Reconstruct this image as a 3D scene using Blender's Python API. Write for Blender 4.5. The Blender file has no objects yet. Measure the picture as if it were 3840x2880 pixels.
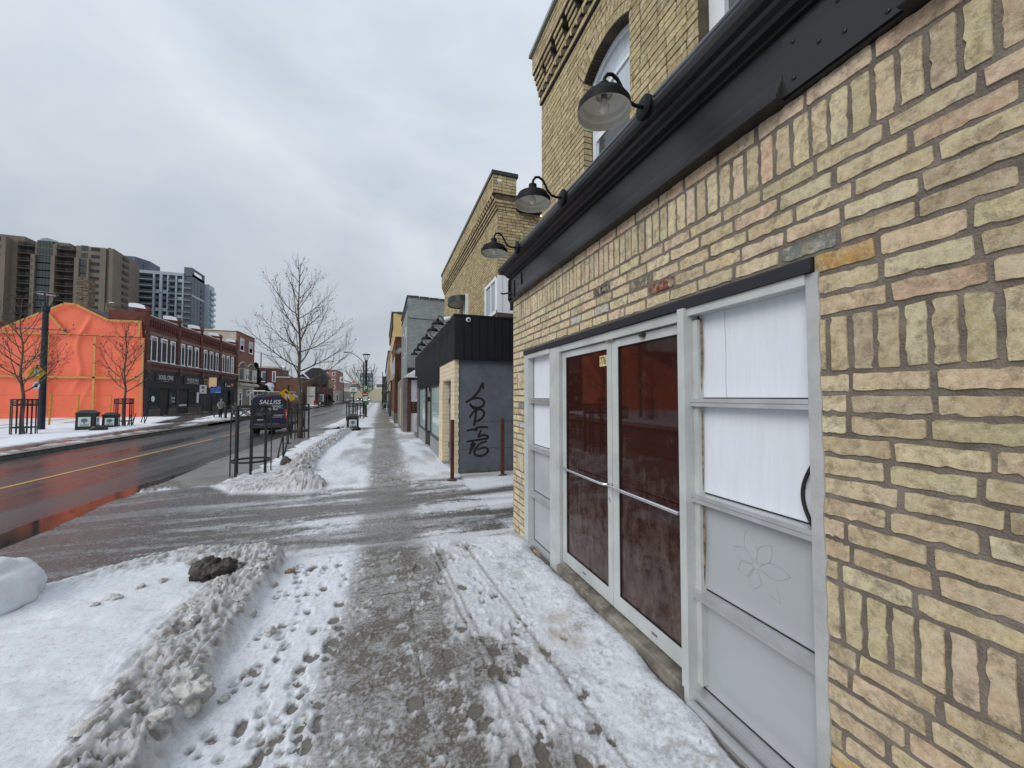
import bpy, bmesh, math, random
import numpy as np
from mathutils import Vector, Matrix, Quaternion

rnd = random.Random(11)
scene = bpy.context.scene
COL = scene.collection
rad = math.radians

# ------------------------------------------------------------------ camera
cd = bpy.data.cameras.new('camera')
cd.sensor_width = 36
cd.lens = 13.52
cd.clip_start = 0.05
cd.clip_end = 3000
cam = bpy.data.objects.new('camera', cd)
cam.location = (0, 0, 1.73)
cam.rotation_euler = (rad(90 + 1.9065), 0, rad(-18.687))
COL.objects.link(cam)
scene.camera = cam

# ------------------------------------------------------------------ sky, sun, exposure
SUN_EL, SUN_AZ = 36, 240          # elevation; compass bearing the light comes from (clockwise from +Y)
w = bpy.data.worlds.new('World')
scene.world = w
w.use_nodes = True
nt = w.node_tree
nt.nodes.clear()
N = nt.nodes.new
L = nt.links.new
out = N('ShaderNodeOutputWorld')
bg = N('ShaderNodeBackground')
bg.inputs['Strength'].default_value = 0.1
sky = N('ShaderNodeTexSky')
sky.sky_type = 'NISHITA'
sky.sun_disc = False
sky.sun_elevation = rad(SUN_EL)
sky.sun_rotation = rad(SUN_AZ)
tc = N('ShaderNodeTexCoord')
mp = N('ShaderNodeMapping')
mp.inputs['Scale'].default_value = (1.0, 1.0, 1.9)
mp.inputs['Rotation'].default_value = (0.3, 0.15, 0.4)
n1 = N('ShaderNodeTexNoise')
n1.inputs['Scale'].default_value = 1.7
n1.inputs['Detail'].default_value = 6
n1.inputs['Roughness'].default_value = 0.5
n1.inputs['Distortion'].default_value = 0.5
cr = N('ShaderNodeValToRGB')
cr.color_ramp.elements[0].position = 0.3
cr.color_ramp.elements[0].color = (0.475, 0.54, 0.62, 1)
cr.color_ramp.elements[1].position = 0.68
cr.color_ramp.elements[1].color = (0.73, 0.787, 0.84, 1)
sep = N('ShaderNodeSeparateXYZ')
mr = N('ShaderNodeMapRange')      # overcast sky: brighter towards the zenith
mr.inputs['From Min'].default_value = 0.0
mr.inputs['From Max'].default_value = 1.0
mr.inputs['To Min'].default_value = 6.9
mr.inputs['To Max'].default_value = 13.6
mul = N('ShaderNodeVectorMath')
mul.operation = 'SCALE'
mix = N('ShaderNodeMix')
mix.data_type = 'RGBA'
mix.inputs[0].default_value = 0.96
L(tc.outputs['Generated'], mp.inputs['Vector'])
L(mp.outputs['Vector'], n1.inputs['Vector'])
L(n1.outputs['Fac'], cr.inputs['Fac'])
L(tc.outputs['Generated'], sep.inputs[0])
L(sep.outputs['Z'], mr.inputs['Value'])
L(cr.outputs['Color'], mul.inputs[0])
L(mr.outputs['Result'], mul.inputs['Scale'])
L(sky.outputs['Color'], mix.inputs[6])
L(mul.outputs['Vector'], mix.inputs[7])
L(mix.outputs[2], bg.inputs['Color'])
L(bg.outputs['Background'], out.inputs['Surface'])

sd = bpy.data.lights.new('sun', 'SUN')
sd.energy = 1.5
sd.angle = rad(35)
sd.color = (1.0, 0.96, 0.9)
sun = bpy.data.objects.new('sun', sd)
az = rad(SUN_AZ)
sdir = Vector((math.sin(az) * math.cos(rad(SUN_EL)), math.cos(az) * math.cos(rad(SUN_EL)), math.sin(rad(SUN_EL))))
sun.rotation_euler = (-sdir).to_track_quat('-Z', 'Y').to_euler()
sun.location = (-20, -10, 40)
COL.objects.link(sun)

vs = scene.view_settings
vs.view_transform = 'Standard'
vs.look = 'None'
vs.gamma = 1
vs.exposure = 0.08
vs.use_curve_mapping = False

# ------------------------------------------------------------------ helpers
def s2l(r, g, b):
    f = lambda c: (c / 255 / 12.92) if c <= 10 else ((c / 255 + 0.055) / 1.055) ** 2.4
    return (f(r), f(g), f(b))

MATS = {}
def nodes_of(name):
    m = bpy.data.materials.new(name)
    m.use_nodes = True
    return m, m.node_tree, m.node_tree.nodes['Principled BSDF']

def mat(name, col, rough=0.6, col2=None, ns=4.0, bump=0.0, bs=40.0, metal=0.0, spec=0.5, stretch=(1, 1, 1), emit=0, lo=0.35, hi=0.65):
    """painted / stone / metal surface: two tones mixed by noise, fine relief"""
    if name in MATS:
        return MATS[name]
    m, t, p = nodes_of(name)
    p.inputs['Roughness'].default_value = rough
    p.inputs['Metallic'].default_value = metal
    p.inputs['Specular IOR Level'].default_value = spec
    g = t.nodes.new('ShaderNodeNewGeometry')
    v = t.nodes.new('ShaderNodeVectorMath')
    v.operation = 'MULTIPLY'
    v.inputs[1].default_value = stretch
    t.links.new(g.outputs['Position'], v.inputs[0])
    if col2 is None:
        col2 = tuple(c * 0.82 for c in col)
    n = t.nodes.new('ShaderNodeTexNoise')
    n.inputs['Scale'].default_value = ns
    n.inputs['Detail'].default_value = 6
    n.inputs['Roughness'].default_value = 0.65
    t.links.new(v.outputs[0], n.inputs['Vector'])
    r = t.nodes.new('ShaderNodeValToRGB')
    r.color_ramp.elements[0].position = lo
    r.color_ramp.elements[1].position = hi
    r.color_ramp.elements[0].color = (*col2, 1)
    r.color_ramp.elements[1].color = (*col, 1)
    t.links.new(n.outputs['Fac'], r.inputs['Fac'])
    t.links.new(r.outputs['Color'], p.inputs['Base Color'])
    if bump:
        n2 = t.nodes.new('ShaderNodeTexNoise')
        n2.inputs['Scale'].default_value = bs
        n2.inputs['Detail'].default_value = 5
        t.links.new(v.outputs[0], n2.inputs['Vector'])
        b = t.nodes.new('ShaderNodeBump')
        b.inputs['Strength'].default_value = bump
        b.inputs['Distance'].default_value = 0.01
        t.links.new(n2.outputs['Fac'], b.inputs['Height'])
        t.links.new(b.outputs['Normal'], p.inputs['Normal'])
    if emit:
        p.inputs['Emission Color'].default_value = (*col, 1)
        p.inputs['Emission Strength'].default_value = emit
    MATS[name] = m
    return m

def brick_tex(name, c1, c2, mortar, rh=0.07, bw=0.22, ms=0.009, rough=0.85, bump=0.5, soot=0.5):
    """far brickwork: courses as colour and relief (too small to pick apart)"""
    if name in MATS:
        return MATS[name]
    m, t, p = nodes_of(name)
    p.inputs['Roughness'].default_value = rough
    g = t.nodes.new('ShaderNodeNewGeometry')
    s = t.nodes.new('ShaderNodeSeparateXYZ')
    a = t.nodes.new('ShaderNodeMath')
    c = t.nodes.new('ShaderNodeCombineXYZ')
    t.links.new(g.outputs['Position'], s.inputs[0])
    t.links.new(s.outputs['X'], a.inputs[0])
    t.links.new(s.outputs['Y'], a.inputs[1])
    t.links.new(a.outputs[0], c.inputs['X'])
    t.links.new(s.outputs['Z'], c.inputs['Y'])
    b = t.nodes.new('ShaderNodeTexBrick')
    b.inputs['Scale'].default_value = 1
    b.inputs['Brick Width'].default_value = bw
    b.inputs['Row Height'].default_value = rh
    b.inputs['Mortar Size'].default_value = ms
    b.inputs['Mortar Smooth'].default_value = 0.3
    b.inputs['Color1'].default_value = (*c1, 1)
    b.inputs['Color2'].default_value = (*c2, 1)
    b.inputs['Mortar'].default_value = (*mortar, 1)
    t.links.new(c.outputs[0], b.inputs['Vector'])
    n = t.nodes.new('ShaderNodeTexNoise')
    n.inputs['Scale'].default_value = 1.3
    n.inputs['Detail'].default_value = 8
    n.inputs['Roughness'].default_value = 0.7
    t.links.new(g.outputs['Position'], n.inputs['Vector'])
    r = t.nodes.new('ShaderNodeValToRGB')
    r.color_ramp.elements[0].position = 0.3
    r.color_ramp.elements[1].position = 0.62
    r.color_ramp.elements[0].color = (soot, soot, soot, 1)
    r.color_ramp.elements[1].color = (1, 1, 1, 1)
    t.links.new(n.outputs['Fac'], r.inputs['Fac'])
    mx = t.nodes.new('ShaderNodeMix')
    mx.data_type = 'RGBA'
    mx.blend_type = 'MULTIPLY'
    mx.inputs[0].default_value = 1
    t.links.new(b.outputs['Color'], mx.inputs[6])
    t.links.new(r.outputs['Color'], mx.inputs[7])
    t.links.new(mx.outputs[2], p.inputs['Base Color'])
    bu = t.nodes.new('ShaderNodeBump')
    bu.invert = True
    bu.inputs['Strength'].default_value = bump
    bu.inputs['Distance'].default_value = 0.01
    t.links.new(b.outputs['Fac'], bu.inputs['Height'])
    t.links.new(bu.outputs['Normal'], p.inputs['Normal'])
    MATS[name] = m
    return m

def brick_mat(name, per_object, rough=0.88, bump=0.9):
    """old hand-moulded brick: own tone (object colour or vertex colour), pits, stains, relief"""
    m, t, p = nodes_of(name)
    p.inputs['Roughness'].default_value = rough
    p.inputs['Specular IOR Level'].default_value = 0.25
    g = t.nodes.new('ShaderNodeNewGeometry')
    if per_object:
        tone = t.nodes.new('ShaderNodeObjectInfo').outputs['Color']
    else:
        at = t.nodes.new('ShaderNodeVertexColor')
        at.layer_name = 'tone'
        tone = at.outputs['Color']
    def noise(scale, det, ro=0.6, dist=0.0):
        n = t.nodes.new('ShaderNodeTexNoise')
        n.inputs['Scale'].default_value = scale
        n.inputs['Detail'].default_value = det
        n.inputs['Roughness'].default_value = ro
        n.inputs['Distortion'].default_value = dist
        t.links.new(g.outputs['Position'], n.inputs['Vector'])
        return n.outputs['Fac']
    def ramp(fac, p0, c0, p1, c1):
        r = t.nodes.new('ShaderNodeValToRGB')
        r.color_ramp.elements[0].position = p0
        r.color_ramp.elements[1].position = p1
        r.color_ramp.elements[0].color = (*c0, 1)
        r.color_ramp.elements[1].color = (*c1, 1)
        t.links.new(fac, r.inputs['Fac'])
        return r.outputs['Color']
    def mixc(a, b, fac, mode='MIX'):
        x = t.nodes.new('ShaderNodeMix')
        x.data_type = 'RGBA'
        x.blend_type = mode
        if isinstance(fac, float):
            x.inputs[0].default_value = fac
        else:
            t.links.new(fac, x.inputs[0])
        t.links.new(a, x.inputs[6])
        if isinstance(b, tuple):
            x.inputs[7].default_value = (*b, 1)
        else:
            t.links.new(b, x.inputs[7])
        return x.outputs[2]
    mott = ramp(noise(34, 10, 0.78, 0.15), 0.30, (0.62, 0.59, 0.54), 0.66, (1.22, 1.21, 1.18))
    c = mixc(tone, mott, 1.0, 'MULTIPLY')
    pale = ramp(noise(19, 10, 0.8, 0.2), 0.475, (0, 0, 0), 0.62, (0.65, 0.65, 0.65))
    c = mixc(c, s2l(230, 220, 190), pale)
    stain = ramp(noise(14, 10, 0.82, 0.2), 0.50, (0, 0, 0), 0.62, (0.72, 0.72, 0.72))
    c = mixc(c, s2l(132, 118, 98), stain)
    rust = ramp(noise(6.3, 3, 0.5, 0.8), 0.70, (0, 0, 0), 0.78, (0.5, 0.5, 0.5))
    c = mixc(c, s2l(184, 128, 78), rust)
    pits = ramp(noise(40, 10, 0.85, 0.2), 0.33, (0.75, 0.75, 0.75), 0.375, (0, 0, 0))
    c = mixc(c, s2l(82, 70, 56), pits)
    t.links.new(c, p.inputs['Base Color'])
    h = t.nodes.new('ShaderNodeMath')
    h.operation = 'ADD'
    t.links.new(noise(60, 10, 0.8, 0.3), h.inputs[0])
    t.links.new(noise(210, 5, 0.7), h.inputs[1])
    b = t.nodes.new('ShaderNodeBump')
    b.inputs['Strength'].default_value = bump
    b.inputs['Distance'].default_value = 0.006
    t.links.new(h.outputs[0], b.inputs['Height'])
    t.links.new(b.outputs['Normal'], p.inputs['Normal'])
    return m

W = {}
def base_of(parent):
    return W.get(parent.name, Vector((0, 0, 0))) if parent else Vector((0, 0, 0))

class MB:
    def __init__(self):
        self.v, self.f, self.mi, self.c = [], [], [], []
    def add(self, vs, fs, mi=0, c=None):
        o = len(self.v)
        self.v += [tuple(x) for x in vs]
        for q in fs:
            self.f.append(tuple(i + o for i in q))
            self.mi.append(mi)
            self.c.append(c)
    def box(self, x0, x1, y0, y1, z0, z1, mi=0, c=None):
        self.add([(x0, y0, z0), (x1, y0, z0), (x1, y1, z0), (x0, y1, z0), (x0, y0, z1), (x1, y0, z1), (x1, y1, z1), (x0, y1, z1)],
                 [(3, 2, 1, 0), (4, 5, 6, 7), (0, 1, 5, 4), (1, 2, 6, 5), (2, 3, 7, 6), (3, 0, 4, 7)], mi, c)
        return self
    def obox(self, ctr, u, v, n, a, b, d, mi=0, c=None):
        """oriented box: half sizes a,b,d along unit axes u,v,n"""
        C, u, v, n = Vector(ctr), Vector(u), Vector(v), Vector(n)
        p = [C + u * (a * i) + v * (b * j) + n * (d * k) for k in (-1, 1) for j in (-1, 1) for i in (-1, 1)]
        self.add(p, [(0, 2, 3, 1), (4, 5, 7, 6), (0, 1, 5, 4), (1, 3, 7, 5), (3, 2, 6, 7), (2, 0, 4, 6)], mi, c)
        return self
    def quad(self, a, b, c, d, mi=0):
        self.add([a, b, c, d], [(0, 1, 2, 3)], mi)
        return self
    def tube(self, pts, r, n=8, mi=0, cap=True):
        pts = [Vector(p) for p in pts]
        rs = r if isinstance(r, (list, tuple)) else [r] * len(pts)
        ring0 = len(self.v)
        up = None
        V, F = [], []
        for i, p in enumerate(pts):
            t = (pts[min(i + 1, len(pts) - 1)] - pts[max(i - 1, 0)])
            t = t.normalized() if t.length > 1e-9 else Vector((0, 0, 1))
            if up is None:
                up = Vector((0, 0, 1)) if abs(t.z) < 0.9 else Vector((1, 0, 0))
            a = t.cross(up)
            if a.length < 1e-6:
                a = t.orthogonal()
            a.normalize()
            b = t.cross(a).normalized()
            up = -b if False else up - t * up.dot(t)
            if up.length < 1e-6:
                up = t.orthogonal()
            up.normalize()
            for k in range(n):
                th = 2 * math.pi * k / n
                V.append(p + (a * math.cos(th) + b * math.sin(th)) * rs[i])
        for i in range(len(pts) - 1):
            for k in range(n):
                k2 = (k + 1) % n
                F.append((i * n + k, i * n + k2, (i + 1) * n + k2, (i + 1) * n + k))
        if cap:
            F.append(tuple(reversed(range(n))))
            F.append(tuple((len(pts) - 1) * n + k for k in range(n)))
        self.add(V, [tuple(reversed(q)) for q in F], mi)
        return self
    def lathe(self, prof, ctr=(0, 0, 0), axis=(0, 0, 1), n=20, mi=0):
        C = Vector(ctr)
        ax = Vector(axis).normalized()
        q = Vector((0, 0, 1)).rotation_difference(ax)
        V, F = [], []
        for (r, z) in prof:
            for k in range(n):
                th = 2 * math.pi * k / n
                V.append(C + q @ Vector((r * math.cos(th), r * math.sin(th), z)))
        for i in range(len(prof) - 1):
            for k in range(n):
                k2 = (k + 1) % n
                F.append((i * n + k, i * n + k2, (i + 1) * n + k2, (i + 1) * n + k))
        self.add(V, F, mi)
        return self
    def prism(self, poly, fn, w0, w1, mi=0):
        """2-D polygon (u,v) pushed from w0 to w1; fn(u,v,w) -> point"""
        n = len(poly)
        V = [fn(u, v, w0) for u, v in poly] + [fn(u, v, w1) for u, v in poly]
        F = [tuple(reversed(range(n))), tuple(range(n, 2 * n))]
        for i in range(n):
            j = (i + 1) % n
            F.append((i, j, n + j, n + i))
        self.add(V, F, mi)
        return self
    def ball(self, c, rx, ry, rz, n=10, m=6, mi=0, jit=0.0, R=rnd):
        V, F = [], []
        for i in range(m + 1):
            ph = math.pi * i / m
            for k in range(n):
                th = 2 * math.pi * k / n
                s = 1 + R.uniform(-jit, jit)
                V.append((c[0] + rx * s * math.sin(ph) * math.cos(th), c[1] + ry * s * math.sin(ph) * math.sin(th), c[2] + rz * s * math.cos(ph)))
        for i in range(m):
            for k in range(n):
                k2 = (k + 1) % n
                F.append((i * n + k, (i + 1) * n + k, (i + 1) * n + k2, i * n + k2))
        self.add(V, F, mi)
        return self
    def mesh(self, name, mats, smooth=False, off=Vector((0, 0, 0)), fix=True):
        me = bpy.data.meshes.new(name)
        v = [(a[0] - off.x, a[1] - off.y, a[2] - off.z) for a in self.v]
        me.from_pydata(v, [], self.f)
        for m in (mats if isinstance(mats, (list, tuple)) else [mats]):
            me.materials.append(m)
        if any(self.mi):
            me.polygons.foreach_set('material_index', self.mi)
        if self.c and self.c[0] is not None:
            ca = me.color_attributes.new('tone', 'FLOAT_COLOR', 'CORNER')
            arr = []
            for q, c in zip(self.f, self.c):
                arr += [*c, 1.0] * len(q)
            ca.data.foreach_set('color', arr)
        if fix and len(self.f) < 60000:
            bm = bmesh.new()
            bm.from_mesh(me)
            bmesh.ops.recalc_face_normals(bm, faces=bm.faces)
            bm.to_mesh(me)
            bm.free()
        if smooth:
            me.polygons.foreach_set('use_smooth', [True] * len(me.polygons))
            if smooth != 'full':
                try:
                    me.set_sharp_from_angle(angle=rad(35))
                except Exception:
                    pass
        me.update()
        return me
    def build(self, name, mats, parent=None, smooth=False, fix=True):
        off = base_of(parent)
        me = self.mesh(name, mats, smooth, off, fix)
        return link(name, me, parent)

def link(name, data, parent=None, loc=None):
    o = bpy.data.objects.new(name, data)
    COL.objects.link(o)
    if parent:
        o.parent = parent
        W[o.name] = base_of(parent).copy()
    else:
        W[o.name] = Vector((0, 0, 0))
    if loc is not None:
        o.location = loc
    return o

def tag(o, label=None, cat=None, group=None, kind=None):
    if label: o['label'] = label
    if cat: o['category'] = cat
    if group: o['group'] = group
    if kind: o['kind'] = kind
    return o

def thing(name, label, cat, loc=(0, 0, 0), group=None):
    o = bpy.data.objects.new(name, None)
    o.empty_display_size = 0.2
    COL.objects.link(o)
    o.location = loc
    W[o.name] = Vector(loc)
    return tag(o, label, cat, group)

def struct(name, mb, m, smooth=False):
    return tag(mb.build(name, m, None, smooth), kind='structure')

def copy_tree(o, parent=None):
    c = o.copy()
    COL.objects.link(c)
    if parent:
        c.parent = parent
    for ch in list(o.children):
        copy_tree(ch, c)
    return c

def dup(root, loc, rotz=None, label=None, scale=None):
    c = copy_tree(root)
    c.location = loc
    if rotz is not None: c.rotation_euler = (0, 0, rotz)
    if label: c['label'] = label
    if scale: c.scale = (scale,) * 3
    return c

def text(name, s, size, loc, rot, m, parent, ext=0.004, align='CENTER', sx=1.0, shear=0.0, spacing=1.0):
    cu = bpy.data.curves.new(name, 'FONT')
    cu.body = s
    cu.size = size
    cu.extrude = ext
    cu.align_x = align
    cu.align_y = 'CENTER'
    cu.shear = shear
    cu.space_character = spacing
    cu.materials.append(m)
    tmp = bpy.data.objects.new(name, cu)
    me = bpy.data.meshes.new_from_object(tmp)
    bpy.data.objects.remove(tmp)
    bpy.data.curves.remove(cu)
    me.name = name
    o = link(name, me, parent)
    o.location = Vector(loc) - base_of(parent)
    o.rotation_euler = rot
    o.scale = (sx, 1, 1)
    return o
FACE_S = (rad(90), 0, 0)            # reads for a viewer looking along +Y
FACE_E = (rad(90), 0, rad(90))      # faces +X
FACE_W = (rad(90), 0, rad(-90))     # faces -X

# ground levels of the gently sagging street
PY = [-60, 2, 8, 16, 24, 34, 44, 60, 80, 130, 2000]
PZ = [0, 0, -.03, -.13, -.25, -.38, -.5, -.5, -.4, 0, 0]
def ground(x, y):
    wgt = np.clip((np.asarray(x, float) + 10) / 5.5, 0, 1)
    return np.interp(y, PY, PZ) * wgt
def gz(x, y):
    return float(ground(x, y))

def _h(ix, iy, s):
    h = (ix * 374761393 + iy * 668265263 + s * 974634777) & 0xffffffff
    h = ((h ^ (h >> 13)) * 1274126177) & 0xffffffff
    return ((h ^ (h >> 16)) & 0xffff) / 65535.0
def vnoise(x, y, s):
    ix = np.floor(x).astype(np.int64)
    iy = np.floor(y).astype(np.int64)
    fx, fy = x - ix, y - iy
    fx = fx * fx * (3 - 2 * fx)
    fy = fy * fy * (3 - 2 * fy)
    a = _h(ix, iy, s) * (1 - fx) + _h(ix + 1, iy, s) * fx
    b = _h(ix, iy + 1, s) * (1 - fx) + _h(ix + 1, iy + 1, s) * fx
    return a * (1 - fy) + b * fy
def fbm(x, y, sc, o=4, s=1, rough=0.5):
    t, a, n = 0, 1.0, 0
    for k in range(o):
        t = t + a * vnoise(x * sc * 2 ** k + 17.3 * k, y * sc * 2 ** k + 5.1 * k, s + k)
        n += a
        a *= rough
    return t / n
def sm(a, b, x):
    t = np.clip((x - a) / (b - a), 0, 1)
    return t * t * (3 - 2 * t)

def grid_mesh(name, X, Y, Z, m, attrs=None, smooth=True):
    ny, nx = X.shape
    me = bpy.data.meshes.new(name)
    co = np.stack([X, Y, Z], -1).reshape(-1, 3).astype(np.float32)
    idx = np.arange(nx * ny).reshape(ny, nx)
    q = np.stack([idx[:-1, :-1], idx[:-1, 1:], idx[1:, 1:], idx[1:, :-1]], -1).reshape(-1, 4).astype(np.int32)
    me.vertices.add(len(co))
    me.vertices.foreach_set('co', co.ravel())
    me.loops.add(q.size)
    me.loops.foreach_set('vertex_index', q.ravel())
    me.polygons.add(len(q))
    me.polygons.foreach_set('loop_start', np.arange(0, q.size, 4, dtype=np.int32))
    me.update(calc_edges=True)
    for k, a in (attrs or {}).items():
        at = me.attributes.new(k, 'FLOAT', 'POINT')
        at.data.foreach_set('value', a.reshape(-1).astype(np.float32))
    if smooth:
        me.polygons.foreach_set('use_smooth', np.ones(len(q), bool))
    me.materials.append(m)
    me.update()
    return me
# ------------------------------------------------------------------ ground, road, pavement
M_GROUND = mat('ground_snow', s2l(205, 208, 214), 0.8, s2l(120, 116, 110), 0.15, 0.4, 3, lo=0.4, hi=0.55)
gb = MB()
gb.quad((-900, -200, -1.1), (900, -200, -1.1), (900, 1900, -1.1), (-900, 1900, -1.1))
struct('ground', gb, M_GROUND)

def wet_mat(name, c1, c2, r0, r1, stretch, bump=0.25, bs=160, scale=0.7):
    m, t, p = nodes_of(name)
    g = t.nodes.new('ShaderNodeNewGeometry')
    v = t.nodes.new('ShaderNodeVectorMath'); v.operation = 'MULTIPLY'
    v.inputs[1].default_value = stretch
    t.links.new(g.outputs['Position'], v.inputs[0])
    n = t.nodes.new('ShaderNodeTexNoise')
    n.inputs['Scale'].default_value = scale; n.inputs['Detail'].default_value = 7; n.inputs['Roughness'].default_value = 0.6
    t.links.new(v.outputs[0], n.inputs['Vector'])
    r = t.nodes.new('ShaderNodeMapRange')
    r.inputs['From Min'].default_value = 0.35; r.inputs['From Max'].default_value = 0.68
    r.inputs['To Min'].default_value = r0; r.inputs['To Max'].default_value = r1
    t.links.new(n.outputs['Fac'], r.inputs['Value'])
    t.links.new(r.outputs['Result'], p.inputs['Roughness'])
    c = t.nodes.new('ShaderNodeValToRGB')
    c.color_ramp.elements[0].position = 0.35; c.color_ramp.elements[1].position = 0.7
    c.color_ramp.elements[0].color = (*c1, 1); c.color_ramp.elements[1].color = (*c2, 1)
    t.links.new(n.outputs['Fac'], c.inputs['Fac'])
    n3 = t.nodes.new('ShaderNodeTexNoise')
    n3.inputs['Scale'].default_value = 55; n3.inputs['Detail'].default_value = 3
    t.links.new(g.outputs['Position'], n3.inputs['Vector'])
    c3 = t.nodes.new('ShaderNodeValToRGB')
    c3.color_ramp.elements[0].position = 0.35; c3.color_ramp.elements[1].position = 0.7
    c3.color_ramp.elements[0].color = (0.8, 0.8, 0.8, 1); c3.color_ramp.elements[1].color = (1.25, 1.25, 1.25, 1)
    t.links.new(n3.outputs['Fac'], c3.inputs['Fac'])
    mx = t.nodes.new('ShaderNodeMix'); mx.data_type = 'RGBA'; mx.blend_type = 'MULTIPLY'; mx.inputs[0].default_value = 1
    t.links.new(c.outputs[0], mx.inputs[6]); t.links.new(c3.outputs[0], mx.inputs[7])
    t.links.new(mx.outputs[2], p.inputs['Base Color'])
    n2 = t.nodes.new('ShaderNodeTexNoise')
    n2.inputs['Scale'].default_value = bs; n2.inputs['Detail'].default_value = 2
    t.links.new(g.outputs['Position'], n2.inputs['Vector'])
    b = t.nodes.new('ShaderNodeBump'); b.inputs['Strength'].default_value = bump; b.inputs['Distance'].default_value = 0.002
    t.links.new(n2.outputs['Fac'], b.inputs['Height'])
    t.links.new(b.outputs['Normal'], p.inputs['Normal'])
    return m
M_ROAD = wet_mat('wet_asphalt', (0.026, 0.026, 0.028), (0.055, 0.055, 0.057), 0.17, 0.42, (1.6, 0.12, 1), 0.12, 160)
M_APRON = wet_mat('wet_concrete_apron', (0.075, 0.072, 0.068), (0.135, 0.13, 0.122), 0.13, 0.42, (0.35, 1.8, 1), 0.2, 120, 1.1)
M_SLAB = wet_mat('damp_concrete', (0.12, 0.106, 0.09), (0.2, 0.182, 0.16), 0.3, 0.62, (1.2, 0.5, 1), 0.5, 130, 1.4)
M_STRIP = wet_mat('concrete_strip', (0.13, 0.125, 0.12), (0.22, 0.215, 0.205), 0.35, 0.6, (1, 1, 1), 0.4, 120, 0.8)
M_WATER = wet_mat('gutter_water', (0.016, 0.015, 0.015), (0.035, 0.034, 0.033), 0.05, 0.16, (1.5, 0.4, 1), 0.06, 30)

def dip(x, y):
    return -0.075 * sm(4.3, 5.2, y) * (1 - sm(7.9, 8.7, y)) * sm(2.9, 1.2, np.abs(np.asarray(x, float) * 0.6 + 0.2))
def walk_z(x, y):
    return ground(x, y) + dip(x, y) - 0.07 * sm(-3.3, -4.4, x)
def road_z(x, y):
    return ground(x, y) - 0.085

yy = np.concatenate([np.arange(-30, 60, 1.0), np.arange(60, 420, 10.0)])
xx = np.array([-10.3, -9.6, -8.6, -7.4, -6.2, -5.2, -4.4])
X, Y = np.meshgrid(xx, yy)
X = X.copy()
X[:, 0] = np.where((Y[:, 0] > 30), -11.2, -10.3)
tag(link('road', grid_mesh('road', X, Y, road_z(X, Y), M_ROAD)), kind='structure')

# worn yellow centre line: sheets 4 mm above the asphalt
M_YEL = mat('worn_yellow_paint', (0.62, 0.33, 0.045), 0.4, (0.12, 0.085, 0.05), 5, 0, 40, stretch=(3, 1, 1), lo=0.3, hi=0.5)
yl = MB()
yv = np.arange(2, 130, 1.0)
for a, b in zip(yv[:-1], yv[1:]):
    if 20 < a < 21.5:
        continue
    x0 = -7.25
    yl.quad((x0 - 0.055, a, float(road_z(x0, a)) + 0.005), (x0 + 0.055, a, float(road_z(x0, a)) + 0.005),
            (x0 + 0.055, b, float(road_z(x0, b)) + 0.005), (x0 - 0.055, b, float(road_z(x0, b)) + 0.005))
struct('road_marking', yl, M_YEL)
M_WHT = mat('worn_white_paint', (0.6, 0.6, 0.6), 0.4, (0.2, 0.2, 0.2), 3, lo=0.3, hi=0.5)
cw = MB()
for k in range(8):
    x0 = -10.4 + k * 0.78
    z = float(road_z(x0, 91)) + 0.006
    cw.quad((x0, 89.5, z), (x0 + 0.5, 89.5, z), (x0 + 0.5, 92.5, z), (x0, 92.5, z))
struct('crosswalk_marking', cw, M_WHT)

# gutter water along the near kerb
pb = MB()
ys = np.arange(3.6, 13.6, 0.2)
pl = [(-4.46 - 0.05 - (0.22 * float(sm(3.2, 6, a)) * float(sm(13.6, 9.5, a)) + 0.10) * (0.65 + 0.7 * float(fbm(np.array([a]), np.array([0.3]), 1.4, 3, 9)[0])), a) for a in ys]
pr = [(-4.43 + 0.14 * float(fbm(np.array([a]), np.array([2.3]), 1.1, 3, 5)[0]) * float(sm(8.6, 7, a)), a) for a in ys]
for i in range(len(ys) - 1):
    f = lambda q: (q[0], q[1], float(road_z(min(q[0], -4.42), q[1])) + 0.004)
    pb.quad(f(pl[i]), f(pr[i]), f(pr[i + 1]), f(pl[i + 1]))
struct('gutter_water', pb, M_WATER, True)

# driveway apron between the two snow banks, reaching back between the buildings
X, Y = np.meshgrid(np.linspace(-4.5, 1.7, 42), np.linspace(3.0, 9.6, 44))
tag(link('driveway', grid_mesh('driveway', X, Y, walk_z(X, Y) - 0.006 - 0.05 * sm(4.72, 4.5, Y) * sm(-1.3, -1.0, X) - 0.03 * sm(8.9, 9.3, Y), M_APRON)), kind='structure')
X, Y = np.meshgrid(np.arange(1.66, 5.0, 0.03), np.arange(4.98, 8.79, 0.02))
q = Y - 0.10 * X
fs = fbm(X * 0.3, Y * 2.6, 1.6, 5, 21, 0.6)
lane = np.exp(-((q - 5.55) / 0.23) ** 2) + np.exp(-((q - 7.05) / 0.24) ** 2)
ALLEY = (X, Y, 0.003 + 0.012 * np.clip(fs - 0.4 - lane * 0.2, 0, 1), np.clip(0.75 + 1.6 * (fs - 0.5) - 0.95 * lane, 0.03, 0.95))
X, Y = np.meshgrid(np.linspace(1.7, 14, 30), np.linspace(4.95, 8.8, 20))
tag(link('alley', grid_mesh('alley', X, Y, walk_z(X, Y) - 0.012, M_APRON)), kind='structure')

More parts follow.
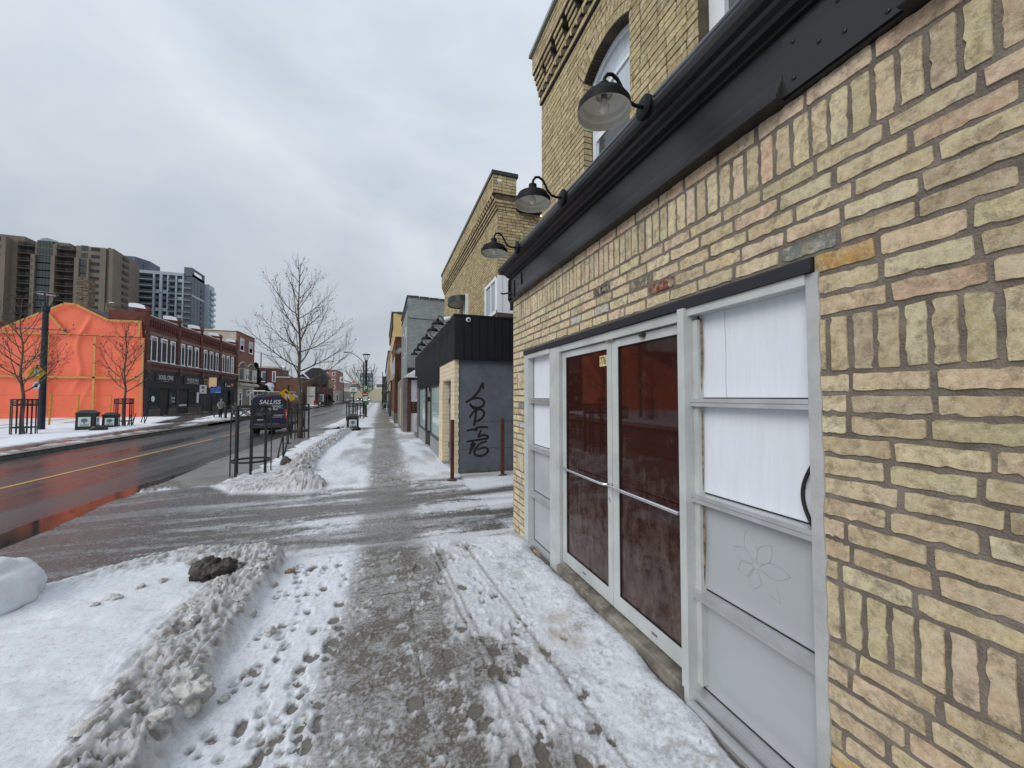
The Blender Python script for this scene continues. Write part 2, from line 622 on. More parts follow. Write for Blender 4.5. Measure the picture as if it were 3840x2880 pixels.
# pavement: a bed, and the slabs one can tell apart near the camera
X, Y = np.meshgrid(np.array([-1.05, 0, 1.0, 1.9]), np.concatenate([np.arange(-8, 9, 1.0), np.arange(9, 300, 2.0)]))
walk = tag(link('sidewalk', grid_mesh('sidewalk', X, Y, walk_z(X, Y) - 0.02, M_SLAB)), kind='structure')
slab_edges = [-1.2, 0.1, 1.28, 2.5, 3.62, 4.66]
for j in range(len(slab_edges) - 1):
    for x0, x1 in ((-1.0, 0.24), (0.252, 1.62)):
        y0, y1 = slab_edges[j] + 0.006, slab_edges[j + 1] - 0.006
        z = lambda a, b: float(walk_z(a, b))
        sb = MB()
        P = [(x0, y0), (x1, y0), (x1, y1), (x0, y1)]
        vs = [(a, b, z(a, b) - 0.05) for a, b in P] + [(a, b, z(a, b) - 0.001) for a, b in P]
        sb.add(vs, [(3, 2, 1, 0), (4, 5, 6, 7), (0, 1, 5, 4), (1, 2, 6, 5), (2, 3, 7, 6), (3, 0, 4, 7)])
        sb.build('paving_slab', M_SLAB, walk)
X, Y = np.meshgrid(np.linspace(-1.0, 1.62, 6), np.concatenate([np.arange(8.5, 30, 0.7), np.arange(30, 60, 3)]))
tag(link('sidewalk_far', grid_mesh('sidewalk_far', X, Y, walk_z(X, Y) - 0.002, M_SLAB)), kind='structure')
# bare concrete strip beside the road and its kerb stones
X, Y = np.meshgrid(np.linspace(-4.42, -1.0, 14), np.concatenate([np.arange(8.9, 14, 0.25), np.arange(14, 40, 0.8), np.arange(40, 200, 5)]))
tag(link('concrete_strip', grid_mesh('concrete_strip', X, Y, ground(X, Y) - 0.07 * sm(-3.3, -4.4, X) * sm(12.5, 9.5, Y), M_STRIP)), kind='structure')
X, Y = np.meshgrid(np.linspace(-4.5, -1.0, 8), np.linspace(-8, 4.2, 14))
tag(link('boulevard', grid_mesh('boulevard', X, Y, ground(X, Y) - 0.03, M_STRIP)), kind='structure')
M_KERB = mat('kerb_stone', (0.2, 0.195, 0.185), 0.55, (0.1, 0.098, 0.095), 3, 0.3, 60)
kerb = tag(bpy.data.objects.new('kerb', None), kind='structure'); COL.objects.link(kerb); W['kerb'] = Vector((0, 0, 0))
for y0 in list(np.arange(12.6, 26, 1.45)) + list(np.arange(26.0, 120, 8)):
    ln = 1.43 if y0 < 25.9 else 7.98
    kb = MB()
    za, zb = gz(-4.4, y0), gz(-4.4, y0 + ln)
    P = [(-4.5, y0), (-4.3, y0), (-4.3, y0 + ln), (-4.5, y0 + ln)]
    zz = [za, za, zb, zb]
    kb.add([(a, b, z - 0.16) for (a, b), z in zip(P, zz)] + [(a, b, z + 0.004) for (a, b), z in zip(P, zz)],
           [(3, 2, 1, 0), (4, 5, 6, 7), (0, 1, 5, 4), (1, 2, 6, 5), (2, 3, 7, 6), (3, 0, 4, 7)])
    kb.build('kerb_stone', M_KERB, kerb)

# ------------------------------------------------------------------ snow
def snow_mat():
    m, t, p = nodes_of('trodden_snow')
    def attr(n):
        a = t.nodes.new('ShaderNodeAttribute'); a.attribute_name = n
        return a.outputs['Fac']
    g = t.nodes.new('ShaderNodeNewGeometry')
    def noise(s, d, ro=0.6):
        n = t.nodes.new('ShaderNodeTexNoise')
        n.inputs['Scale'].default_value = s; n.inputs['Detail'].default_value = d; n.inputs['Roughness'].default_value = ro
        t.links.new(g.outputs['Position'], n.inputs['Vector'])
        return n.outputs['Fac']
    def mixc(a, b, f):
        x = t.nodes.new('ShaderNodeMix'); x.data_type = 'RGBA'
        t.links.new(f, x.inputs[0])
        for s, q in ((6, a), (7, b)):
            if isinstance(q, tuple): x.inputs[s].default_value = (*q, 1)
            else: t.links.new(q, x.inputs[s])
        return x.outputs[2]
    def math_(op, a, b):
        x = t.nodes.new('ShaderNodeMath'); x.operation = op; x.use_clamp = True
        for i, q in enumerate((a, b)):
            if isinstance(q, float): x.inputs[i].default_value = q
            else: t.links.new(q, x.inputs[i])
        return x.outputs[0]
    r = t.nodes.new('ShaderNodeMapRange')
    r.inputs['From Min'].default_value = 0.35; r.inputs['From Max'].default_value = 0.65
    r.inputs['To Min'].default_value = -0.34; r.inputs['To Max'].default_value = 0.34
    t.links.new(noise(42, 7, 0.78), r.inputs['Value'])
    x = t.nodes.new('ShaderNodeMath'); x.operation = 'ADD'; x.use_clamp = True
    t.links.new(attr('cover'), x.inputs[0]); t.links.new(r.outputs['Result'], x.inputs[1])
    bare = mixc((0.135, 0.117, 0.096), (0.07, 0.068, 0.065), attr('wet'))
    col = mixc(bare, (0.74, 0.772, 0.825), x.outputs[0])
    dn = t.nodes.new('ShaderNodeMapRange')
    dn.inputs['From Min'].default_value = 0.24; dn.inputs['From Max'].default_value = 0.52
    t.links.new(noise(14, 8, 0.8), dn.inputs['Value'])
    dirt = math_('MULTIPLY', attr('dirt'), dn.outputs['Result'])
    dirt = math_('MULTIPLY', dirt, x.outputs[0])
    col = mixc(col, (0.24, 0.218, 0.19), dirt)
    col = mixc(col, (0.36, 0.29, 0.19), attr('sand'))
    t.links.new(col, p.inputs['Base Color'])
    rr = t.nodes.new('ShaderNodeMapRange')
    rr.inputs['To Min'].default_value = 0.2; rr.inputs['To Max'].default_value = 0.75; rr.inputs['From Max'].default_value = 0.5
    t.links.new(attr('cover'), rr.inputs['Value'])
    t.links.new(rr.outputs['Result'], p.inputs['Roughness'])
    p.inputs['Specular IOR Level'].default_value = 0.35
    h = t.nodes.new('ShaderNodeMath'); h.operation = 'ADD'
    t.links.new(noise(70, 8, 0.75), h.inputs[0]); t.links.new(noise(240, 4, 0.6), h.inputs[1])
    b = t.nodes.new('ShaderNodeBump'); b.inputs['Strength'].default_value = 0.55; b.inputs['Distance'].default_value = 0.008
    t.links.new(h.outputs[0], b.inputs['Height']); t.links.new(b.outputs['Normal'], p.inputs['Normal'])
    return m
M_SNOW = snow_mat()

def stamp(d, X, Y, cx, cy, a, b, ang, depth, rim=0.0):
    """press an oval print into the snow sheet"""
    y0, y1 = np.searchsorted(Y[:, 0], [cy - 0.3, cy + 0.3])
    x0, x1 = np.searchsorted(X[0], [cx - 0.3, cx + 0.3])
    if y1 <= y0 or x1 <= x0: return
    xs, ys = X[y0:y1, x0:x1] - cx, Y[y0:y1, x0:x1] - cy
    u = xs * math.cos(ang) + ys * math.sin(ang)
    v = -xs * math.sin(ang) + ys * math.cos(ang)
    q = np.sqrt((u / a) ** 2 + (v / b) ** 2) + 0.25 * (fbm(X[y0:y1, x0:x1], Y[y0:y1, x0:x1], 22, 2, 3) - 0.5)
    d[y0:y1, x0:x1] -= depth * sm(1.12, 0.75, q) - rim * np.exp(-((q - 1.2) / 0.16) ** 2)

def near_snow():
    ysn = 0.55 * np.exp(np.arange(0, 620) * 0.0062)
    ysn = ysn[ysn < 27]
    xs = np.arange(-4.42, 1.70, 0.0115)
    X, Y = np.meshgrid(xs, ysn)
    wob = 0.16 * (fbm(X, Y, 1.3, 3, 4) - 0.5)
    wx = X + wob
    n1 = fbm(X, Y, 3.0, 5, 1)
    n2 = fbm(X, Y, 11, 4, 2, 0.6)
    n3 = fbm(X, Y, 30, 3, 7, 0.6)
    cover0 = np.ones_like(X)
    n4 = fbm(X, Y, 75, 2, 9, 0.6)
    fine = 0.5 * n2 + 0.32 * n3 + 0.18 * n4                # crumbly trodden surface
    d = 0.020 + 0.018 * (n1 - 0.45) + 0.034 * (fine - 0.5)
    film = np.ones_like(X)
    pl = np.interp(Y, [0, 2.5, 4.7, 8, 30], [-0.36, -0.34, -0.24, -0.26, -0.40])
    pr = np.interp(Y, [0, 1.9, 2.6, 3.2, 4.2, 6, 30], [0.48, 0.52, 0.47, 0.44, 0.40, 0.45, 0.75])
    jag = 0.22 * (fine - 0.5) + 0.10 * (n1 - 0.5)
    inp = sm(pl - 0.10, pl + 0.12, X + jag) * sm(pr + 0.24, pr - 0.10, X + jag)
    edge = np.exp(-((X - pl) / 0.16) ** 2) + 0.9 * np.exp(-((X - pr) / 0.22) ** 2) + 0.35 * np.exp(-((X - 0.06 - 0.03 * np.sin(Y * 2)) / 0.07) ** 2) * sm(3.2, 2.0, Y)
    dens = np.clip(0.02 + 0.30 * fbm(X, Y * 0.6, 1.7, 3, 19) + 0.30 * edge, 0, 0.6)
    crumbs = np.clip(fine - (0.66 - 0.30 * dens), 0, 0.2)
    d = d * (1 - inp) + inp * (0.0025 + 0.004 * (fine - 0.5) + 0.12 * crumbs)
    crust = np.clip(-0.01 + 1.5 * (fbm(X, Y, 8, 5, 29, 0.7) - 0.42) + 0.9 * (fbm(X * 1.3, Y * 0.5, 2.0, 3, 30) - 0.45), 0, 0.28) + 6.5 * crumbs
    film = film * (1 - inp) + inp * np.clip(crust, 0, 0.95)
    joints = np.exp(-((X - 0.246 + 0.004 * np.sin(Y * 9)) / 0.006) ** 2)
    for yj in (1.28, 2.5, 3.62, 4.66):
        joints = np.maximum(joints, np.exp(-((Y - yj - 0.03 * X) / 0.006) ** 2))
    film *= 1 - joints * inp * sm(0.45, 0.55, fbm(X, Y, 2.5, 3, 34))
    d -= joints * inp * 0.004
    # half-melted grey slush to the right of the path, pushed about by feet
    sl_ = sm(pr - 0.12, pr + 0.10, X + jag) * sm(1.22, 0.80, X + 0.25 * (n1 - 0.5)) * sm(5.2, 4.3, Y)
    melt = fbm(X * 1.2, Y * 0.8, 2.4, 4, 12, 0.55)
    rim_ = np.exp(-((melt - 0.50) / 0.030) ** 2)
    d -= sl_ * (0.012 * sm(0.44, 0.56, melt)) - sl_ * 0.012 * rim_
    d = np.where(sl_ > 0.3, np.maximum(d, 0.002), d)
    film *= 1 - sl_ * np.clip(0.66 * sm(0.47, 0.60, melt) + 0.08 - 2.6 * np.clip(fine - 0.57, 0, 1), 0, 0.85)
    # thin dusting towards the wall, bare wet margin at its foot
    dust = sm(0.95, 1.2, X) * sm(4.8, 4.2, Y)
    d -= dust * 0.004
    film *= 1 - dust * np.clip(1.5 * (fbm(X, Y, 5, 4, 14, 0.7) - 0.46), 0, 0.5)
    foot = sm(1.545, 1.70, X + 0.16 * (n1 - 0.5) + 0.10 * (fine - 0.5) + 0.05 * sm(2.6, 1.4, Y))
    d -= 0.034 * foot * sm(4.6, 4.0, Y)
    heap = 0.045 * sm(1.15, 1.60, X + 0.1 * (n1 - 0.5)) * sm(3.9, 3.2, Y)
    film *= 1 - 0.5 * foot
    # prints
    R = random.Random(5)
    def prints(n, xs_, a_, b_, dep, rim, sp):
        for _ in range(n):
            y = 1.25 * math.exp(R.random() * 1.36)
            if y > 4.75: continue
            x, an = xs_(), R.uniform(-sp, sp)
            f_ = R.uniform(0.75, 1.1)
            stamp(d, X, Y, x, y, R.uniform(*a_) * f_, R.uniform(*b_) * f_ * 0.62, an, R.uniform(*dep), rim)
            if R.random() < 0.7: stamp(d, X, Y, x - 0.11 * f_ * math.sin(an), y + 0.11 * f_ * math.cos(an) * -1, a_[0] * 0.85 * f_, a_[0] * 0.9 * f_, an, R.uniform(*dep), rim)
    prints(150, lambda: R.uniform(-0.84, -0.28), (0.030, 0.044), (0.07, 0.11), (0.010, 0.022), 0.003, 0.5)
    prints(90, lambda: R.gauss(0.82, 0.22), (0.034, 0.048), (0.09, 0.13), (0.006, 0.018), 0.005, 0.6)
    prints(14, lambda: R.uniform(1.1, 1.5), (0.034, 0.045), (0.09, 0.12), (0.003, 0.007), 0.002, 1.2)
    prints(16, lambda: R.uniform(-0.15, 0.35), (0.04, 0.05), (0.10, 0.13), (-0.004, -0.002), 0.008, 0.3)
    for x0, k in ((0.60, 0.05), (1.00, 0.06), (0.66, 0.05)):    # wheels of a hand cart
        line = x0 + k * (3.5 - Y)
        d -= 0.010 * np.exp(-((X - line) / 0.016) ** 2) * sm(5, 4, Y)
        film *= 1 - 0.45 * np.exp(-((X - line) / 0.02) ** 2) * sm(5, 4, Y)
    # driveway apron
    far_b = np.interp(X, [-4.4, -3.2, -2.6, -1.4, -0.6, 1.7], [9.4, 9.2, 8.4, 8.2, 8.35, 8.5])
    near_b = np.interp(X, [-4.4, -3.6, -2.8, -2.3, -1.85, -1.3, -1.0, 1.7], [3.0, 3.5, 4.3, 4.72, 5.05, 5.0, 4.78, 4.72])
    drv = sm(near_b - 0.05, near_b + 0.22, Y + wob) * sm(far_b + 0.1, far_b - 0.15, Y + wob)
    q = Y - 0.10 * X                                     # tyre lanes sweep slightly
    lane = np.exp(-((q - 5.55) / 0.23) ** 2) + np.exp(-((q - 7.05) / 0.20) ** 2) + 0.7 * np.exp(-((q - 7.75) / 0.12) ** 2)
    streak = fbm(X * 0.30, Y * 2.6, 1.6, 5, 21, 0.6)
    dd = 0.019 * sm(-2.9, -0.7, X) - 0.013 + 0.046 * (streak - 0.5) + 0.020 * (fine - 0.5) - 0.030 * lane
    wet = np.clip(0.20 + 1.9 * (streak - 0.5) + 1.1 * (fine - 0.5) - 0.25 * lane, 0.0, 0.55)
    dd = np.maximum(dd, 0.0015)
    dd -= 0.010 * inp * sm(4.6, 5.2, Y)
    dd = np.maximum(dd, 0.0012)
    dd += 0.012 * np.exp(-((q - 6.35) / 0.22) ** 2) * sm(-1.6, -0.3, X)
    tread = 0.5 + 0.5 * np.sin(X * 95 + Y * 20)
    for q0 in (5.20, 5.95, 6.72):
        dd += 0.013 * np.exp(-((q - q0 - 0.10 * np.sin(X * 0.8 + q0)) / 0.024) ** 2) * (0.35 + 0.65 * tread) * sm(-3.6, -2.4, X) * sm(0.42, 0.6, fbm(X * 0.6, Y, 1.2, 2, 23))
    d = d * (1 - drv) + drv * dd
    white = sm(0.004, 0.016, dd)
    fdrv = np.clip(wet * (0.35 + 0.65 * sm(-3.6, -1.8, X)) + 0.75 * white, 0, 0.92)
    fdrv = fdrv * (1 - 0.55 * inp)
    film = film * (1 - drv) + drv * fdrv
    # near bank: clean drift with a dirty ploughed ridge along the pavement
    bank = sm(-0.90, -1.02, X + 0.06 * (n2 - 0.5)) * sm(near_b + 0.18, near_b - 0.2, Y + 0.10 * (n2 - 0.5))
    clod = np.abs(2 * fbm(X, Y, 5.5, 4, 31, 0.55) - 1)
    clod2 = np.abs(2 * fbm(X, Y, 15, 3, 33, 0.6) - 1)
    clod3 = np.abs(2 * fbm(X, Y, 34, 3, 35, 0.6) - 1)
    rid = np.exp(-((X + 1.15 + 0.05 * np.sin(Y * 2.3)) / 0.23) ** 2) + 0.75 * np.exp(-((Y - near_b + 0.30) / 0.26) ** 2) * sm(-3.2, -1.6, X)
    rid = np.clip(rid, 0, 1.1)
    drift = 0.12 + 0.07 * sm(-1.0, -2.2, X) + 0.06 * (fbm(X, Y, 0.9, 4, 8) - 0.5) + 0.012 * (n2 - 0.5) + 0.003 * (fine - 0.5)
    dents = 0.10 * np.clip(0.40 - fbm(X * 1.0, Y * 2.4, 2.6, 3, 17), 0, 1) + 0.05 * np.clip(fbm(X * 1.6 + Y, Y * 3.2, 2.2, 3, 18) - 0.64, 0, 1)
    bh = drift - dents + rid * (0.012 + 0.075 * (0.40 - clod) + 0.10 * (0.38 - clod2) + 0.075 * (0.4 - clod3) + 0.075 * (fine - 0.5))
    d = d * (1 - bank) + bank * bh
    # far bank beyond the driveway
    rx = np.interp(Y, [8.5, 9.5, 12, 15, 18.4, 21.7, 27], [-1.35, -1.78, -2.0, -2.1, -2.0, -1.95, -1.9])
    lx = np.interp(Y, [8.5, 9.0, 10, 13, 17, 23, 27], [-2.9, -3.3, -3.05, -3.0, -3.2, -3.0, -3.2])
    fb = sm(far_b - 0.1, far_b + 0.25, Y + 0.25 * (n1 - 0.5)) * sm(rx + 0.38, rx + 0.28, X + 0.1 * (n1 - 0.5))
    bare = sm(lx - 0.05, lx + 0.3, X + 0.5 * (n1 - 0.5))
    r2 = np.exp(-((X - rx) / 0.30) ** 2)
    fh = (0.05 + 0.03 * (n1 - 0.5) + 0.04 * (n2 - 0.5)) * bare - 0.02 * (1 - bare) + r2 * (0.09 + 0.24 * (0.40 - clod) + 0.14 * (0.36 - clod2)) + 0.05 * (0.4 - clod2) * sm(10.5, 9, Y)
    d = d * (1 - fb) + fb * fh
    past = sm(far_b, far_b + 0.2, Y) * sm(-1.35, -1.1, X)
    d = np.where(past > 0.5, np.maximum(d, 0.002) + 0.004, d)
    film *= 1 - past * np.clip(0.15 + 1.6 * (fbm(X * 1.3, Y * 0.45, 1.6, 4, 28) - 0.45), 0, 0.6)
    dirt = np.clip(bank * (rid * 1.7 * sm(0.10, 0.45, rid) + 0.05) + fb * (r2 * 1.3 + 0.22 + 0.6 * sm(10.8, 8.8, Y) + 1.1 * sm(0.52, 0.60, fbm(X, Y, 1.8, 5, 37, 0.6)) * sm(13, 9.5, Y)) + 0.45 * inp + 0.30 * sl_ + 0.35 * drv, 0, 1)
    dirt *= np.clip(0.45 + 0.9 * sm(0.2, 0.6, clod2 + 0.4 * (n1 - 0.3)), 0, 1)
    sand = np.zeros_like(X)
    for cx, cy, a, b in ((1.32, 2.75, 0.14, 0.12), (1.22, 2.58, 0.10, 0.09), (1.30, 2.48, 0.10, 0.11), (1.05, 2.45, 0.06, 0.09)):
        sand = np.maximum(sand, np.exp(-((X - cx) / a) ** 2 - ((Y - cy) / b) ** 2) * (0.3 + n2))
    sand = np.clip(sand * 0.85 - 0.12, 0, 0.65)
    cover = np.where(film < 0.97, sm(-0.002, 0.002, d) * film, sm(-0.003, 0.014, d))
    cover = np.where(bank + fb > 0.4, sm(-0.003, 0.016, d), cover)
    z = walk_z(X, Y)
    z = np.where(bank + fb > 0.5, ground(X, Y), z)
    Z = z + np.where(d < 0, d * 2.5, d) + heap
    return X, Y, Z, dict(cover=cover, dirt=dirt, sand=sand, wet=np.clip(drv * (1 - 0.5 * inp) * (0.65 + 0.5 * sm(-1.5, -3.5, X)), 0, 1))
tag(link('snow_alley', grid_mesh('snow_alley', ALLEY[0], ALLEY[1], walk_z(ALLEY[0], ALLEY[1]) + ALLEY[2], M_SNOW, dict(cover=ALLEY[3], dirt=0 * ALLEY[0], sand=0 * ALLEY[0], wet=0 * ALLEY[0] + 0.8))), 'trodden snow with tyre tracks in the alley between the brick shop and the graffiti wall', kind='stuff')
X, Y, Z, A = near_snow()
tag(link('snow', grid_mesh('snow', X, Y, Z, M_SNOW, A)), 'trodden snow and ploughed dirty banks along the pavement', kind='stuff')
SNOW_Z = (X[0].copy(), Y[:, 0].copy(), Z.copy())
def snow_z(x, y):
    i = min(max(np.searchsorted(SNOW_Z[0], x), 0), len(SNOW_Z[0]) - 1)
    j = min(max(np.searchsorted(SNOW_Z[1], y), 0), len(SNOW_Z[1]) - 1)
    return float(SNOW_Z[2][j, i])

# snow right of the road further away
Yv = np.arange(26.5, 120, 0.35)
X, Y = np.meshgrid(np.arange(-4.3, 1.4, 0.1), Yv)
n1 = fbm(X, Y, 1.1, 5, 41)
clod = np.abs(2 * fbm(X, Y, 4, 3, 43) - 1)
path = np.exp(-((X - 0.15) / 0.8) ** 2) * (0.6 + 0.8 * fbm(X * 0.7, Y, 0.3, 3, 44))
rdg = np.exp(-((X + 2.4) / 0.5) ** 2)
d = 0.035 + 0.06 * (n1 - 0.5) - 0.06 * path + rdg * 0.25 * (0.45 - clod) - 0.05 * sm(-3.3, -3.9, X)
tag(link('snow_far', grid_mesh('snow_far', X, Y, ground(X, Y) + d, M_SNOW, dict(cover=sm(-0.01, 0.03, d), dirt=np.clip(rdg * 0.6 + 0.2 * path, 0, 1), sand=0 * X))),
    'patchy snow along the pavement further down the street', kind='stuff')

# far side of the road: kerb, wet brick strip, snow
M_FARWALK = wet_mat('wet_far_pavement', (0.06, 0.05, 0.045), (0.13, 0.115, 0.105), 0.15, 0.4, (1, 0.2, 1), 0.2, 80)
X, Y = np.meshgrid(np.array([-19.2, -16, -13, -11.2, -10.3]), np.concatenate([np.arange(-20, 70, 3.0), np.arange(70, 300, 15)]))
tag(link('sidewalk_opposite', grid_mesh('sidewalk_opposite', X, Y, 0 * X + 0.045 - 0.03 * (X > -10.5), M_FARWALK)), kind='structure')
kb = MB()
kb.box(-10.48, -10.3, -20, 29, -0.25, 0.05)
kb.box(-11.4, -11.2, 29, 200, -0.6, 0.05)
struct('kerb_opposite', kb, M_KERB)
X, Y = np.meshgrid(np.arange(-19.0, -10.2, 0.085), np.concatenate([np.arange(8, 34, 0.11), np.arange(34, 62, 0.22)]))
n1 = fbm(X, Y, 0.9, 5, 51)
n2 = fbm(X, Y, 4, 4, 52)
edge = np.interp(Y, [8, 14, 22, 30, 36, 48, 62], [-11.7, -11.75, -12.0, -12.6, -13.2, -13.0, -13.5])
d = np.where(X < edge, 0.045, -0.03) + 0.11 * (n1 - 0.45) + 0.05 * (n2 - 0.5)
d = d * sm(-10.25, -10.5, X) + 0.0
slushstrip = np.exp(-((X + 10.75 + 0.02 * (Y - 14)) / 0.24) ** 2)
d += slushstrip * (0.03 + 0.10 * (n2 - 0.45))
lane = np.exp(-((X - np.interp(Y, [26, 33, 42, 55], [-12.2, -13.6, -15.6, -16.6])) / 0.8) ** 2) * sm(28, 33, Y)
d -= 0.14 * lane
front = np.exp(-((X + 17.6) / 1.0) ** 2) * sm(39, 41, Y)
d -= 0.10 * front
mound = np.exp(-((X + 11.9) / 0.6) ** 2) * sm(29, 34, Y)
d += mound * (0.12 + 0.25 * (n2 - 0.4))
pt = np.where(X < -16.4, 0.5 * np.clip(n1 - 0.52, 0, 1), 0)
dirt = np.clip(0.6 * slushstrip + 0.35 * mound + 0.25 * lane + pt, 0, 1)
tag(link('snow_opposite', grid_mesh('snow_opposite', X, Y, 0.045 + np.where(d < 0, d * 0.8, d), M_SNOW, dict(cover=sm(-0.005, 0.03, d) * (1 - 0.45 * slushstrip), dirt=dirt, sand=0 * X))),
    'snow lying along the opposite pavement', kind='stuff')
X, Y = np.meshgrid(np.arange(-34, -18.9, 0.5), np.arange(14, 41.0, 0.5))
d = 0.06 + 0.10 * (fbm(X, Y, 0.7, 4, 61) - 0.5)
tag(link('snow_lot', grid_mesh('snow_lot', X, Y, 0.04 + d, M_SNOW, dict(cover=0 * X + 1, dirt=0.15 + 0 * X, sand=0 * X))),
    'snow covering the vacant lot behind the yellow fence', kind='stuff')
X, Y = np.meshgrid(np.arange(-19, -11.3, 0.3), np.arange(61.5, 150, 0.8))
d = 0.05 + 0.25 * (fbm(X, Y, 0.5, 4, 71) - 0.5)
tag(link('snow_distant', grid_mesh('snow_distant', X, Y, 0.045 + d, M_SNOW, dict(cover=sm(-0.02, 0.04, d), dirt=0.2 + 0 * X, sand=0 * X))),
    'snow heaped along the opposite side further down the street', kind='stuff')
# ------------------------------------------------------------------ corner shop in reclaimed yellow brick
M_BRICK = brick_mat('brick_single', True)
M_BRICKS = brick_mat('brick_joined', False)
M_MORTAR = mat('grey_mortar', s2l(136, 127, 116), 0.92, s2l(104, 96, 87), 9, 0.9, 120)
M_MORTAR_D = mat('dark_mortar', s2l(98, 87, 70), 0.92, s2l(66, 57, 46), 6, 0.6, 90)
TONES = [s2l(*c) for c in ((226, 206, 172), (220, 199, 163), (232, 214, 181), (216, 199, 163), (222, 206, 170), (208, 189, 159), (227, 203, 172), (220, 205, 170), (200, 183, 156), (233, 211, 179))]
PINK = [s2l(230, 202, 176), s2l(226, 196, 168), s2l(230, 208, 184)]
GREEN = [s2l(218, 206, 166), s2l(210, 198, 158), s2l(224, 213, 178)]
AMBER = s2l(214, 182, 132)
def tone(zn=0.0):
    r = rnd.random()
    c = rnd.choice(PINK) if r < 0.12 else rnd.choice(GREEN) if r < 0.26 else AMBER if r < 0.272 else rnd.choice(TONES)
    k = rnd.uniform(0.84, 1.08)
    return tuple(min(0.8, x * k) for x in c)

def brick_shapes(n, L0, H0, dep, amp, pts):
    """worn brick blocks: irregular outline, rounded arris, slightly uneven face"""
    out = []
    for s in range(n):
        R = random.Random(100 + s)
        a, b = L0 / 2, H0 / 2
        r = min(b * 0.5, 0.006)
        base = []
        top_n, side_n = pts
        for k in range(top_n): base.append((-a + r + (2 * a - 2 * r) * k / (top_n - 1), b))
        for k in range(side_n): base.append((a, b - r - (2 * b - 2 * r) * k / max(1, side_n - 1)))
        for k in range(top_n): base.append((a - r - (2 * a - 2 * r) * k / (top_n - 1), -b))
        for k in range(side_n): base.append((-a, -b + r + (2 * b - 2 * r) * k / max(1, side_n - 1)))
        ring, inner = [], []
        for (u, v) in base:
            du, dv = R.uniform(-amp, amp), R.uniform(-amp, amp)
            if R.random() < 0.08:
                du, dv = du - math.copysign(amp * 1.6, u), dv - math.copysign(amp * 1.6, v)
            ring.append((u + du, v + dv))
            sc_u, sc_v = (a - 0.0022) / a, (b - 0.0022) / b
            inner.append(((u + du) * sc_u, (v + dv) * sc_v, R.uniform(-0.0012, 0.0012)))
        n_ = len(ring)
        V = [(u, v, -dep) for u, v in ring] + [(u, v, w) for u, v, w in inner]
        F = []
        for i in range(n_):
            j = (i + 1) % n_
            F.append((i, j, n_ + j, n_ + i))
        F.append(tuple(range(n_, 2 * n_)))
        out.append((V, F))
    return out

def frame(n):
    """face axes for an outward normal: u along the wall, v up"""
    n = Vector(n).normalized()
    u = Vector((0, 0, 1)).cross(n).normalized()
    return u, Vector((0, 0, 1)), n

CAMP = Vector((0, 0, 1.73))
def lay_bricks(parent, bricks, shapes, limit, mat_one, mat_many, stuff_name='brick_courses'):
    """bricks: dict(c,u,v,n,l,h,col,soldier). The ones that show largest are parts of their own, the rest one joined part"""
    def size(b):
        c = Vector(b['c']); d = c - CAMP
        f = max(0.02, abs(d.normalized().dot(Vector(b['n']))))
        return b['l'] * b['h'] * f / d.length_squared if d.y > -0.2 else 0
    order = sorted(bricks, key=size, reverse=True)
    cache = {}
    jb = MB()
    base = base_of(parent)
    for i, b in enumerate(order):
        S, L0, H0 = shapes
        k = rnd.randrange(len(S))
        V, F = S[k]
        u, v, n = Vector(b['u']), Vector(b['v']), Vector(b['n'])
        bl, bh = b['l'], b['h']
        if bh > bl * 1.2: u, v, bl, bh = v, -u, bh, bl
        if rnd.random() < 0.5: u, v = -u, -v
        su, sv = bl / L0, bh / H0
        if i < limit:
            if k not in cache:
                m = MB(); m.add(V, F)
                cache[k] = m.mesh('brick', mat_one, False)
            o = link('brick', cache[k], parent)
            M = Matrix((u, v, n)).transposed().to_4x4()
            o.matrix_local = Matrix.Translation(Vector(b['c']) - base) @ M @ Matrix.Diagonal((su, sv, 1, 1))
            o.color = (*b['col'], 1)
            if b.get('label'): o['label'] = b['label']
        else:
            P = [Vector(b['c']) + u * (x * su) + v * (y * sv) + n * z for x, y, z in V]
            jb.add(P, F, 0, b['col'])
    if jb.v:
        o = jb.build(stuff_name, mat_many, parent, fix=False)
        o['kind'] = 'stuff'
        return o

def courses(bricks, spans, z0, z1, pos, n, along, ln=0.215, joint=0.015, soldier=False, jit=0.0035, bed=0.0155, col=tone, sw=0.0605):
    """one course between z0 and z1 over the given spans of the axis 'along' (0 = x, 1 = y)"""
    u, v, nn = frame(n)
    for (a, b) in spans:
        if b - a < 0.02: continue
        p = a + (rnd.uniform(0, 0.11) if not soldier and rnd.random() < 0.5 else 0) * 0
        first = True
        while p < b - 0.012:
            l = (sw + rnd.uniform(-0.004, 0.004)) if soldier else ln + rnd.uniform(-0.012, 0.012)
            if not soldier and first and rnd.random() < 0.5: l *= 0.48
            first = False
            e = min(p + l, b)
            if b - e < 0.04 and not soldier: e = b
            cc = (p + e) / 2
            zc = (z0 + z1) / 2 + rnd.uniform(-jit, jit) * 0.5
            c = [0, 0, zc]
            c[along] = cc
            c[1 - along] = pos
            c = Vector(c) + nn * rnd.uniform(-0.002, 0.0025)
            hgt = (z1 - z0) - bed + rnd.uniform(-jit, jit) * 0.6
            bricks.append(dict(c=c, u=u, v=v, n=nn, l=e - p - 0.001 if False else e - p, h=hgt, col=col()))
            p = e + joint + rnd.uniform(-0.003, 0.003)

shop = thing('brick_shop', 'yellow brick corner shop with aluminium double doors and black cornice at the right', 'building', (1.68, 4.9, 0))
XF = 1.68
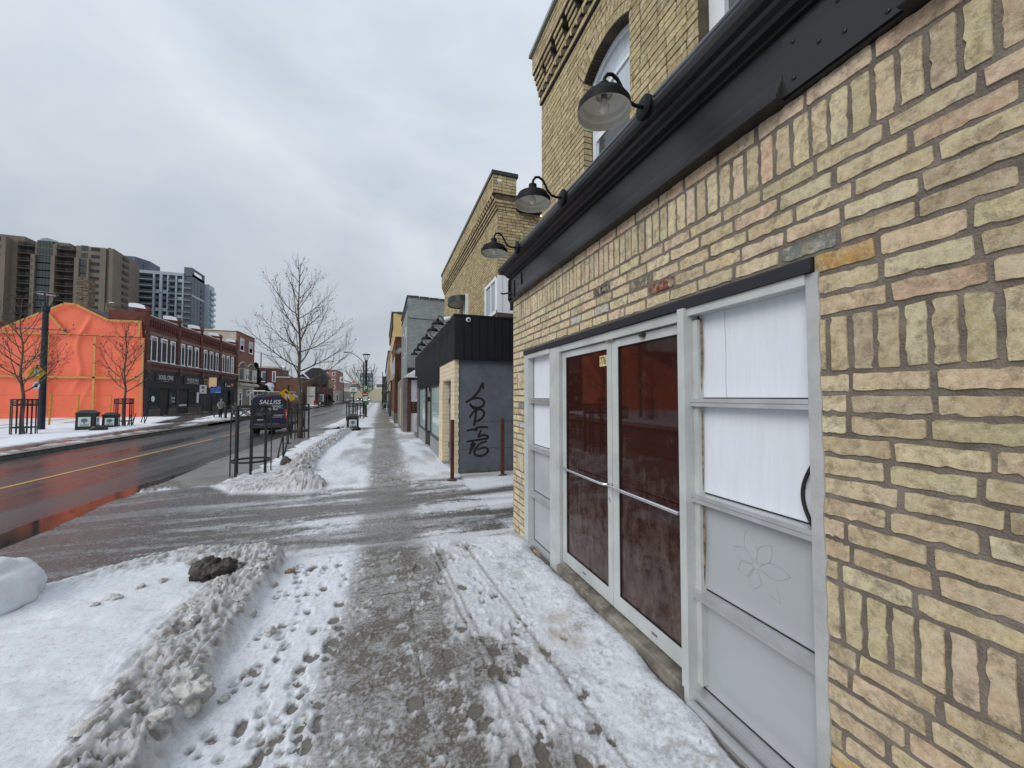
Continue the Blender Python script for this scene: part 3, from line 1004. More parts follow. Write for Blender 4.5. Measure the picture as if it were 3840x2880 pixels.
# mortar backing walls (bricks stand proud of them)
mb = MB()
XM = XF + 0.0034
mb.box(XM, XM + 0.3, -2.6, 1.098, -0.3, 3.06)
mb.box(XM, XM + 0.3, 1.098, 4.45, 2.285, 3.06)
mb.box(XM, XM + 0.3, 4.45, 4.905, -0.3, 3.06)
mb.box(XM + 0.02, XM + 0.3, 3.5, 4.45, -0.3, -0.008)
mb.box(XM + 0.32, 9.0, 4.6, 4.88, -0.3, 3.06)
mb.build('wall', M_MORTAR, shop)
sw = MB()
sw.box(XM + 0.0, 9.0, 4.905, 4.92, -0.3, 3.06)
sw.build('side_wall', brick_tex('yellow_brick_side', s2l(200, 180, 132), s2l(176, 156, 110), s2l(120, 110, 98), 0.08, 0.23, 0.011), shop)

SH = (brick_shapes(18, 0.215, 0.066, 0.012, 0.0034, (9, 2)), 0.215, 0.066)
bricks = []
Y0 = -1.2
def lower_spans(zc):
    if zc > 2.315: return [(Y0, 4.9)]
    return [(Y0, 1.083), (4.462, 4.9)]
def rows(za, zb, n):
    h = (zb - za) / n
    for k in range(n):
        z0, z1 = za + k * h, za + (k + 1) * h
        courses(bricks, [(s, e) for s, e in lower_spans((z0 + z1) / 2)], z0, z1, XF, (-1, 0, 0), 1)
def soldiers(z0, z1):
    sp = []
    for s, e in lower_spans((z0 + z1) / 2):
        if e > 4.8:        # bricks laid flat at the corner, uprights beside them
            for q in range(3):
                hh = (z1 - z0) / 3
                courses(bricks, [(4.80, 4.9)], z0 + q * hh, z0 + (q + 1) * hh, XF, (-1, 0, 0), 1)
            e = 4.79
        sp.append((s, e))
    courses(bricks, sp, z0, z1, XF, (-1, 0, 0), 1, soldier=True, bed=0.017, joint=0.0135)
rows(-0.12, 0.785, 11)
soldiers(0.785, 1.012)
rows(1.012, 1.825, 10)
soldiers(1.825, 2.052)
rows(2.052, 2.315, 3)
rows(2.315, 2.715, 5)
soldiers(2.715, 2.94)
rows(2.94, 3.03, 1)
# a few odd bricks reused from elsewhere
def odd(y, z, col, label):
    b = min(bricks, key=lambda q: (q['c'].y - y) ** 2 + 4 * (q['c'].z - z) ** 2)
    b['col'] = col; b['label'] = label
odd(2.05, 2.47, s2l(124, 62, 54), 'dark red reused brick above the doors')
odd(2.75, 2.60, s2l(52, 48, 44), 'charred black brick above the doors')
odd(2.25, 2.54, s2l(112, 106, 96), 'sooty grey brick')
odd(1.20, 2.36, s2l(128, 136, 134), 'brick with old grey paint at the end of the lintel')
odd(3.05, 2.41, s2l(206, 204, 196), 'brick with flaking white paint')
odd(2.80, 2.42, s2l(196, 194, 186), 'brick with flaking white paint')
odd(4.62, 1.63, s2l(126, 126, 128), 'grey painted brick on the narrow pier')
odd(4.62, 1.38, s2l(196, 198, 204), 'pale painted brick on the narrow pier')
odd(1.04, 2.24, s2l(206, 166, 104), 'amber brick beside the window head')
odd(0.85, 1.10, s2l(206, 184, 152), 'brick with a pale patch')
for q in bricks:
    if q['c'].z > 2.9 and rnd.random() < 0.5: q['col'] = rnd.choice(PINK)
lay_bricks(shop, bricks, SH, 300, M_BRICK, M_BRICKS, 'brick_courses')

# ---- aluminium shop front
M_ALU = mat('painted_aluminium', s2l(196, 200, 198), 0.42, s2l(176, 180, 178), 3, 0.06, 60, metal=0.0, spec=0.5)
M_ALU2 = mat('anodised_aluminium', s2l(200, 203, 206), 0.3, s2l(184, 186, 188), 6, 0.04, 80, metal=0.5)
M_BRIGHT = mat('bright_aluminium_tube', (0.8, 0.81, 0.82), 0.22, (0.7, 0.7, 0.71), 20, metal=0.95)
M_WPANEL = mat('white_painted_board', s2l(226, 230, 238), 0.6, s2l(219, 223, 231), 26, 0.15, 90, stretch=(1, 1, 0.12))
M_GPANEL = mat('grey_back_painted_glass', s2l(176, 180, 184), 0.16, s2l(168, 173, 176), 1.2, 0, 40, spec=0.5)
M_CAULK = mat('grey_sealant', s2l(182, 184, 184), 0.7, s2l(166, 168, 168), 8, 0.2, 60)
M_BLACK = mat('black_rubber', (0.012, 0.012, 0.013), 0.6)
M_FLASH = mat('dark_metal_flashing', s2l(28, 31, 38), 0.38, s2l(22, 25, 31), 5, 0.05, 30)
M_BLUE = mat('blue_masking_tape', s2l(40, 98, 150), 0.7)

fr = MB()
fr.box(1.664, 1.80, 4.322, 4.45, 0.0, 2.238)        # left jamb
fr.box(1.668, 1.80, 3.47, 3.70, -0.02, 2.238)        # wide post between side light and doors
fr.box(1.636, 1.80, 1.764, 1.815, 0.01, 2.24)      # mullion right of the doors
fr.box(1.660, 1.80, 3.70, 4.322, 2.19, 2.238)
fr.box(1.672, 1.80, 1.815, 3.47, 2.178, 2.238)       # head over the doors
fr.box(1.664, 1.80, 1.115, 1.764, 2.196, 2.24)
fr.build('door_frame', M_ALU, shop)
hd = MB()
hd.prism([(1.656, 2.243), (1.656, 2.294), (1.664, 2.304), (1.72, 2.316), (1.72, 2.243)], lambda u, v, w_: (u, w_, v), 1.085, 4.462)
hd.box(1.650, 1.659, 1.085, 4.462, 2.2415, 2.25)
hd.build('lintel_flashing', M_FLASH, shop)
# ragged sealant joint against the brick
ck = MB()
R = random.Random(4)
zs_ = np.linspace(-0.05, 2.24, 150)
eg = 1.076 - 0.018 * fbm(zs_ * 14, zs_ * 0, 1.0, 3, 5) - 0.012 * np.clip(fbm(zs_ * 4, zs_ * 0 + 3, 1.0, 2, 6) - 0.5, 0, 1)
for i in range(149):
    z0, z1, a, b_ = zs_[i], zs_[i + 1], eg[i], eg[i + 1]
    ck.quad((1.6735, 1.117, z0), (1.6735, a, z0), (1.6735, b_, z1), (1.6735, 1.117, z1))
    ck.quad((1.6735, a, z0), (1.80, a, z0), (1.80, b_, z1), (1.6735, b_, z1))
ck.quad((1.6735, 1.117, -0.05), (1.80, 1.117, -0.05), (1.80, 1.117, 2.24), (1.6735, 1.117, 2.24))
ck.build('sealant_joint', M_CAULK, shop)

def rail(y0, y1, z0, z1, x0=1.648):
    r = MB()
    zm = (z0 + z1) / 2
    r.box(x0, 1.76, y0, y1, zm + 0.0015, z1)
    r.box(x0 + 0.004, 1.76, y0, y1, z0, zm - 0.0015)
    r.box(x0 + 0.008, 1.75, y0, y1, zm - 0.0015, zm + 0.0015)
    return r.build('transom', M_ALU2, shop)
def panel(y0, y1, z0, z1, m, x=1.742, name='infill_panel'):
    p = MB()
    p.box(x, x + 0.02, y0, y1, z0, z1)
    o = p.build(name, m, shop)
    g = MB()
    g.box(x - 0.004, x + 0.001, y0, y1, z0, z0 + 0.006)
    g.box(x - 0.003, x + 0.001, y1 - 0.006, y1, z0 + 0.006, z1)
    g.build('gasket', M_BLACK, o)
    return o
# left light
for (z0, z1, m) in ((1.707, 2.19, M_WPANEL), (1.16, 1.655, M_WPANEL), (0.612, 1.103, M_GPANEL), (0.037, 0.556, M_GPANEL)):
    panel(3.702, 4.318, z0, z1, m)
for (z0, z1) in ((1.655, 1.707), (1.103, 1.16), (0.556, 0.612), (-0.005, 0.037)):
    rail(3.70, 4.322, z0, z1, 1.682)
# right light
pr = []
for (z0, z1, m) in ((1.72, 2.196, M_WPANEL), (1.184, 1.676, M_WPANEL), (0.648, 1.136, M_GPANEL), (0.09, 0.60, M_GPANEL)):
    pr.append(panel(1.118, 1.76, z0, z1, m))
for (z0, z1) in ((1.676, 1.72), (1.136, 1.184), (0.60, 0.648), (0.045, 0.09)):
    rail(1.117, 1.764, z0, z1, 1.672)
# warped edge strips, cable, seam, scratches
st = MB()
for (za, zb, amp) in ((2.18, 1.73, 0.010), (1.12, 0.66, 0.006), (1.65, 1.2, 0.003)):
    st.tube([(1.727, 1.735 - amp * math.sin(3.3 * k / 12 + 0.3) - 0.002, za + (zb - za) * k / 12) for k in range(13)], 0.006, 6)
st.build('warped_edge_strip', mat('tan_butyl_strip', s2l(168, 146, 112), 0.7, s2l(60, 50, 42), 30), shop, True)
cb = MB()
cb.tube([(1.722, 1.13 + 0.052 * math.sin(math.pi * k / 14), 1.46 - 0.30 * k / 14) for k in range(15)], 0.008, 8)
cb.build('cable_loop', M_BLACK, shop, True)
M_SCR = mat('scratched_paint', s2l(158, 161, 163), 0.5)
se = MB()
se.tube([(1.7415, 1.578 + 0.002 * math.sin(k), 2.19 - 0.47 * k / 10) for k in range(11)], 0.0012, 4)
se.build('panel_seam', mat('board_seam', s2l(150, 152, 158), 0.7), pr[0])
fl = MB()
cy, cz = 1.425, 0.905
R = random.Random(3)
for k in range(7):
    th = k * 2 * math.pi / 7 + 0.35
    ln = R.uniform(0.10, 0.19)
    pts = []
    for q in range(13):
        t_ = q / 12
        wv = 0.045 * math.sin(math.pi * t_) * (1 if q <= 6 else -1)
        rr = ln * (1 - abs(2 * t_ - 1)) + 0.015
        side = 0.035 * math.sin(2 * math.pi * t_)
        pts.append((1.7413, cy + rr * math.cos(th) - side * math.sin(th), cz + rr * math.sin(th) + side * math.cos(th)))
    fl.tube(pts, 0.0009, 4)
fl.build('scratched_flower', M_SCR, pr[2])
# sill, threshold, paint and tape remains
th_ = MB()
th_.prism([(1.632, -0.06), (1.632, 0.085), (1.64, 0.098), (1.85, 0.11), (1.85, -0.06)], lambda u, v, w_: (u, w_, v), 1.80, 3.47)
th_.build('threshold', mat('stained_concrete_threshold', s2l(150, 143, 132), 0.85, s2l(92, 87, 79), 7, 0.6, 60), shop)
sl = MB()
sl.prism([(1.61, 0.005), (1.612, 0.035), (1.635, 0.043), (1.66, 0.043), (1.66, 0.028), (1.70, 0.028), (1.70, 0.044), (1.76, 0.044), (1.76, -0.06), (1.63, -0.06)], lambda u, v, w_: (u, w_, v), 1.08, 1.762)
sl.build('sill', M_ALU2, shop)
tp = MB()
for y in (1.70, 1.61, 1.56, 1.36, 1.24):
    tp.box(1.622, 1.631, y - rnd.uniform(0.012, 0.035), y, -0.028, 0.0)
tp.build('tape_remains', M_BLUE, shop)
pl_ = MB()
pl_.box(1.64, 1.9, 0.3, 1.80, -0.3, -0.028)
pl_.build('plinth', mat('crumbled_plinth', s2l(120, 108, 92), 0.9, s2l(66, 60, 52), 12, 0.9, 50), shop)
pl_ = MB(); pl_.box(1.66, 1.9, 3.47, 4.46, -0.3, -0.03)
pl_.build('plinth', mat('brick_plinth', s2l(196, 170, 136), 0.9, s2l(140, 120, 98), 9, 0.9, 40), shop)

# ---- doors
def glass_film(name):
    m, t, p = nodes_of(name)
    g = t.nodes.new('ShaderNodeNewGeometry')
    v = t.nodes.new('ShaderNodeVectorMath'); v.operation = 'MULTIPLY'; v.inputs[1].default_value = (1, 2.2, 1.1)
    t.links.new(g.outputs['Position'], v.inputs[0])
    n = t.nodes.new('ShaderNodeTexNoise'); n.inputs['Scale'].default_value = 6.0; n.inputs['Detail'].default_value = 10; n.inputs['Roughness'].default_value = 0.74; n.inputs['Distortion'].default_value = 0.15
    t.links.new(v.outputs[0], n.inputs['Vector'])
    s = t.nodes.new('ShaderNodeSeparateXYZ'); t.links.new(g.outputs['Position'], s.inputs[0])
    h = t.nodes.new('ShaderNodeMapRange')      # road spray has dried on the lower half
    h.inputs['From Min'].default_value = 1.5; h.inputs['From Max'].default_value = 0.1
    h.inputs['To Min'].default_value = -0.16; h.inputs['To Max'].default_value = 0.14
    t.links.new(s.outputs['Z'], h.inputs['Value'])
    a = t.nodes.new('ShaderNodeMath'); a.operation = 'ADD'
    t.links.new(n.outputs['Fac'], a.inputs[0]); t.links.new(h.outputs['Result'], a.inputs[1])
    r = t.nodes.new('ShaderNodeValToRGB')
    r.color_ramp.elements[0].position = 0.42; r.color_ramp.elements[1].position = 0.74
    r.color_ramp.elements[0].color = (*s2l(50, 26, 21), 1); r.color_ramp.elements[1].color = (*s2l(98, 84, 78), 1)
    t.links.new(a.outputs[0], r.inputs['Fac'])
    t.links.new(r.outputs['Color'], p.inputs['Base Color'])
    p.inputs['Roughness'].default_value = 0.035
    p.inputs['Specular IOR Level'].default_value = 0.32
    return m
M_FILM = glass_film('brown_film_glass')
XD = 1.70
def door_leaf(y0, y1, lab):
    d = MB()
    gy0, gy1 = y0 + 0.065, y1 - 0.078
    d.box(XD, XD + 0.045, y0, y0 + 0.065, 0.125, 2.17)
    d.box(XD, XD + 0.045, gy1, y1, 0.125, 2.17)
    d.box(XD + 0.001, XD + 0.044, gy0, gy1, 0.125, 0.236)
    d.box(XD + 0.001, XD + 0.044, gy0, gy1, 2.112, 2.17)
    o = d.build('door', M_ALU, shop)
    if lab: o['label'] = lab
    g = MB()
    g.box(XD + 0.016, XD + 0.026, gy0, gy1, 0.236, 2.112)
    g.build('glass_pane', M_FILM, o)
    gk = MB()
    for (a, b, c, e) in ((gy0, gy0 + 0.005, 0.236, 2.112), (gy1 - 0.009, gy1, 0.236, 2.112), (gy0 + 0.005, gy1 - 0.009, 0.236, 0.241), (gy0 + 0.005, gy1 - 0.009, 2.106, 2.112)):
        gk.box(XD + 0.004, XD + 0.0155, a, b, c, e)
    gk.build('gasket', M_BLACK, o)
    return o
dl = door_leaf(2.596, 3.462, 'door leaf with the house number')
dr = door_leaf(1.73, 2.590, 'door leaf with the straight push bar and closer arm')
def bar(y0, y1, bend, o):
    b = MB()
    pts = [(XD - 0.002, y1 - 0.02, 1.045), (XD - 0.045, y1 - 0.045, 1.045)]
    pts += [(XD - 0.055, y0 + 0.09, 1.045)]
    pts += [(XD - 0.045, y0 + 0.05, 1.045), (XD - 0.002, y0 + 0.02, 1.045)] if bend else [(XD - 0.05, y0 + 0.03, 1.047), (XD - 0.004, y0 + 0.012, 1.047)]
    b.tube(pts, 0.0115, 12)
    b.build('push_bar', M_BRIGHT, o, True)
bar(2.60, 3.455, True, dl)
b = MB(); b.tube([(XD - 0.002, 2.605, 1.052), (XD - 0.05, 2.585, 1.052), (XD - 0.058, 2.52, 1.05), (XD - 0.056, 1.836, 1.05), (XD - 0.002, 1.82, 1.05)], 0.0125, 12)
b.build('push_bar', M_BRIGHT, dr, True)
lk = MB(); lk.lathe([(0, -0.002), (0.017, -0.002), (0.017, 0.006), (0.011, 0.009), (0, 0.009)], (XD, 2.628, 0.93), (-1, 0, 0), 16)
lk.build('lock_cylinder', M_BRIGHT, dl, True)
cl = MB(); cl.box(XD - 0.03, XD + 0.01, 2.18, 2.215, 2.14, 2.163); cl.box(XD - 0.02, XD, 2.215, 2.235, 2.152, 2.158)
cl.build('closer_bracket', mat('worn_steel', s2l(96, 90, 82), 0.45, s2l(60, 54, 48), 20, metal=0.7), dr)
pv = MB(); pv.box(XD - 0.028, XD, 2.595, 2.64, 2.166, 2.178); pv.box(XD - 0.028, XD, 2.535, 2.58, 2.166, 2.178)
pv.build('pivot', mat('brass_pivot', s2l(168, 158, 132), 0.4, metal=0.6), dl)
for y, o in ((3.02, dl), (2.1, dr)):
    w_ = MB(); w_.box(XD - 0.0012, XD + 0.003, y, y + 0.055, 0.172, 0.188)
    w_.build('weep_slot', mat('slot_grey', s2l(120, 122, 118), 0.6), o)
nb = MB(); nb.box(XD + 0.0135, XD + 0.0158, 2.676, 2.79, 1.98, 2.068)
nb = nb.build('number_sticker', mat('cream_sticker', s2l(214, 196, 150), 0.6), dl)
text('house_number', '776', 0.088, (XD + 0.0125, 2.737, 2.022), FACE_W, M_BLACK, nb, 0.0006, sx=0.66)

# ---- black sheet-metal cornice above the shop front
M_CORN = mat('black_painted_cornice', s2l(27, 27, 29), 0.36, s2l(20, 20, 22), 2.5, 0.3, 11, spec=0.5)
cn = MB()
prof = [(1.80, 3.02), (1.600, 3.02), (1.598, 3.045), (1.612, 3.047), (1.612, 3.072), (1.624, 3.074), (1.624, 3.100), (1.636, 3.102), (1.638, 3.132), (1.652, 3.140), (1.652, 3.325),
        (1.632, 3.330), (1.632, 3.350), (1.600, 3.358), (1.590, 3.376), (1.560, 3.386), (1.552, 3.404), (1.552, 3.414), (1.528, 3.420), (1.512, 3.446), (1.505, 3.476), (1.505, 3.488), (1.53, 3.492), (1.80, 3.50)]
prof2 = [(1.80, 3.02)] + [(1.652, 3.02)] + prof[10:]
for (ya, yb, pf) in ((-2.6, 0.76, prof), (0.76, 1.168, prof2), (1.168, 4.50, prof), (4.50, 4.965, prof2)):
    cn.prism(pf, lambda u, v, w_: (u, w_, v), ya, yb)
cn.box(1.640, 1.66, 0.76, 1.168, 3.03, 3.29)
cn.box(1.640, 1.66, 4.50, 4.66, 3.03, 3.30)
cn.box(1.640, 1.66, 4.78, 4.80, 3.05, 3.28)
cn.prism([(1.52, 3.42), (1.505, 3.476), (1.52, 3.49), (9, 3.5), (9, 3.42)], lambda u, v, w_: (u, w_, v), 4.965, 5.06)
cn.prism([(1.66, 3.02), (1.63, 3.06), (1.63, 3.33), (9, 3.33), (9, 3.02)], lambda u, v, w_: (u, w_, v), 4.965, 5.0)
cornice = cn.build('cornice', M_CORN, shop)
rf = MB()
rf.prism([(1.51, 3.494), (1.52, 3.512), (2.16, 3.66), (2.16, 3.50)], lambda u, v, w_: (u, w_, v), -2.6, 5.06)
rf.build('cornice_capping', mat('grey_lead_capping', s2l(92, 92, 96), 0.5, s2l(52, 52, 56), 5, 0.4, 20), shop)
riv = MB(); riv.ball((0, 0, 0), 0.005, 0.009, 0.009, 8, 5)
rm = riv.mesh('rivet', M_CORN, 'full')
for (y, z) in ((1.12, 3.24), (1.12, 3.08), (1.02, 3.15), (0.95, 3.25), (0.93, 3.11), (0.86, 3.19), (0.80, 3.26), (0.80, 3.06), (4.53, 3.24), (4.53, 3.08), (4.62, 3.18), (4.64, 3.06), (4.62, 3.26)):
    link('rivet', rm, cornice, Vector((1.6385, y, z)) - base_of(cornice))
hk = MB(); hk.tube([(1.66, 4.93, 3.14), (1.60, 4.99, 3.15), (1.56, 5.02, 3.145), (1.54, 5.03, 3.16)], 0.012, 6); hk.tube([(1.66, 4.93, 3.10), (1.62, 4.96, 3.06)], 0.01, 6)
hk.build('iron_hook', M_CORN, shop)
cdt = MB()
cdt.tube([(1.522, y, 3.528 + 0.004 * math.sin(y * 3)) for y in np.arange(-2.4, 1.93, 0.25)] , 0.0125, 10)
cdt.tube([(1.522, y, 3.524 + 0.004 * math.sin(y * 3)) for y in np.arange(2.0, 4.25, 0.2)], 0.0105, 10)
cdt.tube([(1.62, 4.30, 3.545), (1.66, 4.42, 3.58), (1.68, 4.5, 3.66), (1.72, 4.45, 3.7), (1.8, 4.3, 3.62)], 0.012, 8)
cdt.build('conduit', mat('galvanised_conduit', s2l(128, 132, 138), 0.4, s2l(104, 108, 114), 6, metal=0.5), shop, True)

# ---- upper storey
XU = 2.15
H = 0.0687
AY0, AY1, SPR, RISE = 2.945, 3.80, 5.33, 0.135      # arched window
half = (AY1 - AY0) / 2
RAD = (half ** 2 + RISE ** 2) / (2 * RISE)
ACY, ACZ = (AY0 + AY1) / 2, SPR + RISE - RAD
def arch_half(z, r):
    d_ = z - ACZ
    return math.sqrt(max(0, r * r - d_ * d_)) if abs(d_) < r else 0
VT = 0.225
ub = []
def upper_spans(z):
    sp = [(-1.6, 5.02)]
    cut = []
    if z < SPR - 0.01: cut.append((AY0, AY1))
    else:
        e = arch_half(z, RAD + VT)
        ang = math.atan2(half, SPR - ACZ)
        lim = (z - ACZ) * math.tan(ang * 1.03)
        e = min(e, lim)
        if e > 0 and z < ACZ + RAD + VT: cut.append((ACY - e, ACY + e))
    if z < 5.33: cut.append((1.25, 2.136))
    for a, b in cut:
        o = []
        for s, e in sp:
            if a > s: o.append((s, min(a, e)))
            if b < e: o.append((max(b, s), e))
        sp = [q for q in o if q[1] - q[0] > 0.02]
    return sp
YT = [s2l(*c) for c in ((196, 179, 136), (184, 168, 126), (203, 187, 145), (177, 161, 122), (190, 175, 136))]
def utone():
    k = rnd.uniform(0.82, 1.08)
    return tuple(x * k for x in rnd.choice(YT))
z = 3.60
while z < 5.93:
    sp = upper_spans(z + H / 2)
    for k, (s, e) in enumerate(sp): pass
    courses(ub, sp, z, z + H, XU, (-1, 0, 0), 1, ln=0.212, joint=0.007, bed=0.008, jit=0.002, col=utone)
    z += H
# voussoirs: two rings of uprights over the arch
for ring in (0, 1):
    r_m = RAD + 0.058 + ring * 0.112
    a0 = math.asin(half / RAD) * 1.0
    nv = 15
    for k in range(nv):
        th = -a0 + 2 * a0 * (k + 0.5) / nv
        c = Vector((XU, ACY + r_m * math.sin(th), ACZ + r_m * math.cos(th)))
        v = Vector((0, math.sin(th), math.cos(th)))
        u = Vector((0, -math.cos(th), math.sin(th)))
        hh = 0.104 if ring == 0 else rnd.choice((0.104, 0.104, 0.10))
        ub.append(dict(c=c, u=u, v=v, n=Vector((-1, 0, 0)), l=2 * a0 * r_m / nv - 0.006, h=hh, col=utone()))
# corbelled frieze
def crow(z, out, y0=-1.6, y1=5.02, hh=H, **k):
    courses(ub, [(y0, y1)], z, z + hh, XU - out, (-1, 0, 0), 1, ln=0.212, joint=0.007, bed=0.008, jit=0.002, col=utone, **k)
zc = 5.945
bk = MB()
crow(zc, 0.035); bk.box(XU - 0.028, XU, -1.6, 5.02, zc, zc + H)
zs = zc + H
for k in range(46):                                     # saw-tooth course
    y = 4.93 - k * 0.142
    q = Quaternion((0, 0, 1), rad(40))
    ub.append(dict(c=Vector((XU - 0.048, y, zs + H / 2)), u=q @ Vector((0, -1, 0)), v=Vector((0, 0, 1)), n=q @ Vector((-1, 0, 0)), l=0.10, h=H - 0.008, col=utone()))
    bk.obox((XU - 0.02, y, zs + H / 2), q @ Vector((0, -1, 0)), (0, 0, 1), q @ Vector((-1, 0, 0)), 0.047, H / 2 - 0.005, 0.025)
z = zs + H
crow(z, 0.06); bk.box(XU - 0.054, XU, -1.6, 5.02, z, z + H); z += H
for st_ in range(3):
    o_ = 0.075 + 0.022 * st_
    for k in range(19):
        y1 = 5.02 - k * 0.335
        y0 = y1 - (0.20 if k else 0.26) - 0.0
        if st_ == 2: y0 -= 0.05
        courses(ub, [(y0, y1)], z, z + H, XU - o_, (-1, 0, 0), 1, ln=0.21, joint=0.007, bed=0.008, col=utone)
        bk.box(XU - o_ + 0.006, XU, y0, y1, z, z + H)
    z += H
while z < 6.63:
    crow(z, 0.145); z += H
bk.box(XU - 0.139, XU + 0.25, -1.6, 5.02, zs + 2 * H + 3 * H, z)
top_u = z
bk.box(XU + 0.0055, XU + 0.25, -1.6, 1.25, 3.4, top_u)
bk.box(XU + 0.0055, XU + 0.25, 1.25, 2.136, 5.33, top_u)
bk.box(XU + 0.0055, XU + 0.25, 2.136, AY0, 3.4, top_u)
bk.box(XU + 0.0055, XU + 0.25, AY1, 5.02, 3.4, top_u)
# wall above the arch: a row of thin pieces following the curve
ns_ = 24
for k in range(ns_):
    y0 = AY0 + (AY1 - AY0) * k / ns_; y1 = AY0 + (AY1 - AY0) * (k + 1) / ns_
    ym = (y0 + y1) / 2
    bk.box(XU + 0.0055, XU + 0.25, y0, y1, ACZ + math.sqrt(RAD ** 2 - (ym - ACY) ** 2), top_u)
bk.box(XU + 0.4, 9, -1.6, 4.99, 3.4, top_u - 0.3)
bk.build('upper_wall', M_MORTAR_D, shop)
for n_, (s, e, nrm) in enumerate(((XU + 0.01, XU + 0.11, 1),)):
    zz = 3.60
    while zz < SPR - 0.05:                             # brick returns of the window jambs
        ub.append(dict(c=Vector((XU + 0.055, AY1 - 0.001, zz + H / 2)), u=Vector((1, 0, 0)), v=Vector((0, 0, 1)), n=Vector((0, -1, 0)), l=0.098, h=H - 0.009, col=utone()))
        ub.append(dict(c=Vector((XU + 0.055, 2.137, zz + H / 2)), u=Vector((1, 0, 0)), v=Vector((0, 0, 1)), n=Vector((0, -1, 0)), l=0.098, h=H - 0.009, col=utone()))
        zz += H
SHU = (brick_shapes(6, 0.212, 0.0607, 0.011, 0.0016, (3, 2)), 0.212, 0.0607)
lay_bricks(shop, ub, SHU, 0, M_BRICK, M_BRICKS, 'upper_brick_courses')
cp = MB()
cp.box(XU - 0.185, XU + 0.3, -1.6, 5.06, top_u + 0.002, top_u + 0.05)
cp.build('parapet_coping', mat('grey_metal_coping', s2l(150, 156, 160), 0.4, metal=0.4), shop)
cbl = MB()
cbl.tube([(XU - 0.012, y, zc - 0.008 + 0.006 * math.sin(y * 2.1)) for y in np.arange(-1.5, 5.0, 0.3)], 0.011, 6)
cbl.build('wall_cable', M_BLACK, shop, True)

# windows of the upper storey
M_WVINYL = mat('white_window_vinyl', s2l(232, 236, 240), 0.4, s2l(222, 227, 232), 3)
def glass(name, col, rough=0.03, spec=0.6, metal=0.0):
    if name in MATS: return MATS[name]
    m, t, p = nodes_of(name)
    p.inputs['Base Color'].default_value = (*col, 1)
    p.inputs['Roughness'].default_value = rough
    p.inputs['Specular IOR Level'].default_value = spec
    p.inputs['Metallic'].default_value = metal
    MATS[name] = m
    return m
M_CURT = mat('lace_curtain_behind_glass', s2l(196, 206, 214), 0.08, s2l(176, 188, 198), 5, 0, 40, stretch=(1, 9, 0.4))
M_DARKCURT = mat('patterned_blind_behind_glass', s2l(82, 88, 92), 0.06, s2l(52, 56, 60), 22, 0, 40)
def arch_poly(m_):
    """window outline shrunk by m_: (y,z) list"""
    y0, y1 = AY0 + m_, AY1 - m_
    r_ = RAD - m_
    pts = [(y0, 3.5), (y1, 3.5)]
    for k in range(13):
        y = y1 + (y0 - y1) * k / 12
        pts.append((y, ACZ + math.sqrt(max(0, r_ * r_ - (y - ACY) ** 2))))
    return pts
wf = MB()
po, pi = arch_poly(0.003), arch_poly(0.062)
XW = XU + 0.115
n_ = len(po)
for i in range(n_):
    j = (i + 1) % n_
    a, b_, c, d_ = po[i], po[j], pi[j], pi[i]
    wf.prism([a, b_, c, d_], lambda u, v, w_: (w_, u, v), XW, XW + 0.06)
wf.box(XW + 0.01, XW + 0.06, AY0 + 0.06, AY1 - 0.06, 4.62, 4.70)
wf.box(XW + 0.012, XW + 0.05, AY0 + 0.06, AY1 - 0.06, 5.10, 5.14)
wo = wf.build('window', M_WVINYL, shop)
wo['label'] = 'arched white window above the cornice'
gp = MB(); gp.prism(arch_poly(0.06), lambda u, v, w_: (w_, u, v), XW + 0.03, XW + 0.036)
gp.build('pane', M_CURT, wo)
gp2 = MB(); gp2.box(XW + 0.022, XW + 0.028, AY0 + 0.10, AY1 - 0.10, 3.55, 4.62)
gp2.build('lower_pane', M_DARKCURT, wo)
wf = MB()
for (a, b_, c, d_) in ((1.25, 2.134, 5.25, 5.33), (2.05, 2.134, 3.5, 5.25), (1.25, 1.32, 3.5, 5.25), (2.0, 2.05, 3.5, 5.2), (1.32, 2.0, 5.16, 5.25)):
    wf.box(XW - 0.01, XW + 0.06, a, b_, c, d_)
wo = wf.build('window', M_WVINYL, shop); wo['label'] = 'square white window cut off by the top of the picture'
g_ = MB(); g_.box(XW + 0.03, XW + 0.036, 1.30, 2.02, 3.5, 5.2); g_.build('pane', M_DARKCURT, wo)

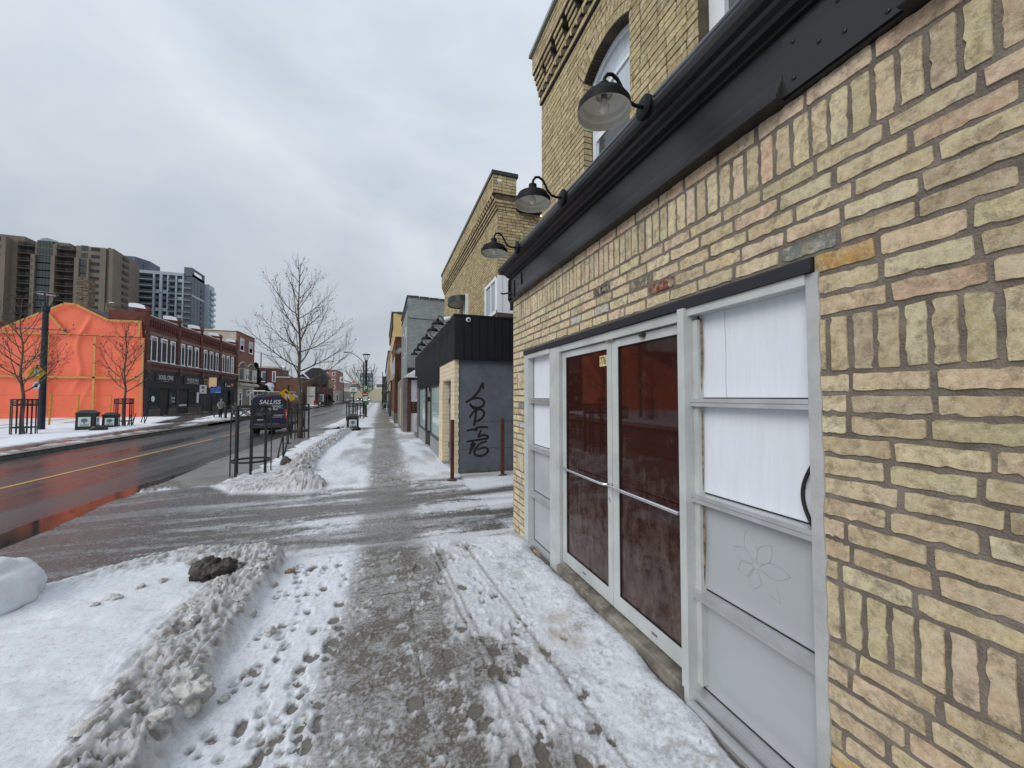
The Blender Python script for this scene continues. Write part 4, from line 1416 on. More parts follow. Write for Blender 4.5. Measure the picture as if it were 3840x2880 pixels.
# ---- gooseneck lamps
M_LAMP = mat('black_lamp_enamel', (0.008, 0.009, 0.010), 0.5, (0.016, 0.017, 0.018), 9, 0.15, 30, spec=0.12)
M_LAMPW = mat('white_lamp_enamel', s2l(222, 222, 214), 0.5, s2l(205, 205, 197), 4)
M_BULB = mat('frosted_bulb', s2l(236, 232, 228), 0.25)
def gooseneck(label, group):
    """wall lamp at the origin, arm towards -X"""
    t_ = thing('gooseneck_lamp', label, 'wall lamp', (0, 0, 0), group)
    p = MB(); p.lathe([(0, -0.012), (0.07, -0.012), (0.07, 0.006), (0.064, 0.010), (0, 0.010)], (0, 0, 0), (-1, 0, 0), 24)
    po_ = p.build('back_plate', M_LAMP, t_, True)
    for (y, z) in ((0.03, 0.02), (-0.03, -0.02)):
        s = MB(); s.box(-0.014, -0.009, y - 0.006, y + 0.006, z - 0.006, z + 0.006); s.build('screw', M_BLACK, po_)
    a = MB()
    ctrl = [(-0.008, 0), (-0.06, -0.004), (-0.105, 0.006), (-0.138, 0.040), (-0.160, 0.085), (-0.186, 0.125), (-0.222, 0.146), (-0.254, 0.138), (-0.275, 0.108), (-0.28, 0.06), (-0.28, 0.04)]
    a.tube([(x, 0, z) for x, z in ctrl], 0.0105, 10); a.build('arm', M_LAMP, t_, True)
    s = MB()
    s.lathe([(0.0, 0.075), (0.020, 0.075), (0.034, 0.068), (0.036, 0.030), (0.050, 0.024), (0.052, 0.004), (0.095, -0.004), (0.128, -0.022), (0.137, -0.052), (0.152, -0.060), (0.155, -0.102), (0.1545, -0.105)], (-0.28, 0, 0), (0, 0, 1), 32)
    s.lathe([(0.1545, -0.105), (0.151, -0.104), (0.148, -0.064), (0.133, -0.054), (0.124, -0.026), (0.092, -0.009), (0.048, -0.002), (0.046, 0.018), (0.0, 0.020)], (-0.28, 0, 0), (0, 0, 1), 32, mi=1)
    s.build('shade', [M_LAMP, M_LAMPW], t_, True, fix=False)
    so = MB(); so.lathe([(0, 0.02), (0.018, 0.02), (0.018, -0.022), (0, -0.022)], (-0.28, 0, 0), (0, 0, 1), 12); so.build('socket', mat('grey_socket', s2l(120, 118, 118), 0.5), t_, True)
    b = MB(); b.lathe([(0.012, -0.020), (0.016, -0.034), (0.027, -0.054), (0.032, -0.072), (0.028, -0.090), (0.016, -0.101), (0, -0.104)], (-0.28, 0, 0), (0, 0, 1), 16); b.build('bulb', M_BULB, t_, True)
    return t_
l1 = gooseneck('large nearest black gooseneck lamp on the cornice in front of the arched window', 'gooseneck lamps on the black cornice')
l1.location = (1.497, 1.913, 3.497)
dup(l1, (1.497, 3.04, 3.497), None, 'black gooseneck lamp, middle one on the cornice, against brick and sky')
dup(l1, (1.497, 4.25, 3.497), None, 'black gooseneck lamp at the far corner of the cornice')
# ------------------------------------------------------------------ second building: black fascia, grey graffiti wall
M_GREYW = mat('slate_grey_painted_render', s2l(100, 106, 116), 0.75, s2l(78, 84, 93), 2.2, 0.45, 18, lo=0.3, hi=0.7)
M_CREAM = mat('cream_painted_brick', s2l(228, 213, 184), 0.7, s2l(208, 193, 164), 5, 0.35, 40)
M_CREAMJ = mat('cream_painted_joint', s2l(198, 182, 152), 0.8, s2l(178, 163, 134), 8, 0.3, 60)
M_CLAD = mat('black_metal_cladding', s2l(34, 35, 40), 0.36, s2l(28, 29, 33), 0.8, 0.03, 10)
M_PANELB = mat('grey_stall_panel', s2l(150, 152, 154), 0.6, s2l(128, 130, 132), 2, 0.15, 20)
M_DKFRAME = mat('dark_bronze_frame', s2l(66, 64, 60), 0.45, s2l(50, 48, 46), 6)
M_SHOPGL = glass('shop_window_glass', s2l(168, 192, 192), 0.02, 0.9)  # pale base colour stands in for snow reflected in the panes
M_TAN = brick_tex('tan_brick_wall', s2l(178, 158, 108), s2l(150, 132, 90), s2l(110, 96, 72), 0.07, 0.22, 0.008)
nb_ = thing('cladded_shop', 'two storey brick shop with black metal fascia and grey graffiti side wall', 'building', (1.58, 8.78, 0))
m_ = MB()
m_.box(1.668, 9, 8.80, 9.15, -0.4, 2.64)
m_.build('side_wall', M_GREYW, nb_)
cr_ = MB()
R = random.Random(8)
x = 1.70
while x < 3.6:                                  # crumbled plaster along the foot of the wall
    wd = R.uniform(0.06, 0.16)
    cr_.box(x, x + wd, 8.775 + R.uniform(0, 0.012), 8.81, -0.4, -0.02 + R.uniform(-0.015, 0.05))
    x += wd * 0.9
cr_.build('crumbling_base', mat('crumbled_render', s2l(112, 106, 98), 0.95, s2l(58, 54, 50), 14, 0.9, 40), nb_)
ck = MB()
for z0, ph, xa, xb in ((1.14, 0.4, 2.25, 3.4), (0.52, 1.2, 1.72, 3.4)):
    ck.tube([(xa + (xb - xa) * k / 24, 8.80, z0 + 0.012 * math.sin(k * 1.7 + ph) + 0.008 * math.sin(k * 4.1)) for k in range(25)], [0.002 + 0.003 * abs(math.sin(k * 0.9)) for k in range(25)], 4)
ck.build('wall_crack', M_BLACK, nb_)
# graffiti strokes: flat paint on the wall
def ribbon(mb, pts, wd, fn, t0, t1):
    for i in range(len(pts) - 1):
        a, b = Vector(pts[i]), Vector(pts[i + 1])
        d_ = (b - a)
        if d_.length < 1e-6: continue
        d_.normalize(); nn = Vector((-d_.y, d_.x))
        w0 = wd[i] if isinstance(wd, list) else wd
        w1 = wd[i + 1] if isinstance(wd, list) else wd
        e = 0.3
        q = [a + nn * w0 - d_ * w0 * e, a - nn * w0 - d_ * w0 * e, b - nn * w1 + d_ * w1 * e, b + nn * w1 + d_ * w1 * e]
        mb.prism([tuple(k) for k in q], fn, t0 - 0.0001 * (i % 7), t1)
def smooth(pts, n=5):
    P = [Vector(p) for p in pts]
    o = []
    for i in range(len(P) - 1):
        p0, p1, p2, p3 = P[max(i - 1, 0)], P[i], P[i + 1], P[min(i + 2, len(P) - 1)]
        for k in range(n):
            t_ = k / n
            o.append(0.5 * ((2 * p1) + (p2 - p0) * t_ + (2 * p0 - 5 * p1 + 4 * p2 - p3) * t_ ** 2 + (3 * p1 - p0 - 3 * p2 + p3) * t_ ** 3))
    o.append(P[-1])
    return [tuple(q) for q in o]
gmap = lambda u, v: (1.833 + (u - 715) * 0.00306, 2.06 - (v - 820) * 0.00302)
strokes = [
    [(720, 972), (748, 955), (790, 920), (822, 880), (850, 822), (853, 868)],
    [(722, 968), (770, 945), (815, 938), (848, 950), (862, 975), (850, 1000), (815, 1015), (770, 1005), (752, 985), (768, 1010), (800, 1030)],
    [(748, 1088), (775, 1050), (815, 1028), (850, 1035), (862, 1062), (845, 1095), (800, 1120), (785, 1118)],
    [(800, 1030), (795, 1080), (783, 1152)],
    [(727, 1190), (775, 1180), (803, 1186), (800, 1172), (840, 1163), (892, 1167)],
    [(838, 1188), (818, 1238), (850, 1226), (885, 1232), (890, 1250), (850, 1258), (728, 1272)],
    [(775, 1268), (765, 1310), (750, 1368)], [(757, 1300), (790, 1290), (762, 1340)],
    [(882, 1276), (835, 1290), (800, 1325), (785, 1358), (805, 1382), (850, 1386), (888, 1362), (890, 1335), (862, 1322), (812, 1338)]]
for s_ in strokes:
    gf = MB()
    p = smooth([gmap(*q) for q in s_], 5)
    wd = [0.021 + 0.006 * math.sin(3.1 * i / len(p)) for i in range(len(p))]
    ribbon(gf, p, wd, lambda u, v, w_: (u, w_, v), 8.7975, 8.801)
    gf.build('graffiti_stroke', mat('black_spray_paint', (0.008, 0.008, 0.01), 0.5), nb_)

# cream painted brick pier with the side door
mj = MB()
mj.box(1.585, 1.672, 8.785, 9.30, -0.4, 2.60)
mj.box(1.585, 1.9, 10.62, 11.29, -0.4, 2.60)
mj.box(1.585, 1.9, 9.30, 10.62, 2.14, 2.60)
mj.box(1.60, 1.66, 9.30, 9.31, -0.2, 2.14)
mj.build('door_surround', M_CREAMJ, nb_)
cb_ = []
CH = 0.104
ccol = lambda: s2l(226, 206, 166)
z = -0.22
row = 0
while z < 2.58:
    off = (row % 2) * 0.10
    zc_ = z + CH / 2
    if zc_ > 2.14:
        courses(cb_, [(8.775, 11.28)], z, z + CH, 1.58, (-1, 0, 0), 1, ln=0.21, joint=0.008, bed=0.009, col=ccol)
    else:
        courses(cb_, [(8.775, 9.29), (10.63, 11.28)], z, z + CH, 1.58, (-1, 0, 0), 1, ln=0.19 + off * 0.2, joint=0.008, bed=0.009, col=ccol)
        cb_.append(dict(c=Vector((1.74, 10.617, zc_)), u=Vector((1, 0, 0)), v=Vector((0, 0, 1)), n=Vector((0, -1, 0)), l=0.30, h=CH - 0.009, col=ccol()))
    cb_.append(dict(c=Vector((1.622 + (0.004 if row % 2 else -0.004), 8.78, zc_)), u=Vector((1, 0, 0)), v=Vector((0, 0, 1)), n=Vector((0, -1, 0)), l=0.10 + (0.012 if row % 2 else 0), h=CH - 0.009, col=ccol()))
    z += CH; row += 1
SHC = (brick_shapes(6, 0.2, 0.095, 0.02, 0.004, (3, 2)), 0.2, 0.095)
for b_ in cb_: b_['v'] = Vector((0, 0, 1))
lay_bricks(nb_, cb_, SHC, 300, M_CREAM, M_CREAM, 'painted_courses')
dd = MB(); dd.box(1.76, 1.80, 9.30, 10.62, -0.05, 2.14)
sd_ = dd.build('side_door', mat('grey_steel_door', s2l(108, 112, 124), 0.5, s2l(98, 102, 113), 2), nb_)
hg = MB()
for z in (0.35, 1.55): hg.box(1.745, 1.762, 10.55, 10.615, z, z + 0.14)
hg.build('hinge', M_BLACK, sd_)
stp = MB(); stp.box(1.56, 1.78, 9.1, 10.7, -0.4, -0.03)
stp.build('doorstep', mat('worn_step', s2l(150, 148, 146), 0.8, s2l(118, 116, 112), 5, 0.4, 30), nb_)

# black vertical cladding: each folded panel
fb_ = MB()
fb_.box(1.575, 9, 8.735, 8.80, 2.60, 3.60)
fb_.box(1.575, 2.6, 8.80, 18.05, 2.62, 3.60)
fb_.box(1.575, 1.75, 11.30, 18.05, 2.12, 2.62)
fb_.box(1.60, 2.6, 18.05, 19.8, 2.74, 3.60)
fb_.build('fascia_backing', M_BLACK, nb_)
def clad(x0, x1, y0, y1, z0, z1, face):
    p = MB()
    if face == 's':
        p.prism([(x0 + 0.006, 0), (x1 - 0.034, 0), (x1 - 0.030, -0.024), (x1 - 0.006, -0.024), (x1 - 0.004, 0.012), (x0 + 0.006, 0.012)], lambda u, v, w_: (u, 8.722 + v, w_), z0, z1)
    else:
        p.prism([(y0 + 0.003, 0), (y1 - 0.03, 0), (y1 - 0.026, -0.022), (y1 - 0.004, -0.022), (y1 - 0.003, 0.012), (y0 + 0.003, 0.012)], lambda u, v, w_: (x0 + v, u, w_), z0, z1)
    p.build('cladding_panel', M_CLAD, nb_)
xs_ = [1.548, 1.774, 1.952, 2.133, 2.318, 2.497, 2.682, 2.872, 3.05, 3.23, 3.41, 3.6]
for a, b_ in zip(xs_[:-1], xs_[1:]): clad(a, b_, 0, 0, 2.60, 3.60, 's')
y = 8.72
while y < 18.0:
    clad(1.556, 0, y, y + 0.178, 2.60 if y < 11.2 else 2.115, 3.60, 'w')
    y += 0.178
while y < 19.7:
    clad(1.585, 0, y, y + 0.178, 2.745, 3.60, 'w')
    y += 0.178
tr_ = MB()
tr_.box(1.536, 3.6, 8.702, 8.80, 3.60, 3.635)
tr_.box(1.536, 2.55, 8.80, 19.8, 3.60, 3.63)
tr_.box(1.538, 3.6, 8.706, 8.80, 2.585, 2.60)
tr_.box(1.54, 1.58, 11.29, 11.31, 2.10, 3.60)
tr_.build('fascia_trim', M_CLAD, nb_)

# display windows
def gl_y(o, x, y0, y1, z0, z1, m):      # glass facing the street
    g = MB(); g.box(x, x + 0.012, y0, y1, z0, z1); return g.build('pane', m, o)
wf = MB()
for (a, b_, c, d_) in ((11.30, 11.38, 0.42, 2.12), (13.55, 13.63, 0.42, 2.12), (11.38, 13.55, 0.42, 0.50), (11.38, 13.55, 2.04, 2.12)):
    wf.box(1.60, 1.68, a, b_, c, d_)
o = wf.build('shop_window', M_DKFRAME, nb_); o['label'] = 'near display window beside the cream pier'
gl_y(o, 1.635, 11.38, 13.55, 0.50, 2.04, M_SHOPGL)
wf = MB()
for (a, b_, c, d_) in ((15.20, 15.28, 0.40, 2.12), (17.85, 17.93, 0.40, 2.12), (15.28, 17.85, 0.40, 0.48), (15.28, 17.85, 2.04, 2.12)):
    wf.box(1.60, 1.68, a, b_, c, d_)
o = wf.build('shop_window', M_DKFRAME, nb_); o['label'] = 'far display window with a grey corner panel'
gl_y(o, 1.635, 15.28, 17.85, 0.48, 2.04, M_SHOPGL)
wf = MB(); wf.box(1.69, 2.7, 15.20, 15.26, 0.42, 1.93); wf.build('recess_panel', mat('sage_board', s2l(170, 172, 160), 0.6, s2l(156, 158, 148), 2), nb_)
wf = MB(); wf.box(1.69, 2.7, 15.195, 15.26, 1.55, 1.72); wf.build('recess_band', M_BLACK, nb_)
wf = MB(); wf.box(1.68, 2.7, 15.17, 15.26, 0.36, 0.42); wf.build('recess_sill', M_DKFRAME, nb_)
wf = MB(); wf.box(2.7, 2.8, 13.63, 15.2, -0.4, 2.12); wf.build('entrance_door', M_DKFRAME, nb_)
pb_ = MB(); pb_.box(1.615, 1.75, 11.30, 13.63, -0.5, 0.42); pb_.box(1.615, 1.75, 15.2, 18.0, -0.5, 0.40); pb_.box(1.75, 2.7, 15.18, 15.26, -0.5, 0.36); pb_.box(1.68, 1.75, 18.0, 19.8, -0.5, 2.74)
pb_.build('stall_riser', mat('dark_stall_riser', s2l(88, 92, 94), 0.6, s2l(74, 78, 80), 2), nb_)
for y0, y1 in ((11.32, 13.6), (15.22, 17.95)):
    n_ = 5
    for k in range(n_):
        q = MB(); a = y0 + (y1 - y0) * k / n_; q.box(1.602, 1.616, a + 0.006, a + (y1 - y0) / n_ - 0.006, -0.45, 0.40)
        q.build('stall_panel', M_PANELB, nb_)
ledge = MB(); ledge.box(1.52, 1.7, 18.0, 19.6, -0.5, -0.06); ledge.build('door_ledge', M_STRIP, nb_)

# upper storey of brown-yellow brick
XB, YB = 2.60, 8.76
ubb = []
HB = 0.0745
def bspans(z):
    sp = [(8.77, 17.05)]
    for (a, b_, c, d_) in ((8.7, 9.92, 3.74, 4.63), (12.08, 12.66, 3.6, 4.95)):
        if c < z < d_:
            o = []
            for s, e in sp:
                if a > s: o.append((s, min(a, e)))
                if b_ < e: o.append((max(b_, s), e))
            sp = o
    return sp
TB = [s2l(*c) for c in ((186, 167, 122), (172, 154, 112), (196, 178, 133), (158, 142, 104), (178, 161, 120))]
def btone():
    k = rnd.uniform(0.8, 1.1)
    return tuple(x * k for x in rnd.choice(TB))
bw_ = MB()
z = 3.60
while z < 6.25:
    courses(ubb, bspans(z + HB / 2), z, z + HB, XB, (-1, 0, 0), 1, ln=0.22, joint=0.008, bed=0.009, jit=0.003, col=btone)
    sp = [(2.61, 5.2)] if not 3.66 < z + HB / 2 < 4.63 else [(3.06, 5.2)]
    courses(ubb, sp, z, z + HB, YB, (0, -1, 0), 0, ln=0.22, joint=0.008, bed=0.009, jit=0.003, col=btone)
    z += HB
bw_.box(XB + 0.006, XB + 0.3, 9.92, 17.05, 3.6, 6.3)
bw_.box(XB + 0.006, XB + 0.3, 8.766, 9.92, 4.63, 6.3)
bw_.box(XB + 0.3, 8, 8.766, 9.1, 4.63, 6.3)
bw_.box(3.06, 8, 8.766, 9.1, 3.6, 4.63)
bw_.box(XB + 0.3, 8, 9.1, 17.05, 3.6, 6.25)
zc = 6.25
for st_, (o_, n_) in enumerate(((0.03, 1), (0.06, 1), (0.09, 1))):
    courses(ubb, [(8.77 - o_, 17.05)], zc, zc + HB, XB - o_, (-1, 0, 0), 1, ln=0.22, joint=0.008, bed=0.009, col=btone)
    courses(ubb, [(XB - o_, 3.06)], zc, zc + HB, YB - o_ * 0.5, (0, -1, 0), 0, ln=0.22, joint=0.008, bed=0.009, col=btone)
    bw_.box(XB - o_ + 0.006, 3.06, YB - o_ * 0.5 + 0.006, 17.05, zc, zc + HB)
    zc += HB
for k in range(46):                                     # two rows of brick dentils
    y = 8.72 + k * 0.182
    for q in (0, 1):
        ubb.append(dict(c=Vector((XB - 0.125, y + 0.05 + 0.09 * q, zc + HB * (q + 0.5))), u=Vector((0, -1, 0)), v=Vector((0, 0, 1)), n=Vector((-1, 0, 0)), l=0.09, h=HB - 0.01, col=btone()))
        bw_.box(XB - 0.12, XB, y + 0.006 + 0.09 * q, y + 0.094 + 0.09 * q, zc + HB * q + 0.004, zc + HB * (q + 1) - 0.004)
bw_.box(XB - 0.07, 3.06, YB - 0.02, 17.05, zc, zc + 2 * HB)
zc += 2 * HB
while zc < 7.02:
    courses(ubb, [(8.70, 17.05)], zc, zc + HB, XB - 0.135, (-1, 0, 0), 1, ln=0.22, joint=0.008, bed=0.009, col=btone)
    courses(ubb, [(XB - 0.13, 3.06)], zc, zc + HB, YB - 0.05, (0, -1, 0), 0, ln=0.22, joint=0.008, bed=0.009, jit=0.006, col=btone)
    bw_.box(XB - 0.129, 3.055, YB - 0.044, 17.05, zc, zc + HB)
    zc += HB
bw_.build('upper_wall', M_MORTAR_D, nb_)
for b_ in ubb:
    b_['v'] = Vector((0, 0, 1))
SHB = (brick_shapes(6, 0.22, 0.0655, 0.011, 0.002, (3, 2)), 0.22, 0.0655)
lay_bricks(nb_, ubb, SHB, 0, M_BRICK, M_BRICKS, 'upper_brick_courses')
wpt = MB(); wpt.box(2.57, 2.68, 8.703, 8.709, 6.90, 6.97); wpt.build('paint_patch', mat('white_flake', s2l(220, 218, 212), 0.7), nb_)
cp = MB(); cp.box(XB - 0.165, 3.10, YB - 0.075, 17.1, zc + 0.002, zc + 0.095); cp.build('parapet_coping', M_CLAD, nb_)
rb = MB(); rb.box(3.10, 8, 8.60, 9.4, 6.26, 6.55); rb.build('roof_soffit', M_BLACK, nb_)
lt = MB(); lt.lathe([(0, 0), (0.04, 0), (0.04, 0.02), (0, 0.02)], (3.75, 8.72, 6.245), (0, 0, 1), 12)
lt.build('soffit_light', mat('lit_soffit_lamp', (1.0, 0.85, 0.55), 0.4, emit=4.0), nb_)
# corner window box
bx = MB()
bx.box(2.575, 2.70, 8.72, 8.84, 3.74, 4.64)
bx.box(2.575, 3.06, 8.735, 8.8, 4.575, 4.64)
bx.box(2.575, 3.06, 8.735, 8.8, 3.74, 3.81)
bx.box(2.70, 2.86, 8.735, 8.8, 3.81, 4.575)
bx.box(2.86, 2.90, 8.728, 8.79, 3.81, 4.575)
bx.box(2.575, 2.64, 8.84, 9.92, 4.56, 4.64)
bx.box(2.575, 2.64, 8.84, 9.92, 3.74, 3.82)
bx.box(2.575, 2.64, 9.80, 9.92, 3.82, 4.56)
bx.box(2.575, 2.63, 9.28, 9.33, 3.82, 4.56)
bx.box(2.58, 2.63, 8.84, 8.92, 3.82, 4.56)
o = bx.build('corner_window', M_WVINYL, nb_)
g_ = MB(); g_.box(2.90, 3.06, 8.75, 8.76, 3.81, 4.575); g_.build('pane', glass('dark_window_glass', s2l(48, 54, 58), 0.03, 0.7), o)
g_ = MB(); g_.box(2.60, 2.61, 8.92, 9.28, 3.82, 4.56); g_.box(2.605, 2.615, 9.33, 9.80, 3.82, 4.56); g_.build('pane', glass('pale_window_glass', s2l(140, 152, 160), 0.04, 0.8), o)
sf = MB(); sf.box(2.59, 3.06, 8.73, 9.92, 3.62, 3.74)
sf.build('window_apron', mat('weathered_board', s2l(92, 84, 74), 0.85, s2l(62, 56, 50), 8, 0.4, 40, stretch=(8, 1, 1)), nb_)
# balcony door with curved awning
dw = MB(); dw.box(2.52, 2.66, 12.08, 12.18, 3.6, 5.05); dw.box(2.56, 2.66, 12.55, 12.66, 3.6, 4.95); dw.box(2.56, 2.66, 12.18, 12.55, 4.85, 4.95)
o = dw.build('balcony_door', M_WVINYL, nb_)
g_ = MB(); g_.box(2.62, 2.63, 12.18, 12.55, 3.6, 4.85); g_.build('pane', MATS['pale_window_glass'], o)
aw = MB()
n_ = 10
def awp(k):
    th = math.pi * k / n_
    return 12.75 - 0.62 * math.cos(th), 2.58 - 0.52 * math.sin(th) ** 0.7 if 0 < k < n_ else 2.58
for k in range(n_):
    (ya, xa), (yb, xb) = awp(k), awp(k + 1)
    aw.add([(xa, ya, 4.82), (xb, yb, 4.82), (xb, yb, 5.02), (xa, ya, 5.02), (2.6, 12.75, 5.10), (xa + 0.015, ya, 4.82), (xb + 0.015, yb, 4.82), (xb + 0.015, yb, 5.0), (xa + 0.015, ya, 5.0)],
           [(0, 1, 2, 3), (3, 2, 4), (6, 5, 8, 7), (0, 5, 6, 1)])
o = aw.build('awning', mat('black_awning_sheet', s2l(40, 40, 44), 0.45), nb_)
for k in range(6):
    y = 12.25 + k * 0.2
    s_ = MB(); xf = 2.58 - 0.5 * max(0.05, 1 - ((y - 12.75) / 0.62) ** 2) ** 0.5
    s_.box(xf + 0.02, 2.58, y, y + 0.18, 4.85 + 0.0, 4.862)
    s_.build('awning_slat', mat('white_awning_slat', s2l(206, 206, 200), 0.6), o)

# lamps and cameras on the fascia
for k, y in enumerate((9.42, 10.4, 11.92, 13.45, 14.95, 16.5)):
    dup(l1, (1.553, y, 3.565), None, 'black gooseneck lamp on the black fascia, %s' % ('first and nearest of six', 'second of six counted from the white camera', 'third of six counted from the white camera', 'fourth of six counted from the white camera', 'fifth of six counted from the white camera', 'last and farthest of six')[k])
for o in [q for q in COL.objects if q.get('label', '').startswith('black gooseneck lamp on the black')]:
    o['group'] = 'gooseneck lamps along the black fascia'
M_CAMW = mat('white_camera_shell', s2l(222, 224, 226), 0.35, s2l(205, 207, 209), 5)
cm = thing('security_camera', 'round white dome camera on the front of the black fascia', 'camera', (1.875, 8.72, 3.508))
c_ = MB(); c_.lathe([(0, -0.002), (0.055, -0.002), (0.058, 0.016), (0.05, 0.034), (0.032, 0.040), (0.030, 0.034)], (1.875, 8.70, 3.508), (0, -1, 0), 24); c_.build('housing', M_CAMW, cm, True)
c_ = MB(); c_.lathe([(0.031, 0.030), (0.026, 0.046), (0.012, 0.056), (0, 0.058)], (1.875, 8.70, 3.508), (0, -1, 0), 16); c_.build('lens', glass('black_lens', (0.004, 0.004, 0.005), 0.05, 0.6), cm, True)
cm = thing('security_camera', 'white bullet camera on the corner of the black fascia', 'camera', (1.53, 9.05, 3.63))
c_ = MB(); c_.lathe([(0, 0), (0.04, 0.0), (0.052, 0.02), (0.052, 0.13), (0.045, 0.15), (0.03, 0.155)], (1.53, 9.10, 3.60), (-0.85, 0.45, -0.1), 18); c_.build('housing', M_CAMW, cm, True)
c_ = MB(); c_.tube([(1.55, 9.08, 3.61), (1.53, 9.10, 3.60)], 0.02, 8); c_.build('bracket', M_CAMW, cm)

# rusty posts guarding the corner
M_RUST = mat('rusty_steel', s2l(104, 50, 36), 0.8, s2l(70, 36, 28), 6, 0.5, 60, metal=0.2)
for x, y, l_ in ((1.45, 8.30, 'rusty square steel post in front of the cream pier'), (2.62, 8.42, 'rusty square steel post in front of the graffiti wall')):
    t_ = thing('steel_post', l_, 'post', (x, y, gz(x, y) - 0.06), 'rusty posts by the driveway')
    p = MB(); z0 = gz(x, y) - 0.2
    p.prism([(-.036, -.036), (.036, -.036), (.036, .036), (-.036, .036)], lambda u, v, w_: (x + u, y + v, w_), z0, 1.235)
    p.build('shaft', M_RUST, t_)
    for z in (0.35, 0.6, 0.1, 0.95):
        p = MB(); p.ball((x - 0.012, y - 0.037, z), 0.007, 0.006, 0.007, 8, 4); p.build('bolt', M_RUST, t_)
    p = MB(); p.ball((x, y, gz(x, y) - 0.03), 0.11, 0.09, 0.045, 12, 6, jit=0.12); p.build('base_collar', mat('muddy_base', s2l(92, 70, 58), 0.9), t_)

# ------------------------------------------------------------------ the row further along on the right
M_GREYBR = brick_tex('grey_painted_brick', s2l(160, 166, 164), s2l(146, 152, 151), s2l(112, 118, 118), 0.075, 0.22, 0.009, 0.7, 0.9, 0.72)
gbld = thing('grey_painted_building', 'grey painted brick building with tiled coping beside the black fascia', 'building', (1.33, 22.0, -0.3))
m_ = MB()
m_.box(1.34, 6, 22.0, 29.4, 2.9, 7.3)
m_.box(1.30, 1.345, 22.0, 22.10, 2.9, 7.2)
m_.build('wall', M_GREYBR, gbld)
m_ = MB(); m_.tube([(1.345 + k * 0.22, 21.985, 6.12 - 0.004 * k + 0.006 * math.sin(k * 2)) for k in range(11)], 0.018, 5); m_.tube([(1.325, 22.1 + k * 0.7, 6.95) for k in range(11)], 0.05, 5)
m_.build('string_course', mat('dark_grey_band', s2l(96, 98, 100), 0.8), gbld)
for k in range(12):
    c_ = MB(); c_.box(1.26, 1.40, 22.0 + k * 0.615, 22.59 + k * 0.615, 7.30, 7.40 + 0.015 * (k % 2)); c_.build('coping_tile', M_DKFRAME, gbld)
for k in range(8):
    c_ = MB(); c_.box(1.40 + k * 0.55 + 0.002, 1.92 + k * 0.55, 21.94, 22.1, 7.30 - 0.02 * k, 7.385 - 0.02 * k)
    c_.build('coping_tile', M_DKFRAME, gbld)
for y in (23.6, 26.2):
    c_ = MB(); c_.box(1.325, 1.36, y, y + 0.95, 4.3, 5.9); o = c_.build('window', M_WVINYL, gbld)
    g_ = MB(); g_.box(1.318, 1.326, y + 0.08, y + 0.87, 4.38, 5.82); g_.build('pane', MATS['dark_window_glass'], o)
m_ = MB(); m_.prism([(1.22, 2.78), (1.22, 2.90), (2.1, 3.10), (6, 3.1), (6, 2.78)], lambda u, v, w_: (u, w_, v), 21.2, 29.4); m_.build('lean_to_roof', mat('white_eave', s2l(214, 216, 218), 0.6), gbld)
m_ = MB(); m_.box(1.30, 6, 21.3, 22.02, 3.05, 3.30); m_.build('roof_edge', M_BLACK, gbld)
m_ = MB(); m_.prism([(1.24, 2.91), (1.62, 3.16), (2.2, 3.22), (2.2, 3.09)], lambda u, v, w_: (u, w_, v), 21.22, 22.0); m_.build('roof_snow', mat('clean_snow', (0.75, 0.78, 0.83), 0.7, (0.7, 0.73, 0.78), 3, 0.4, 30), gbld)
M_TILEG = mat('grey_wall_tile', s2l(140, 136, 132), 0.5, s2l(112, 108, 104), 3, 0.1, 30)
M_BROWNP = mat('brown_stained_post', s2l(92, 58, 44), 0.7, s2l(70, 44, 34), 5, 0.2, 30)
m_ = MB(); m_.box(1.12, 1.345, 22.02, 29.4, -0.6, 2.80); m_.box(1.345, 6, 22.2, 29.4, -0.6, 2.80); m_.build('lower_wall', mat('dark_tile_joint', s2l(84, 80, 78), 0.8), gbld)
for k in range(6):
    for j in range(7):
        if k == 2 and j not in (0, 6): mm = mat('yellow_board', s2l(206, 190, 140), 0.7)
        else: mm = M_TILEG
        t_ = MB(); t_.box(1.10, 1.122, 22.05 + k * 1.22, 23.24 + k * 1.22, -0.5 + j * 0.47, -0.04 + j * 0.47); t_.build('wall_tile', mm, gbld)
for j in range(2):
    t_ = MB(); t_.box(1.10, 1.34, 21.99, 22.03, -0.5 if j == 0 else 2.19, 2.17 if j == 0 else 2.78); t_.build('wall_tile', mat('mauve_grey_tile', s2l(126, 116, 116), 0.5, s2l(108, 99, 99), 2), gbld)
for x0 in (1.35, 1.44):
    t_ = MB(); t_.box(x0, x0 + 0.085, 21.92, 22.03, -0.5, 2.76); t_.build('post', M_BROWNP, gbld)
t_ = MB(); t_.box(1.53, 2.6, 22.03, 22.2, -0.5, 2.76); t_.build('boarded_front', mat('brown_board', s2l(96, 66, 48), 0.8, s2l(74, 52, 40), 4), gbld)
for j in range(4):
    for k in range(4):
        t_ = MB(); t_.ball((1.62 + k * 0.26 + 0.05 * (j % 2), 22.0, 0.88 + j * 0.155), 0.13, 0.05, 0.075, 8, 5, jit=0.1); t_.build('stone', mat('brown_rubble_stone', s2l(104, 76, 54), 0.85, s2l(66, 48, 36), 6, 0.5, 30), gbld)
def sheet(name, x0, x1, z0, z1, y, m, par, amp=0.03, seed=1):
    X, Z = np.meshgrid(np.linspace(x0, x1, 16), np.linspace(z0, z1, 24))
    Yd = y - amp * fbm(X * 7 + seed, Z * 1.2, 1.0, 3, seed)
    Zd = Z + (Z < z0 + 0.02) * 0.06 * (fbm(X * 4, Z * 0, 1.5, 2, seed) - 0.3)
    me = grid_mesh(name, X, Yd, Zd, m)
    off = base_of(par)
    me.transform(Matrix.Translation(-off))
    return link(name, me, par)
